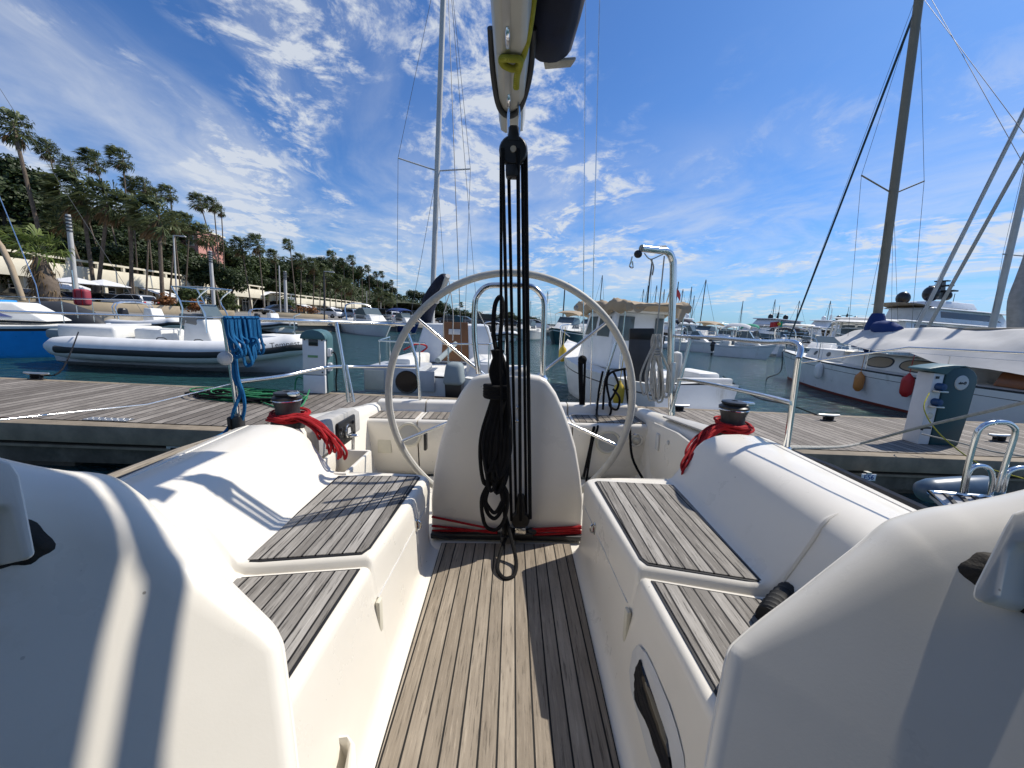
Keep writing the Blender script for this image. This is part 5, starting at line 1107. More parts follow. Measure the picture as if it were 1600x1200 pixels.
MB().lathe(((0, -.42), (.17, -.38), (.25, -.1), (.24, .2), (.16, .45), (0, .5)), loc(wd, wy(1384, 514, 12.3)), 14, unit(V(-1, 0, -.15))).build('boom_cover', M['bluecanvas'], wd)
sp0 = mb0 + up * .485
for px, py in ((1346, 274), (1444, 283)):
    a = loc(wd, wy(px, py, 13.2)); MB().tube([sp0, a], .022, 8).build('spreader', M['mastwood'], wd); wire(wd, a, mt0, .006)
    wire(wd, a, loc(wd, wy(1322 if px < 1400 else 1420, 560, 13.2)), .006)
for px in (1338, 1392, 1405): wire(wd, sp0, loc(wd, wy(px, 560, 13.0)), .005)
MB().tube([mt0 - up * .04 + V(.1, 0, 0), V(6.0, 0, 1.22)], [.035, .05, .055, .03], 9).build('furled_genoa', M['genoa'], wd)
wire(wd, mt0 + V(.1, 0, 0), V(6.02, 0, 1.2), .006)
wire(wd, mt0, loc(wd, wy(1600, 208, 8.5)), .006); wire(wd, mt0 + up * .03, loc(wd, wy(1640, 330, 7.5)), .006)
# awning: ridge along the boom, sides spread out
aw = []
x0, x1 = 1.9, -4.6
for i, x in enumerate(np.linspace(x0, x1, 26)):
    u = i / 25; zr = 2.20 + .10 * u + .02 * math.sin(u * 9); w = 1.16 + .22 * math.sin(u * 3.1); ze = float(np.interp(u, (0, .12, .48, .58, 1), (1.85, 1.62, 1.52, 1.30, 1.30))) + .04 * math.sin(u * 13)
    if u < .16: w *= .6 + .4 * u / .16
    r = []
    for k in np.linspace(-1, 1, 21):
        z = zr + (ze - zr) * abs(k) ** 1.15 + .035 * math.sin(7 * u + 6 * abs(k)) * math.sin(abs(k) * math.pi) + .02 * math.sin(23 * u - 9 * k); r.append(V(x - (.5 * abs(k) if u > .5 else -.45 * abs(k)) * (abs(u - .5) * 2), w * k, z))
    aw.append(r)
tag(MB().grid(aw).xf(WMAT[wd.name]).build('awning', M['awncloth'], wd, 'W', angle=75))
MB().tube([(1.1, 0, 2.15), (-4.8, 0, 2.26)], .06, 10).build('boom', M['mastwood'], wd)
MB().box((-3.9, 0, 1.12), (2.2, 2.0, .32), taper=(.95, .92)).build('varnished_coaming', M['varnish'], wd, bevel=.03)
MB().grid([[V(-4.4 - .5 * i, y, 1.5 + .25 * (1 - abs(y)) + .03 * math.sin(6 * y + i)) for y in (1.1, .6, 0, -.6, -1.1)] for i in range(4)]).build('stern_tent', pmat('sand_canvas', (.48, .40, .25), .9, var=.06), wd)
for x, s in ((-4.5, 1), (-2.2, 1), (0, 1), (2.4, 1), (4.4, 1)):
    b, z, _ = sh((x / 12.2) + .5); lrail(wd, 'stanchion', [V(x, b * .95, z), V(x, b * .95, z + .6)], .012)
pts = []
for x in np.linspace(-5, 6, 10):
    b, z, _ = sh((x / 12.2) + .5); pts.append(V(x, b * .95, z + .6))
MB().tube(pts, .005, 5).build('lifeline', M['steel'], wd)
lrail(wd, 'pulpit', [V(5.0, .62, 1.15), V(5.1, .60, 1.75), V(5.9, .2, 1.85), V(6.25, 0, 1.86), V(5.9, -.2, 1.85), V(5.1, -.6, 1.75), V(5.0, -.62, 1.15)], .014, sub=3)
for px, py, mt, lb, h, r in ((1279, 580, 'hullwhite', 'white fender hanging near the bow of the classic sailboat', .55, .12), (1342, 597, 'orange', 'orange fender hanging amidships on the classic sailboat', .55, .12), (1417, 603, 'red', 'red fender hanging beside the teal pedestal on the classic sailboat', .58, .125)):
    lo_, hi_ = 6.0, 17.0
    best = None
    for Y in np.linspace(7, 16.8, 300):          # where the sight line meets the port topside
        lp = loc(wd, wy(px, py, Y)); b, z, _ = sh(min(max(lp[0] / 12.2 + .5, 0), 1)); e = abs(lp[1] - (b * .97 + r * .9))
        if best is None or e < best[0]: best = (e, Y)
    fender(wy(px, py, best[1]), r, h, mt, lb, 'fenders along the classic sailboat')
rope('mooring_rope', [WMAT[wd.name] @ Vector((6.0, .1, 1.1)), wy(1220, 580, 15.8), wy(1200, 590, 15.5), wy(1196, 600, 15.4)], .02, 'rblack', 'black bow rope of the classic sailboat dropping to the water')
# ---- two more sailing yachts behind it, seen by their rigs
def rig_yacht(label, bow, stern, mast, extra, cover=None):
    t, L_ = boat_at('sailboat', label, 'sailboat', bow, stern)
    hull(t, L_, L_ * .28, 1.3, 1.1, [M['hullwhite'], M['bluecanvas']], .7, 1.8, bands=((0, 0), (.1, 1), (.14, 0), (.9, 0), (1, 0)))
    cabin(t, 'coachroof', -L_ * .18, L_ * .2, L_ * .09, L_ * .06, 1.1, 1.55, M['deckwhite'], .1, 1.0)
    for a, b, r, m, nm in mast: MB().tube([loc(t, a), loc(t, b)], r, 10).build(nm, M[m], t)
    for a, b in extra: wire(t, loc(t, a), loc(t, b), .007)
    return t
y2 = rig_yacht('white yacht behind the awning with two sloping furled sails', V(17.6, 16.0), V(22, 9.0), [(wy(1432, 512, 16.5), wy(1680, 15, 15.5), .065, 'mastalu', 'furled_genoa'), (wy(1450, 512, 15), wy(1660, 135, 14), .055, 'rwhite', 'furled_sail')], [(wy(1430, 505, 16.5), wy(1640, 95, 15.5))])
y3 = rig_yacht('white yacht near the right edge with an upright pale mast', V(26, 24.5), V(30, 16), [(wy(1546, 530, 19.5), wy(1650, 80, 19.5), .13, 'mastalu', 'mast'), (wy(1567, 397, 19.5), wy(1600, 400, 19.5), .03, 'mastalu', 'spreader')], [(wy(1567, 397, 19.5), wy(1548, 510, 19.5)), (wy(1600, 400, 19.5), wy(1590, 520, 19.5)), (wy(1567, 397, 19.5), wy(1640, 90, 19.5))])
gs = MB(); 
y4 = thing('furled_sail', 'grey hanging furled sail at the right edge of the view', 'sail', loc=wy(1597, 520, 12))
MB().tube([wy(1592, 518, 12), wy(1590, 470, 12), wy(1601, 430, 12), wy(1612, 380, 12), wy(1640, 250, 12)], [.24, .20, .16, .09, .06], 12, sub=4).build('sail_roll', pmat('grey_canvas', (.25, .26, .27), .9, var=.15, vscale=5), y4, 'W')
# ================================================================== SHORE
M['asph'] = pmat('quay_asphalt', (.20, .19, .175), .9, var=.15, vscale=.6, bump=.1, bscale=6)
M['quay'] = pmat('quay_stone', (.42, .37, .29), .85, var=.15, vscale=1.5, stain=((.16, .14, .11), 1.0, .55))
M['plant'] = pmat('cream_render', (.58, .46, .30), .85, var=.07, vscale=1.2, stain=((.40, .31, .20), .8, .58))
M['creamw'] = pmat('cream_concrete', (.70, .64, .50), .8, var=.06, vscale=.8)
M['soil'] = pmat('hill_ground', (.035, .042, .018), .95, var=.3, vscale=.3)
M['trunk'] = pmat('palm_trunk', (.13, .10, .075), .9, var=.3, vscale=4, bump=.4, bscale=12)
M['bark'] = pmat('tree_bark', (.07, .055, .04), .9, var=.3, vscale=4)
M['pink'] = pmat('pink_render', (.55, .27, .22), .8, var=.06, vscale=1)
M['tyre'] = pmat('tyre', (.015, .015, .015), .8); M['hub'] = pmat('wheel_rim', (.35, .35, .35), .35, .7)
M['glasscar'] = pmat('car_glass', (.012, .015, .018), .05)
def leafmat(name, c1, c2, tr=.25):
    m = bpy.data.materials.new(name); m.use_nodes = True; nt = m.node_tree; b = nt.nodes['Principled BSDF']
    g = N(nt, 'ShaderNodeNewGeometry'); c = mixc(nt, g.outputs['Random Per Island'], (*c1, 1), (*c2, 1)); L(nt, c, b.inputs['Base Color'])
    b.inputs['Roughness'].default_value = .55; b.inputs['Specular IOR Level'].default_value = .35
    t = N(nt, 'ShaderNodeBsdfTranslucent'); L(nt, c, t.inputs[0]); mx = N(nt, 'ShaderNodeMixShader'); mx.inputs[0].default_value = tr
    L(nt, b.outputs[0], mx.inputs[1]); L(nt, t.outputs[0], mx.inputs[2]); L(nt, mx.outputs[0], nt.nodes['Material Output'].inputs[0]); return m
M['leaf'] = leafmat('dark_foliage', (.018, .032, .010), (.055, .080, .024)); M['leaf2'] = leafmat('mid_foliage', (.035, .055, .014), (.085, .115, .032))
M['palm'] = leafmat('palm_fronds', (.038, .060, .018), (.155, .180, .075)); M['fan'] = leafmat('bright_fan_palm', (.06, .10, .015), (.16, .20, .045)); M['dead'] = leafmat('dead_fronds', (.10, .065, .03), (.24, .16, .08))
M['grass'] = leafmat('rusty_grass', (.16, .06, .02), (.34, .15, .05)); M['bush'] = leafmat('planter_bush', (.04, .06, .015), (.10, .12, .03))
# land: quay slab and hill
QZ = .72
edge = [(-140, -12), (-60, 2), (-24, 16.5), (-19.5, 24), (-17, 31), (-13.0, 41), (-5, 50), (6, 57), (22, 62), (60, 72)]
q_ = MB(); n_ = len(edge)
q_.prism([V(x, y, -1.5) for x, y in edge] + [V(60, 130, -1.5), V(-40, 320, -1.5), V(-260, 320, -1.5), V(-260, -12, -1.5)], (0, 0, QZ + 1.5))
tag(q_.build('quay', [M['asph'], M['quay']], None, 'W', smooth=False), 'grey asphalt quay with parked cars along the left shore', 'quay', kind='structure')
qk = MB()
for a, b in zip(edge[:-1], edge[1:]): qk.bar((*a, QZ - .05), (*b, QZ - .05), .5, .34)
tag(qk.build('quay_kerb', M['quay'], None, 'W', smooth=False), 'stone kerb along the quay edge', 'kerb', kind='structure')
# hill terrain
def hz(x, y):
    d = max(0, -53 - x) if y < 125 else max(0, -50 - x + (y - 125) * .25)
    far = math.exp(-((y - 60) / 150) ** 2)
    return QZ + min(d * .55, 17) * (.62 + .38 * far) * float(np.interp(y, (-80, 20, 150, 260, 330), (1.0, 1.0, .95, .5, .05)))
rows = [[V(x, y, hz(x, y) + .05) for x in np.linspace(-250, -53.2, 26)] for y in np.linspace(-60, 330, 30)]
tag(MB().grid(rows).build('hill', M['soil'], None, 'W'), 'wooded hill slope behind the quay', 'hill', kind='structure')
# ---- foliage prototypes
def leaves(n, rx, ry, rz, size, seed, hollow=.55, lumps=9, zc=0.0):
    q = random.Random(seed); mb = MB(); C = []
    for _ in range(lumps):
        while True:
            p = V(q.uniform(-1, 1), q.uniform(-1, 1), q.uniform(-.8, 1))
            if np.dot(p, p) < 1: break
        C.append((p * .62, q.uniform(.32, .55)))
    for _ in range(n):
        c, r = q.choice(C); d = unit(V(q.gauss(0, 1), q.gauss(0, 1), q.gauss(.15, 1))); p = c + d * r * (hollow + (1 - hollow) * q.random() ** .5)
        p = V(p[0] * rx, p[1] * ry, p[2] * rz + zc); u = unit(V(q.gauss(0, 1), q.gauss(0, 1), q.gauss(0, .6))); v = unit(np.cross(u, d + V(0, 0, .3))); s = size * q.uniform(.6, 1.3)
        mb.add([p - u * s * .5, p + v * s * .32, p + u * s * .55, p - v * s * .3], [(0, 1, 2, 3)])
    return mb
TREE = []
for k in range(4):
    leaf = 'leaf' if k < 3 else 'leaf2'
    t = thing('broadleaf_tree', 'dark broadleaf tree', 'tree', group='dark trees on the hill behind the palms')
    leaves(2300, 4.2, 4.2, 3.4, .62, 100 + k, .6, 13, 6.2).build('crown', M[leaf], t, smooth=False)
    tr = MB().tube([(0, 0, -.6), (.1, 0, 2), (.2, .2, 4.5), (0, .3, 7)], [.32, .26, .18, .06], 8, sub=3)
    for a in range(5): tr.tube([(.1, .1, 3 + a * .4), (1.4 * math.cos(a * 1.3), 1.4 * math.sin(a * 1.3), 5 + a * .2), (2.6 * math.cos(a * 1.3), 2.6 * math.sin(a * 1.3), 6.4)], [.14, .09, .03], 6, sub=2)
    tr.build('trunk', M['bark'], t); TREE.append(t)
used = [False] * 4
def put_tree(k, loc_, rz, sc, label):
    if not used[k]:
        used[k] = True; t = TREE[k]; t.matrix_world = Matrix.Translation(Vector(loc_)) @ Matrix.Rotation(rz, 4, 'Z') @ Matrix.Diagonal((sc, sc, sc, 1)); t['label'] = label; return t
    return dup(TREE[k], loc_, rz, label, sc)
q = random.Random(40)
zones = [(-75, 40, 'far left'), ]
outline = [(-60, 232), (0, 232), (30, 240), (60, 268), (100, 300), (150, 318), (250, 328), (300, 352), (350, 372), (400, 385), (450, 398), (520, 398), (560, 408), (600, 432), (625, 452), (645, 470)]
ox = [a for a, b in outline]; oy_ = [b for a, b in outline]
nt_ = 0
def bgdepth(px): return float(np.interp(px, (-60, 0, 120, 250, 350, 450, 540, 600, 645), (52, 54, 58, 66, 78, 105, 150, 190, 215)))
for lvl in range(3):
    px = -70
    while px < 640:
        Y = bgdepth(px) + (6, 0, 14)[lvl]
        top = np.interp(px, ox, oy_) + q.uniform(2, 14) + (0, 34, 14)[lvl]
        sc = q.uniform(.75, 1.15) * (1.0 if Y < 110 else 1.3)
        P = wy(px, top, Y); z0 = P[2] - 9.3 * sc
        zg = hz(P[0], Y)
        if z0 < zg - 1.5: sc = max(.35, (P[2] - zg + 1.0) / 9.3); z0 = P[2] - 9.3 * sc
        near = 'above the pink villa' if 200 < px < 310 else ('above the long shop roof' if px < 430 else 'on the far end of the hill')
        put_tree(q.choice((0, 1, 2, 0, 1, 2, 3)), (P[0], Y, z0), q.uniform(0, 6), sc, 'dark broadleaf tree crowding the wooded hill ' + near)
        nt_ += 1; px += q.uniform(.75, 1.0) * 5.2 * sc * FPX / Y
# understorey between the palm trunks
for px in np.arange(-30, 365, 17):
    Y = float(np.interp(px, (-30, 365), (46, 62))); P = wy(px, float(np.interp(px, (-30, 120, 365), (352, 378, 418))) + q.uniform(-12, 12), Y); sc = q.uniform(.42, .62)
    put_tree(q.choice((0, 1, 2, 3)), (P[0], Y, P[2] - 9.3 * sc), q.uniform(0, 6), sc, 'dark bushy tree in the understorey between the palm trunks')
# ground cover on the slope
ug = MB(); qq = random.Random(9)
for _ in range(15000):
    y = qq.uniform(5, 320) if qq.random() < .6 else qq.uniform(30, 150); x = -53.5 - abs(qq.gauss(0, 22)); z = hz(x, y) + qq.uniform(.1, 1.7); s_ = qq.uniform(.5, 1.3)
    u = unit(V(qq.gauss(0, 1), qq.gauss(0, 1), qq.gauss(0, .6))); w = unit(np.cross(u, V(qq.gauss(0, 1), qq.gauss(0, 1), 1)))
    ug.add([V(x, y, z) - u * s_ * .5, V(x, y, z) + w * s_ * .35, V(x, y, z) + u * s_ * .5, V(x, y, z) - w * s_ * .35], [(0, 1, 2, 3)])
tag(ug.build('undergrowth', M['leaf'], None, 'W', smooth=False), 'dark undergrowth covering the wooded hill slope', 'undergrowth', kind='stuff')
# a few paler bushes in front of the wood
for px, py, Y, sc, lb in ((450, 462, 84, .55, 'rounded green tree beside the white column past the shops'), (300, 445, 49, .42, 'grey green bush above the shop roof by the lamp post'), (540, 455, 125, .8, 'bushy tree among palms behind the far parked cars'), (590, 462, 150, .8, 'low bushy tree at the foot of the far hill'), (120, 425, 47, .5, 'bushy tree behind the left end of the shop roof'), (20, 395, 40, .6, 'bushy tree at the left edge above the leaning spar'), (350, 450, 58, .5, 'dark bush above the middle of the shop roof')):
    P = wy(px, py, Y); put_tree(3, (P[0], Y, P[2] - 9.3 * sc), px, sc, lb)
# far shore trees beyond the hill (right of it)
for k in range(13):
    px = 650 + k * 15.5 + q.uniform(-5, 5); Y = 330; P = wy(px, np.interp(px, (650, 700, 760, 830), (452, 476, 486, 492)) + q.uniform(-3, 6), Y); sc = q.uniform(1.5, 2.0)
    put_tree(k % 3, (P[0], Y, P[2] - 9.3 * sc), q.uniform(0, 6), sc, 'small distant tree on the far shore beyond the hill')
fl_ = MB().prism([V(-150, 315, -1), V(40, 315, -1), V(60, 420, -1), V(-150, 420, -1)], (0, 0, 2.2)); tag(fl_.build('far_shore', M['soil'], None, 'W'), 'low far shore', 'shore', kind='structure')
# ---- palms
def frond(mb, base, d, length, q, wind, blades=9, droop=.5, width=1.0):
    """fan frond: stem, then narrow pointed blades bent down wind"""
    d = unit(d); tip = base + d * length * .42 + wind * length * .10
    mb.tube([base, tip], [.035, .018], 3, cap=False)
    side = unit(np.cross(d, V(0, 0, 1) if abs(d[2]) < .9 else V(1, 0, 0))); upv = np.cross(side, d)
    for k in range(blades):
        a = (k / (blades - 1) - .5) * 2.5 * width; dd = unit(d * math.cos(a) + side * math.sin(a) + upv * q.uniform(-.25, .25) + wind * .8)
        l = length * .66 * (1 - .22 * abs(a)) * q.uniform(.8, 1.15); e = tip + dd * l * .5; f = e + unit(dd * .5 + wind * .95 + V(0, 0, -droop)) * l * .5
        w = unit(np.cross(dd, upv + V(.01, .02, 0) + side * q.uniform(-.5, .5))) * .030 * length
        mb.add([tip, e - w, f, e + w], [(0, 1, 2, 3)])
def crown(seed, n, length, wind, up=(-.75, 1.35), blades=12, mat='palm', dead=18):
    q = random.Random(seed); g = MB()
    for k in range(n):
        az = k * 2.399 + q.uniform(-.4, .4); e = up[0] + (up[1] - up[0]) * ((k + .5) / n) ** .85 + q.uniform(-.2, .2)
        d = V(math.cos(az) * math.cos(e), math.sin(az) * math.cos(e), math.sin(e)); d = unit(d + V(wind[0], wind[1], 0) * (.45 + .2 * math.sin(e)))
        frond(g, V(0, 0, .1 + .35 * k / n) + d * .12, d, length * q.uniform(.75, 1.1), q, V(*wind), blades, .5)
    dd_ = MB()
    for k in range(dead):
        az = q.uniform(0, 6.28); d = unit(V(math.cos(az) * .4 + wind[0] * .35, math.sin(az) * .4, -1)); frond(dd_, V(0, 0, -.05) + V(math.cos(az), math.sin(az), 0) * .14, d, length * q.uniform(.55, .85), q, V(*wind) * .4, 7, .5, .45)
    return g, dd_
WIND = (-.85, .25, .08)
CROWNS = []
for k in range(4):
    g, dd_ = crown(200 + k, (54, 64, 46, 58)[k], 1.75, WIND)
    a = g.build('tmp_crown', M['palm'], None, 'L', smooth=False); b = dd_.build('tmp_skirt', M['dead'], None, 'L', smooth=False)
    CROWNS.append([]); 
    for o in (a, b):
        me = o.data; me.transform(Matrix.Translation(o.location)); CROWNS[-1].append(me); bpy.data.objects.remove(o)
TR = []
for k in range(3):
    qq = random.Random(k); o = MB().tube([(0, 0, 0), (qq.uniform(-.02, .02), 0, .3), (qq.uniform(-.03, .03), 0, .7), (0, 0, 1.0)], [1.25, .95, .85, .75], 9, sub=6).build('tmp_trunk', M['trunk'], None, 'L'); me = o.data; me.transform(Matrix.Translation(o.location)); bpy.data.objects.remove(o); TR.append(me)
def palm_tree(px, py, Y, size, bpx, bpy_, label, k, r=.16):
    """crown at pixel px,py; trunk leaves the ground below it"""
    P = wy(px, py, Y); z0 = min(hz(P[0], Y), P[2] - 2); B = V(P[0], Y, z0)
    if bpx is not None: Bp = wy(bpx, bpy_, Y); B = V(P[0] + (Bp[0] - P[0]) * (P[2] - z0) / max(.5, P[2] - Bp[2]), Y, z0)
    t = thing('palm_tree', label, 'palm', loc=B, group='wind blown palms along the quay'); H = P - B
    o = bpy.data.objects.new('trunk', TR[k % 3]); COL.objects.link(o); o.parent = t
    sh_ = Matrix(((r, 0, H[0], 0), (0, r, H[1], 0), (0, 0, H[2], 0), (0, 0, 0, 1))); o.matrix_local = Matrix.Identity(4)
    # sheared trunk needs its own mesh
    me = TR[k % 3].copy(); me.transform(sh_); o.data = me; o.matrix_local = Matrix.Identity(4)
    s = size / 3.6
    for nm, me in zip(('crown', 'dead_skirt'), CROWNS[k % 4]):
        c = bpy.data.objects.new(nm, me); COL.objects.link(c); c.parent = t; c.matrix_local = Matrix.Translation(Vector(H)) @ Matrix.Rotation(.12 * (k % 5 - 2), 4, 'Z') @ Matrix.Diagonal((s, s, s, 1))
    return t
def ps(w, Y): return w / FPX * Y
plist = [(22, 203, 42, 64, 58, 350, 'tall palm with storm torn crown at the left edge of the view'), (75, 236, 52, 44, 92, 300, 'tall slim palm second from the left edge'), (112, 262, 58, 38, 124, 300, 'small crowned palm between the two tall left palms'), (150, 256, 54, 52, 166, 320, 'tall palm third in the row left of the tallest pair'), (192, 252, 48, 50, 206, 420, 'slender palm with straight bare trunk down to the shop roof'), (205, 290, 60, 36, 210, 360, 'palm just behind the slender bare trunked one'), (226, 294, 60, 38, 232, 360, 'palm right of the slender bare trunked one'), (244, 308, 64, 36, 248, 350, 'palm above the pink villa, lower of the close pair'), (266, 305, 62, 38, 272, 360, 'palm above the pink villa, higher of the close pair'),
    (128, 312, 44, 86, 140, 400, 'broad heavy crowned palm in the front row at left'), (168, 322, 44, 80, 158, 410, 'broad heavy crowned palm beside the thick trunk'), (100, 345, 46, 64, 120, 400, 'low palm in the front row under the broad ones'), (205, 330, 50, 60, 205, 410, 'palm with drooping brown skirt in front of the slender trunk'), (248, 345, 47, 78, 252, 425, 'broad palm with brown skirt left of the pink villa'), (232, 358, 50, 52, 230, 420, 'lower palm overlapping the broad one by the villa'), (274, 350, 52, 50, 268, 430, 'palm in front of the pink villa'),
    (313, 318, 68, 40, 325, 360, 'tall palm leftmost of the trio right of the villa'), (334, 322, 70, 32, 338, 365, 'palm in the middle of the trio right of the villa'), (346, 332, 74, 24, 348, 370, 'thin palm rightmost of the trio right of the villa'), (296, 352, 60, 46, 292, 420, 'dark palm between the villa and the trio'), (318, 370, 58, 52, 330, 420, 'dark bushy palm under the trio'),
    (378, 388, 84, 42, 388, 450, 'palm left of the twin palms past the shop roof'), (404, 385, 84, 44, 410, 452, 'palm right of the twin palms past the shop roof'), (430, 402, 92, 30, 432, 455, 'smaller palm before the white column'), (453, 384, 88, 26, 458, 430, 'lone tall thin palm standing clear against the sky'), (471, 410, 100, 34, 470, 460, 'palm right of the lone thin palm'), (491, 418, 102, 36, 490, 462, 'palm second right of the lone thin palm'), (508, 425, 106, 30, 508, 465, 'palm third right of the lone thin palm'),
    (521, 402, 130, 26, 523, 440, 'tall palm left of the three standing above the far wood'), (537, 412, 132, 20, 538, 440, 'tall palm in the middle of three above the far wood'), (551, 408, 132, 22, 552, 440, 'tall palm right of the three above the far wood'), (565, 422, 150, 15, 566, 450, 'small palm on the far ridge, first of the last five'), (576, 421, 150, 17, 577, 450, 'small palm on the far ridge, second of the last five'), (589, 430, 160, 14, 590, 450, 'small palm on the far ridge, third of the last five'), (598, 430, 160, 15, 599, 450, 'small palm on the far ridge, fourth of the last five'), (613, 442, 170, 12, 613, 455, 'small palm on the far ridge, last of the five'),
    (515, 438, 112, 44, 516, 480, 'low broad palm behind the grey parked car'), (533, 446, 114, 40, 534, 480, 'low broad palm with brown skirt behind the far cars'), (549, 452, 118, 38, 550, 480, 'low palm behind the black van'), (500, 440, 104, 34, 500, 470, 'low palm left of the dark lamp post'), (612, 470, 150, 32, 612, 485, 'low palm at the end of the far hill'), (596, 462, 150, 30, 596, 485, 'low palm near the end of the far hill'),
    (722, 477, 300, 12, 722, 490, 'tiny distant palm on the far shore left of the grab rail'), (745, 482, 300, 10, 745, 492, 'tiny distant palm on the far shore by the grab rail')]
for i, (px, py, Y, w, bpx, bpy_, lb) in enumerate(plist):
    if px > 360 and Y < 200: Y *= .72
    elif px > 200 and Y < 200: Y *= .9
    palm_tree(px, py, Y, ps(w * (.92 if w < 56 else 1.05), Y), bpx, bpy_, lb, i, r=.095 + .10 * (w > 56) * (Y < 60))
# foreground fan palm with brown skirt
fp = thing('fan_palm', 'bright green fan palm with shaggy brown trunk behind the cream planter wall', 'palm', loc=wy(76, 470, 27)); fb = loc(fp, wy(62, 402, 27)); q = random.Random(77)
MB().tube([(0, 0, -.4), (0, 0, 1.0), fb * .6, fb], [.55, .6, .5, .3], 12, sub=4).build('trunk', M['trunk'], fp)
g, dd_ = crown(300, 30, 2.2, (-.5, .1, .05), (-.2, 1.2), 11); g.xf(Matrix.Translation(Vector(fb))).build('crown', M['fan'], fp, smooth=False)
dk = MB()
for k in range(46):
    az = q.uniform(0, 6.28); h_ = q.uniform(.25, 1.0); b_ = fb * h_ + V(math.cos(az), math.sin(az), 0) * .35; frond(dk, b_, unit(V(math.cos(az) * .5, math.sin(az) * .5, -1)), q.uniform(.8, 1.5), q, V(-.2, 0, 0), 5, .5, .4)
dk.build('dead_skirt', M['dead'], fp, smooth=False)
# ---- long low shop building
def shop(name, label, A, B_, ztop, zbot, depth, bays, awn=()):
    A = V(*A); B_ = V(*B_); ln_ = float(np.linalg.norm(B_ - A)); d = unit(B_ - A); n = V(d[1], -d[0], 0)
    t = thing(name, label, 'shop row', mat=Matrix(((d[0], -n[0], 0, A[0]), (d[1], -n[1], 0, A[1]), (0, 0, 1, QZ), (0, 0, 0, 1))))
    h = ztop - QZ; hb = zbot - QZ        # local: x along, y away from the water
    MB().box((ln_ / 2, 0.15, (h + hb) / 2), (ln_, .3, h - hb)).build('fascia', M['creamw'], t, bevel=.02)
    MB().box((ln_ / 2, depth / 2, hb + .3), (ln_ - .1, depth - .3, .25)).build('roof_slab', M['creamw'], t)
    MB().box((ln_ / 2, 2.2 + depth / 2, hb / 2), (ln_ - .4, depth - 2.2, hb)).build('back_wall', M['creamw'], t)
    MB().box((ln_ / 2, .12, h + .62), (ln_, .30, .22)).build('roof_rail', M['creamw'], t)
    k = int(ln_ / 3.0)
    for i in range(k): MB().box((1.5 + i * ln_ / k, .12, h + .255), (.28, .25, .51)).build('rail_post', M['creamw'], t)
    for i in range(bays):
        x = (i + .5) * ln_ / bays; w = ln_ / bays
        if i % 3 != 2:
            f = MB().box((x, 2.26, hb * .46), (w * .72, .10, hb * .80)).build('shop_window', M['darkglass'], t)
            fr = MB()
            for dx in (-.36, -.12, .12, .36): fr.box((x + dx * w, 2.18, hb * .46), (.07, .08, hb * .8))
            fr.box((x, 2.18, hb * .7), (w * .72, .08, .07)); fr.build('window_frame', M['pale'], f)
        MB().box((i * w + .3, .5, hb / 2), (.35, .35, hb)).build('pillar', M['creamw'], t)
        if i in awn:
            a0, a1 = x - w * .44, x + w * .44
            MB().grid([[V(x_, y_, z_ + .04 * math.sin(x_ * 2)) for x_ in np.linspace(a0, a1, 9)] for y_, z_ in ((.4, hb - .05), (-.9, hb - .35), (-2.2, hb - .75), (-2.25, hb - .95))]).build('awning', M['canvaswhite'], t)
    return t
A1 = wy(-120, 395, 30); 
s1 = shop('shop_row', 'long low cream shop row with roof rail under the palms', (-46, 22, 0), (-49.5, 78, 0), 4.95, 3.35, 9, 14, (1, 4, 7, 9))
sgn = MB()
q = random.Random(3)
for k in range(13): sgn.box((10.2 + k * .28, -.02, 3.45), (.2 * q.uniform(.7, 1.1), .05, .28 * q.uniform(.7, 1.1)))
sgn.build('wall_lettering', M['winch'], s1)
s2 = shop('shop_row', 'farther small cream shop row beyond the white column', (-51, 82, 0), (-50, 128, 0), 4.3, 3.0, 8, 10, (2, 5))
# white pergola canopy by the end of the shops
pg = thing('canopy_tent', 'white arched canopy tent with slanted struts at the end of the shop row', 'canopy', loc=wz(392, 487, QZ))
o_ = wz(392, 487, QZ); k_ = o_[1] / FPX
MB().grid([[V(x * k_, y, z * k_ + .05 * math.sin(x * .2)) for x in np.linspace(-32, 22, 10)] for y, z in ((0, 26), (2, 31), (5, 33), (9, 30))]).build('canopy_sheet', M['canvaswhite'], pg)
for xa, xb in ((-26, -4), (14, -2), (-32, -32), (22, 22)): MB().tube([V(xa * k_, 0, 25 * k_), V(xb * k_, 0, 0)], .06, 6).build('strut', M['mastalu'], pg)
MB().box((0, 6, 1.2), (50 * k_, .2, 2.4)).build('dark_backdrop', M['darkglass'], pg)
# parasol row left
for px, Y, lb in ((120, 36, 'white parasol in front of the shop row left of the red buoy'), (165, 38, 'white parasol above the black parked car')):
    p = thing('parasol', lb, 'parasol', loc=(wy(px, 470, Y)[0], Y, QZ), group='white parasols before the shops'); MB().tube([(0, 0, 0), (0, 0, 2.5)], .04, 8).build('pole', M['mastalu'], p); MB().lathe(((1.9, 2.15), (1.88, 2.2), (1.0, 2.5), (.05, 2.75)), (0, 0, 0), 8, cap=False).build('canopy', M['canvaswhite'], p, smooth=False)
# pink villa on the hill
vl = thing('pink_villa', 'pink villa with white framed windows half hidden by palms', 'house', loc=wy(262, 428, 74), rz=R(8)); vk = 74 / FPX
MB().box((0, 4, 4.2), (11, 8, 8.4)).build('wall', M['pink'], vl); MB().box((0, 4, 8.5), (11.6, 8.6, .3)).build('cornice', M['creamw'], vl)
for x in (-4.2, -1.4, 1.4, 4.2):
    for z in (3.2, 6.3): w = MB().box((x, -.06, z), (1.3, .14, 1.9)).build('window', M['creamw'], vl); MB().box((x, -.15, z), (.95, .06, 1.55)).build('pane', M['screen'], w)
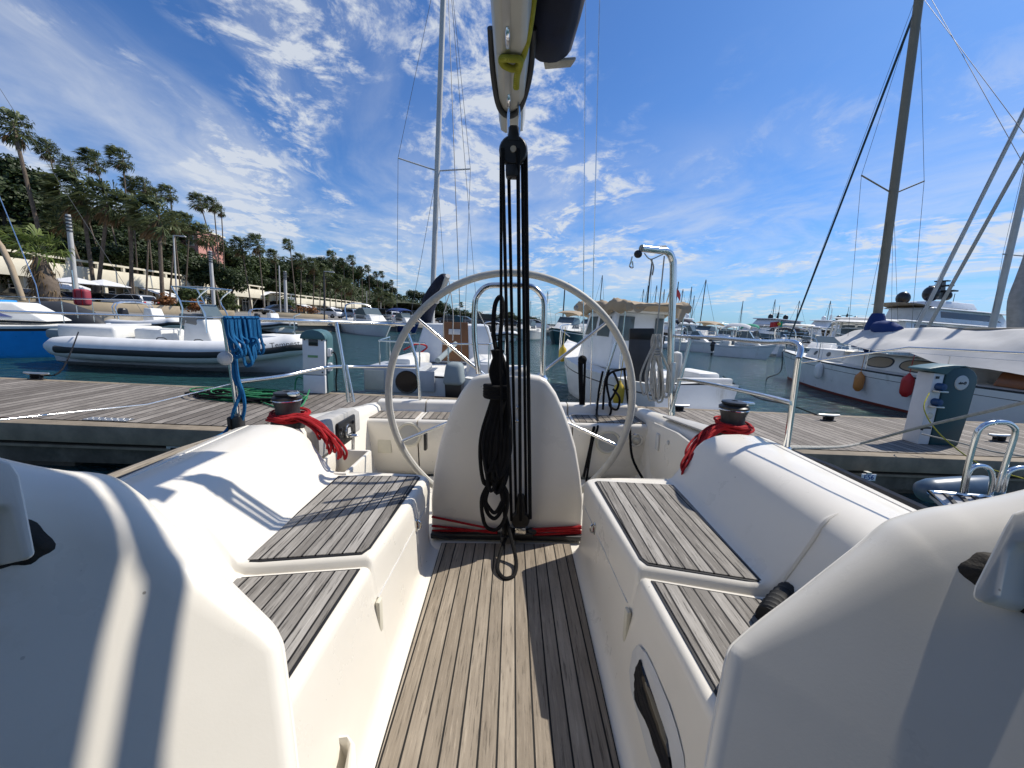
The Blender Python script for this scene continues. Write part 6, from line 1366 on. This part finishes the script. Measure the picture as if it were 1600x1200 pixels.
# cream planter walls on the quay
def planter(label, pxa, pxb, Y0, Y1, ztop, dep=1.6, plants='grass'):
    a = V(*wy(pxa, 480, Y0)[:2], 0); b = V(*wy(pxb, 480, Y1)[:2], 0); d = unit(b - a); n = V(-d[1], d[0], 0)
    t = thing('planter_wall', label, 'planter', loc=V(a[0], a[1], QZ), rz=math.atan2(d[1], d[0]), group='cream planter walls on the quay'); ln_ = float(np.linalg.norm(b - a))
    MB().box((ln_ / 2, dep / 2, (ztop - QZ) / 2), (ln_, dep, ztop - QZ)).build('wall', M['plant'], t, bevel=.02); MB().box((ln_ / 2, dep / 2, ztop - QZ + .01), (ln_ - .3, dep - .3, .05)).build('soil', M['soil'], t)
    return t, ln_, dep
planter('long cream planter wall behind the inflatables at left', -60, 281, 25.5, 33, 1.40)
planter('short cream planter block behind the console frame', 313, 366, 33.5, 35, 1.28)
planter('farther cream planter block left of the dark lamp post', 430, 512, 46, 50, 1.22, 2.5)
def bush(px, Y, z, rx, rz_, mat, label, n=420, size=.22, seed=1):
    p = wy(px, 480, Y); t = thing('planter_bush', label, 'bush', loc=(p[0], Y + .8, z)); leaves(n, rx, .7, rz_, size, seed, .5, 8, rz_ * .5).build('foliage', M[mat], t, smooth=False)
    MB().tube([(0, 0, -.1), (.1, 0, rz_ * .7)], .04, 5).build('stem', M['bark'], t)
bush(245, 32, 1.38, 1.1, .75, 'grass', 'rust coloured grasses at the right end of the long planter', seed=2); bush(268, 33, 1.38, .9, .45, 'bush', 'green shrub beside the rust grasses on the long planter', seed=3); bush(300, 34, 1.2, 1.3, .8, 'grass', 'rust coloured grasses behind the console frame', seed=4); bush(352, 35, 1.26, .9, .45, 'bush', 'low green shrub on the short planter block', seed=5); bush(470, 49, 1.2, 2.4, .8, 'grass', 'brown grasses on the farther planter block', seed=6)
# ---- lamp posts and columns
def column(label, ptop, pbot, Y, r, head=None, name='lamp_post', cat='lamp post', mat='mastalu'):
    B = V(*wz(pbot[0], pbot[1], QZ)[:2], QZ); B = V(wy(pbot[0], pbot[1], Y)[0], Y, QZ); T = wy(ptop[0], ptop[1], Y); t = thing(name, label, cat, loc=B)
    T = T - B; MB().tube([(0, 0, -.0), T * .7, T], [r, r * .95, r * .85], 12).build('post', M[mat], t)
    if head == 'louver':
        for k in range(5): MB().lathe(((r * 1.15, 0), (r * 1.15, .10)), T * (1 - .035 * (k + 1)), 12).build('louver_ring', M['winch'], t)
    if head == 'arm': MB().bar(T, T + V(.9, .1, .03), .09, .07).build('lamp_arm', M['mastalu'], t); MB().box(T + V(.75, .1, -.02), (.5, .14, .07)).build('lamp_head', M['pale'], t)
    if head == 'flood':
        for k in (-1, 1): MB().box(T + V(.35 * k, 0, .1), (.5, .3, .3)).build('flood_lamp', M['winch'], t)
    return t
column('thick white lamp column at left before the shops', (106, 335), (121, 480), 30, .17, 'louver', 'lamp_column', 'lamp column'); column('white lamp column behind the inflatable console', (328, 392), (334, 470), 38, .16, 'louver', 'lamp_column', 'lamp column'); column('slim lamp post with short arm in front of the shop row', (271, 368), (277, 480), 36, .07, 'arm'); column('slim white pole before the canopy tent', (436, 415), (438, 482), 50, .08); column('stout white column right of the canopy tent', (445, 424), (447, 490), 50, .19, 'louver', 'lamp_column', 'lamp column'); column('thin dark lamp post before the far palms', (506, 424), (507, 505), 40, .07, 'arm', mat='winch'); column('tall dark floodlight post behind the wheel at right', (883, 444), (878, 520), 62, .10, 'flood', mat='winch')
column('slim grey pole among the far trees left of the hill end', (573, 455), (573, 488), 110, .10); column('slim pale pole among the far trees, nearer the hill end', (595, 460), (595, 490), 110, .10)
# red rolled buoy on the blue boat's rail
rbuoy = thing('folded_buoy', 'faded red padded lifebuoy hung on a post behind the blue sailboat', 'lifebuoy', loc=wy(130, 477, 14.5)); bk = 14.5 / FPX
MB().box((0, 0, 12 * bk), (21 * bk, .28, 25 * bk)).build('padding', M['pinkred'], rbuoy, bevel=.10, seg=4); MB().tube([(-9 * bk, -.05, 52 * bk), (-8 * bk, -.05, -20 * bk)], .02, 8).build('post', M['steel'], rbuoy)
for x in (-4, 6): MB().box((x * bk, -.148, 12 * bk), (.03, .01, 24 * bk)).build('strap', M['rred'], rbuoy)
# ---- cars
def car(label, px, Y, col, rz, kind='hatch', rough=.25, L_=4.2):
    P = wy(px, 480, Y); t = thing('parked_car', label, 'car', loc=(P[0], Y, QZ), rz=rz, group='cars parked on the quay'); m = pmat('car_paint', col, rough, spec=.6, coat=.6)
    W_ = 1.76; k = L_ / 4.2
    if kind == 'van': body = [(-2.1, .3), (-2.12, .9), (-2.05, 1.0), (2.0, .98), (2.1, .8), (2.1, .3)]; roof = [(-2.04, 1.0), (-1.98, 1.78), (-1.8, 1.86), (.75, 1.84), (1.0, 1.76), (1.45, .99)]
    elif kind == 'jeep': body = [(-2.0, .42), (-2.02, 1.02), (-1.98, 1.1), (2.0, 1.08), (2.05, .9), (2.05, .42)]; roof = [(-1.98, 1.1), (-1.92, 1.82), (-1.85, 1.88), (.55, 1.88), (.72, 1.82), (.95, 1.09)]
    elif kind == 'saloon': body = [(-2.2, .3), (-2.22, .78), (-2.1, .92), (-1.5, .95), (1.0, .93), (2.0, .78), (2.2, .6), (2.2, .3)]; roof = [(-1.7, .94), (-1.0, 1.36), (-.5, 1.44), (.2, 1.42), (1.15, .92)]
    else: body = [(-2.02, .3), (-2.08, .8), (-2.0, .95), (1.1, .95), (1.9, .80), (2.1, .6), (2.1, .3)]; roof = [(-1.98, .95), (-1.75, 1.40), (-1.45, 1.50), (.1, 1.48), (.5, 1.38), (1.25, .94)]
    MB().prism([V(x * k, -W_ / 2, z) for x, z in body], (0, W_, 0)).build('body', m, t, bevel=.07, seg=2)
    rf = MB().prism([V(x * k, -W_ * .43, z) for x, z in roof], (0, W_ * .86, 0)).build('roof', m, t, bevel=.07, seg=2)
    c = V(np.mean([x for x, z in roof]) * k, 0, np.mean([z for x, z in roof]))
    gl = [V(c[0] + (x * k - c[0]) * .86, 0, max(1.0 if kind != 'jeep' else 1.14, c[2] + (z - c[2]) * .78)) for x, z in roof]
    for s in (-1, 1):
        MB().prism([p + V(0, s * (W_ * .43 + .004), 0) for p in gl], (0, -s * .02, 0)).build('side_window', M['glasscar'], rf)
    a, b = roof[-2], roof[-1]; f = lambda u, w: V((a[0] + (b[0] - a[0]) * u) * k + .03, w, a[1] + (b[1] - a[1]) * u + .01)
    MB().poly([f(.1, -.62), f(.95, -.70), f(.95, .70), f(.1, .62)]).build('windscreen', M['glasscar'], rf)
    a, b = roof[0], roof[1]; f = lambda u, w: V((a[0] + (b[0] - a[0]) * u) * k - .03, w, a[1] + (b[1] - a[1]) * u + .01)
    MB().poly([f(.1, -.66), f(.92, -.58), f(.92, .58), f(.1, .66)]).build('rear_window', M['glasscar'], rf)
    for x in (-1.28, 1.30):
        for s in (-1, 1):
            w = MB().lathe(((.0, -.10), (.28, -.10), (.325, -.07), (.325, .07), (.28, .10), (0, .10)), (x * k, s * (W_ / 2 - .09), .325), 18, (0, 1, 0)).build('wheel', M['tyre'], t); MB().lathe(((0, .012), (.16, .012), (.20, 0)), (x * k, s * (W_ / 2 + .012), .325), 14, (0, s, 0)).build('wheel_rim', M['hub'], w)
    for s in (-1, 1):
        MB().box((2.08 * k, s * .62, .68), (.08, .32, .13)).build('headlight', M['pale'], t, bevel=.02); MB().box((-2.07 * k, s * .68, .80), (.08, .22, .2)).build('tail_light', M['red'], t, bevel=.02)
    return t
QR = math.atan2(9, 3.5)
silver, blk, wht, gry, dkb = (.42, .44, .46), (.010, .010, .012), (.66, .67, .68), (.12, .13, .14), (.015, .03, .07)
car('silver grey hatchback parked behind the long planter wall', 205, 37.5, silver, R(178), 'hatch'); car('black car parked left of the silver hatchback', 150, 38.5, blk, R(176), 'hatch'); car('dark blue car parked behind the shaggy fan palm', 100, 36, dkb, R(174), 'saloon'); car('dark car at the far left behind the blue sail cover', 40, 33, blk, R(172), 'saloon')
car('dark car parked beside the canopy tent', 432, 56, blk, QR + R(170), 'hatch'); car('small grey car beyond the farther planter', 497, 78, gry, QR, 'hatch')
car('white car at the near end of the far parking row', 519, 60, wht, R(150), 'saloon'); car('silver blue car second in the far parking row', 546, 60, (.20, .26, .33), R(150), 'hatch'); car('dark van behind the small cruiser in the far parking row', 572, 64, blk, R(155), 'van'); car('black van in the middle of the far parking row', 594, 64, blk, R(178), 'van', L_=4.9); car('white car right of the black van', 616, 62, wht, R(120), 'hatch'); car('black van behind the blue sail bag', 642, 66, blk, R(178), 'van', L_=5.0)
car('dark car left of the far jeep', 702, 66, blk, R(178), 'hatch'); car('dark grey car behind the folded stern rail', 722, 68, gry, R(176), 'saloon'); car('black boxy jeep parked behind the grab rail', 766, 58, blk, R(2), 'jeep'); car('white car parked right of the jeep', 838, 61, wht, R(4), 'hatch'); car('dark car half hidden by the black ropes', 800, 64, blk, R(4), 'saloon')
MB_ = MB().box((0, 0, .6), (.9, .8, 1.2)).box((0, 0, 1.22), (1.0, .9, .1)); o = MB_.xf(Matrix.Translation((wy(717, 490, 46)[0], 46, QZ))).build('waste_bin', M['teald'], None, 'W', bevel=.04); tag(o, 'dark green waste bin on the quay right of the sail bag', 'bin')
# ================================================================== OTHER MOORED BOATS
def cruiser(label, bow, stern, mats, k=1.0, canopy=None, hardtop=False, ob=False, arch=False, cat='motor boat', fb=1.15, fs=.85):
    t, L_ = boat_at('motor_boat', label, cat, bow, stern); B_ = L_ * .34
    sh = hull(t, L_, B_, fb * k, fs * k, [M[mats[0]], M[mats[1]]], .88, 2.1, flare=1.25, rake=.13, bands=((0, 0), (.12, 1), (.18, 0), (.88, 0), (1, 1)))
    x0, x1 = -L_ * .12, L_ * .26; h0 = (fs + .10) * k
    cb, sd = cabin(t, 'cabin', x0, x1, B_ * .36, B_ * .24, h0, h0 + .55 * k, M['deckwhite'], .0, 1.4, .85, .05)
    MB().prism([sd(1, u, v) for u, v in ((.15, .35), (.75, .35), (.66, .8), (.15, .8))], (0, .008, 0)).build('cabin_window', M['darkglass'], t)
    MB().prism([sd(-1, u, v) for u, v in ((.15, .35), (.75, .35), (.66, .8), (.15, .8))], (0, -.008, 0)).build('cabin_window', M['darkglass'], t)
    z1 = h0 + .5 * k; b = B_ * .33
    ws = MB()
    ws.add([V(L_ * .12, -b * .75, z1), V(L_ * .12, b * .75, z1), V(L_ * .03, b * .72, z1 + .5 * k), V(L_ * .03, -b * .72, z1 + .5 * k)], [(0, 1, 2, 3)])
    for s in (1, -1): ws.add([V(L_ * .12, s * b * .75, z1), V(-L_ * .10, s * b, z1), V(-L_ * .06, s * b * .94, z1 + .42 * k), V(L_ * .03, s * b * .72, z1 + .5 * k)], [(0, 1, 2, 3)])
    wso = ws.build('windscreen', M['screen'], t)
    lrail(t, 'windscreen_frame', [V(-L_ * .06, b * .94, z1 + .42 * k), V(L_ * .03, b * .72, z1 + .5 * k), V(L_ * .03, -b * .72, z1 + .5 * k), V(-L_ * .06, -b * .94, z1 + .42 * k)], .018 * k)
    MB().box((-L_ * .34, 0, fs * k + .12), (L_ * .16, B_ * .72, .34 * k)).build('stern_seat', M['deckwhite'], t, bevel=.06)
    MB().box((-L_ * .53, 0, .22 * k), (L_ * .08, B_ * .8, .07)).build('bathing_platform', M['deckwhite'], t)
    for s in (1, -1):
        pts = [V(x, (sh(x / L_ + .5)[0]) * s * .92, sh(x / L_ + .5)[1] + .42 * k) for x in np.linspace(0, L_ * .47, 6)]; lrail(t, 'bow_rail', pts, .013)
        for p in pts[::2]: lrail(t, 'stanchion', [p - V(0, 0, .44 * k), p], .011)
    if canopy:
        g = []
        for x, dz in zip(np.linspace(-L_ * .40, L_ * .05, 9), (-.25, -.02, .05, .07, .08, .07, .05, .0, -.12)): g.append([V(x, y * B_ * .40, h0 + 1.45 * k + dz * k - .22 * k * abs(y) ** 3) for y in np.linspace(-1, 1, 9)])
        MB().grid(g).build('canopy', M[canopy], t)
        for x in (-L_ * .38, -L_ * .17, L_ * .02):
            for s in (1, -1): lrail(t, 'canopy_frame', [V(x, s * B_ * .38, h0), V(x, s * B_ * .40, h0 + 1.22 * k)], .014)
    if hardtop:
        MB().box((-L_ * .10, 0, h0 + 1.42 * k), (L_ * .42, B_ * .74, .10 * k), taper=(.9, .9)).build('hardtop', M['deckwhite'], t, bevel=.03)
        for x in (-L_ * .28, L_ * .06):
            for s in (1, -1): MB().bar(V(x, s * B_ * .34, h0 + .1), V(x - .12 * k, s * B_ * .32, h0 + 1.40 * k), .10 * k, .07 * k).build('hardtop_post', M['deckwhite'], t)
    if arch: lrail(t, 'radar_arch', [V(-L_ * .22, B_ * .42, h0), V(-L_ * .28, B_ * .36, h0 + 1.2 * k), V(-L_ * .28, -B_ * .36, h0 + 1.2 * k), V(-L_ * .22, -B_ * .42, h0)], .05 * k, sub=4)
    if ob: outboard(t, -L_ / 2 - .05, 0, .62 * k, k)
    return t
def at(px, Y): return V(wy(px, 520, Y)[0], Y)
cruiser('white cuddy boat with grey and beige canopy and black outboard in the middle row', at(1218, 29), at(1122, 31.5), ('hullwhite', 'hullgrey'), 1.05, 'canvaswhite', ob=True)
cruiser('white speedboat with low windscreen left of the cuddy boat', at(1130, 34), at(1052, 37), ('hullwhite', 'hullgrey'), .95, None, ob=True, arch=True)
cruiser('white cruiser with dark hooped bimini behind the stern crane', at(1112, 42), at(1046, 46), ('hullwhite', 'strake'), 1.25, 'navy')
cruiser('white boat with bright green canopy behind the cuddy boat', at(1216, 38), at(1150, 40), ('hullwhite', 'hullgrey'), 1.15, 'green')
cruiser('white open sports boat right of the green canopy', at(1292, 37), at(1205, 35), ('hullwhite', 'hullgrey'), 1.15, None, arch=True)
cruiser('white day boat with pulpit near the classic sailboat bow', at(1262, 26.5), at(1330, 32), ('hullwhite', 'bluecanvas'), 1.0, None)
cruiser('white cabin cruiser just left of the mast cover', at(1300, 33), at(1372, 38), ('hullwhite', 'hullgrey'), 1.5, None, hardtop=True)
cruiser('white flybridge cruiser behind the mast of the classic sailboat', at(1275, 46), at(1392, 52), ('hullwhite', 'strake'), 1.9, None, hardtop=True, arch=True)
cruiser('dark green hulled cruiser with beige canopy moored at the far quay', at(862, 33), at(905, 41), ('teald', 'deckwhite'), 1.25, 'tan')
cruiser('white speedboat with bimini hoop moored left of the wheel', at(612, 30), at(548, 36), ('hullwhite', 'hullgrey'), 1.1, None, arch=True)
cruiser('blue covered small boat left of the grab rail', at(655, 40), at(610, 45), ('bluecanvas', 'deckwhite'), 1.0, 'bluecanvas')
cruiser('white boat with black outboard at the quay behind the ropes', at(808, 38), at(838, 44), ('hullwhite', 'hullgrey'), 1.0, None, ob=True)
cruiser('grey white boat with spray hood at the far quay right of the grab rail', at(898, 46), at(938, 54), ('hullgrey', 'deckwhite'), 1.3, 'navy', arch=True)
cruiser('white runabout with blue bow stripe left of the flag', at(1190, 44), at(1160, 52), ('hullwhite', 'bluecanvas'), 1.0, None, arch=True)
cruiser('white cruiser with hardtop tucked behind the day boat pulpit', at(1256, 40), at(1236, 50), ('hullwhite', 'hullgrey'), 1.35, None, hardtop=True)
cruiser('white boat with folded navy bimini at the foot of the furled genoa', at(1246, 34), at(1222, 42), ('hullwhite', 'strake'), 1.15, 'navy')
cruiser('grey sided cruiser with tan canopy behind the stern rail', at(1080, 50), at(1118, 58), ('hullgrey', 'deckwhite'), 1.35, 'tan')
cruiser('small white motor boat right of the hooped bimini boat', at(1126, 47), at(1140, 54), ('hullwhite', 'hullgrey'), 1.1, None, hardtop=True)
cruiser('white flybridge boat close left of the classic sailboat cabin', at(1352, 30), at(1322, 40), ('hullwhite', 'bluecanvas'), 1.45, None, hardtop=True, arch=True)
cruiser('white sport cruiser far behind the blue mast cover', at(1400, 44), at(1350, 50), ('hullwhite', 'strake'), 1.6, None, hardtop=True)
# inflatables farther away
def small_rib(label, bow, stern, arch=True, col='tube'):
    t, L_ = boat_at('inflatable_boat', label, 'inflatable', bow, stern); rib_tubes(t, L_, 1.9, .26, .42, col, 'strake')
    MB().box((-.2, 0, .30), (L_ * .86, 1.3, .5), taper=(1, 1)).build('hull', M['hullwhite'], t, bevel=.1)
    cabin(t, 'console', -.2, .6, .38, .32, .5, 1.35, M['deckwhite'], .05, .4, .85, .05); outboard(t, -L_ / 2 - .05, 0, .80, 1.15)
    if arch:
        for x in (-L_ * .36, -L_ * .30): lrail(t, 'roll_bar', [V(x, .8, .6), V(x - .1, .75, 1.5), V(x - .1, -.75, 1.5), V(x, -.8, .6)], .03, sub=4)
    return t
small_rib('grey inflatable with black outboard and roll bar moored at the left quay', at(285, 20.5), at(200, 21.5))
small_rib('white inflatable with big outboard beyond the grab rail', at(800, 33), at(765, 39))
small_rib('small white inflatable tender left of the grey outboard pad', at(1075, 37.5), at(1040, 37.5), False)
small_rib('light grey inflatable behind the blue rope hank', at(452, 27), at(405, 30))
dk_ = thing('covered_boat', 'small boat under a black glossy cover behind the blue sailboat', 'boat', loc=(*at(95, 17.5), 0)); MB().lathe(((0, -2.2), (.55, -2.0), (.85, -1.0), (.95, .2), (.7, 1.4), (.2, 2.2), (0, 2.3)), (0, 0, .55), 16, (1, -.1, -.03), sx=.9).build('cover', M['strake'], dk_); MB().tube([(-2.2, 0, .3), (0, -.7, .3), (2.3, 0, .5)], .16, 8, sub=4).build('hull', M['hullwhite'], dk_)
# ---- large yachts on the far side
def superyacht(label, bow, stern, hmat, fb, decks, hard=True, dome='outboard'):
    t, L_ = boat_at('motor_yacht', label, 'yacht', bow, stern); B_ = L_ * .22
    sh = hull(t, L_, B_, fb, fb * .72, [M[hmat], M['darkglass'], M['hullwhite']], .9, 2.2, flare=1.3, rake=.12, bands=((0, 0), (.20, 0), (.30, 1), (.52, 1), (.56, 0), (1, 2)))
    for x0, x1, b, z0, h, top in decks:
        c, sd = cabin(t, 'deckhouse', x0 * L_, x1 * L_, b * B_, b * B_ * .8, z0, z0 + h, M['hullwhite'], .1, 1.1, .88, .08)
        for s in (1, -1):
            MB().prism([sd(s, u, v) for u, v in ((.06, .35), (.90, .35), (.78, .82), (.06, .82))], (0, s * .01, 0)).build('window_band', M['darkglass'], c)
        MB().box(((x0 + x1) / 2 * L_ - .02 * L_, 0, z0 + h + .08), ((x1 - x0) * L_ * 1.02, b * B_ * 1.95, .16), taper=(.95, .95)).build('deck_roof', M['hullwhite'] if top else M['yachtgrey'], t, bevel=.05)
    zt = decks[-1][3] + decks[-1][4]; xm = (decks[-1][0] + decks[-1][1]) / 2 * L_
    m = MB().box((xm, 0, zt + .7), (.5, .25, 1.4), taper=(.5, .6), shift=(-.2, 0)).box((xm - .1, 0, zt + 1.1), (.3, 1.5, .08)).box((xm - .1, 0, zt + .75), (.4, 1.1, .07)).tube([(xm - .2, 0, zt + 1.3), (xm - .2, 0, zt + 2.6)], .04, 6)
    m.build('radar_mast', M[dome], t)
    for x, y in ((-1.2, .8), (.9, -.7)): MB().ell((xm + x, y, zt + .55), (.42, .42, .5), 12, 8).build('satellite_dome', M[dome], t)
    for s in (1, -1): lrail(t, 'deck_rail', [V(x * L_, sh(x + .5)[0] * s * .94, sh(x + .5)[1] + .8) for x in np.linspace(-.4, .48, 8)], .025)
    return t
y_ = superyacht('dark striped sports yacht with black flybridge beyond the middle row', at(1120, 62), at(1262, 78), 'yachtgrey', 2.6, [(-.35, .22, .36, 2.1, 1.3, False), (-.25, .08, .30, 3.7, .95, False)])
superyacht('white yacht with radar domes right of the dark sports yacht', at(1222, 72), at(1330, 84), 'hullwhite', 2.8, [(-.38, .20, .38, 2.3, 1.6, True), (-.30, .05, .32, 4.1, 1.2, True)], dome='hullwhite')
superyacht('yacht with black mast domes left of the classic sailboat mast', at(1265, 66), at(1345, 72), 'hullwhite', 2.5, [(-.38, .20, .38, 2.1, 1.6, True), (-.30, .02, .30, 3.9, 1.1, False)])
big = superyacht('big white three deck superyacht filling the right behind the awning', at(1640, 62), at(1330, 52), 'hullwhite', 4.2, [(-.40, .26, .40, 2.9, 1.7, True), (-.26, .14, .34, 4.8, 1.7, True)])
aw_ = MB().grid([[V(-14 + x, y, 6.9 + .25 * math.cos(x * .5) - .03 * y * y) for y in (-2.6, -1.3, 0, 1.3, 2.6)] for x in np.linspace(0, 6.5, 8)]); aw_.build('sun_awning', M['tan'], big)
superyacht('low white motor yacht with sloping decks behind the beige canopy', at(1012, 70), at(1085, 84), 'hullwhite', 2.2, [(-.38, .20, .38, 1.9, 1.3, True), (-.28, .05, .30, 3.3, .9, True)], dome='hullwhite')
tw = loc(big, wy(1466, 468, 57)); th = 57 / FPX
tm = MB().box(tw + V(0, 0, 14 * th), (1.3, .7, 28 * th), taper=(.55, .6)).box(tw + V(0, 0, 12 * th), (1.0, 3.4, .2)).box(tw + V(0, 0, 20 * th), (.8, 2.4, .18)).box(tw + V(0, 0, 27 * th), (.6, 1.5, .15)).tube([tw + V(0, 0, 28 * th), tw + V(0, 0, 38 * th)], .06, 6)
tm.build('radar_tower', M['outboard'], big)
for px, py, r in ((1455, 459, .95), (1411, 466, .8), (1479, 462, .6)): MB().ell(loc(big, wy(px, py, 57)), (r, r, r * 1.15), 14, 10).build('satellite_dome', M['outboard'], big)
MB().box(loc(big, wy(1470, 478, 57)), (7.5, 4.2, .9), taper=(.85, .85)).build('top_house', M['hullwhite'], big, bevel=.12)
# Portuguese ensign
fg = thing('ensign', 'red and green flag with yellow emblem flying between the middle row boats', 'flag', loc=wy(1213, 535, 33)); fk = 33 / FPX
MB().tube([(.0, 0, 0), (0, 0, 36 * fk)], .03, 6).build('staff', M['mastalu'], fg)
MB().grid([[V(-.05 - x * fk, .06 * math.sin(x * .5), (32 - z - x * .15) * fk) for x in (0, 2, 4, 6, 9, 13)] for z in (0, 4, 8)]).build('red_field', M['red'], fg)
MB().grid([[V(-.05 + x * fk, .06 * math.sin(x * .5), (32 - z) * fk) for x in (0, 2, 4, 6)] for z in (0, 4, 8)]).build('green_field', M['green'], fg)
MB().lathe(((0, .12), (.07, .12), (.11, .10), (.13, 0)), (-.05, -.02, 28 * fk), 14, (0, -1, 0)).build('emblem', M['yellow'], fg)
# ---- distant sailing boats: hull, mast, stay
SP = thing('distant_sailboat', 'thin mast', 'sailboat', group='distant moored sailboats')
hull(SP, 10, 3.0, 1.2, 1.0, [M['hullwhite'], M['bluecanvas']], .7, 1.8, bands=((0, 0), (.1, 1), (.15, 0), (.9, 0), (1, 0))); cabin(SP, 'coachroof', -1.5, 2, .9, .6, 1.05, 1.5, M['deckwhite'], .1, 1.0)
MB().tube([(.6, 0, 1), (.55, 0, 8), (.5, 0, 14)], .11, 6).build('mast', M['winch'], SP); MB().tube([(.5, 0, 14), (4.9, 0, 1.3)], .035, 5).build('forestay', M['winch'], SP); MB().tube([(.5, 0, 14), (-4.9, 0, 1.1)], .03, 5).build('backstay', M['winch'], SP); MB().tube([(.5, 0, 2.2), (-3.6, 0, 2.3)], .18, 8).build('sail_cover', M['bluecanvas'], SP)
lst = [(857, 455, 'first mast right of the grab rail'), (907, 470, 'short mast just right of the floodlight post'), (925, 462, 'mast seen inside the right rim of the wheel'), (943, 430, 'tall mast with crosstrees left of the beige canopy'), (958, 470, 'short mast above the launch bow'), (1010, 452, 'mast above the left part of the beige canopy'), (1015, 446, 'mast second above the beige canopy'), (1024, 404, 'tall mast above the beige canopy beside the crane lashing'), (1031, 446, 'mast close left of the crane pole'), (1040, 452, 'mast right behind the crane pole'), (1064, 440, 'mast first right of the crane pole'), (1072, 452, 'mast second right of the crane pole'), (1083, 448, 'mast third right of the crane pole'), (1088, 462, 'mast fourth right of the crane pole'), (1109, 437, 'tallest mast right of the crane pole'), (1163, 470, 'mast above the dark sports yacht'), (1215, 468, 'mast right of the dark sports yacht'), (1254, 470, 'mast left of the furled genoa foot'), (830, 470, 'mast above the white car beyond the ropes'), (1302, 470, 'mast left of the classic sailboat mast'), (645, 475, 'thin mast at the foot of the far hill')]
for i, (px, py, lb) in enumerate(lst):
    Y = 95 + (i * 37) % 45; P = wy(px, py, Y); sc = max(.45, P[2] / 14)
    args = ((P[0] - .5 * sc, Y, 0), (i % 3 - 1) * .5 + 1.4, 'distant sailboat, ' + lb)
    if i == 0: SP.matrix_world = Matrix.Translation(Vector(args[0])) @ Matrix.Rotation(args[1], 4, 'Z') @ Matrix.Diagonal((sc, sc, sc, 1)); SP['label'] = args[2]
    else: dup(SP, args[0], args[1], args[2], sc)
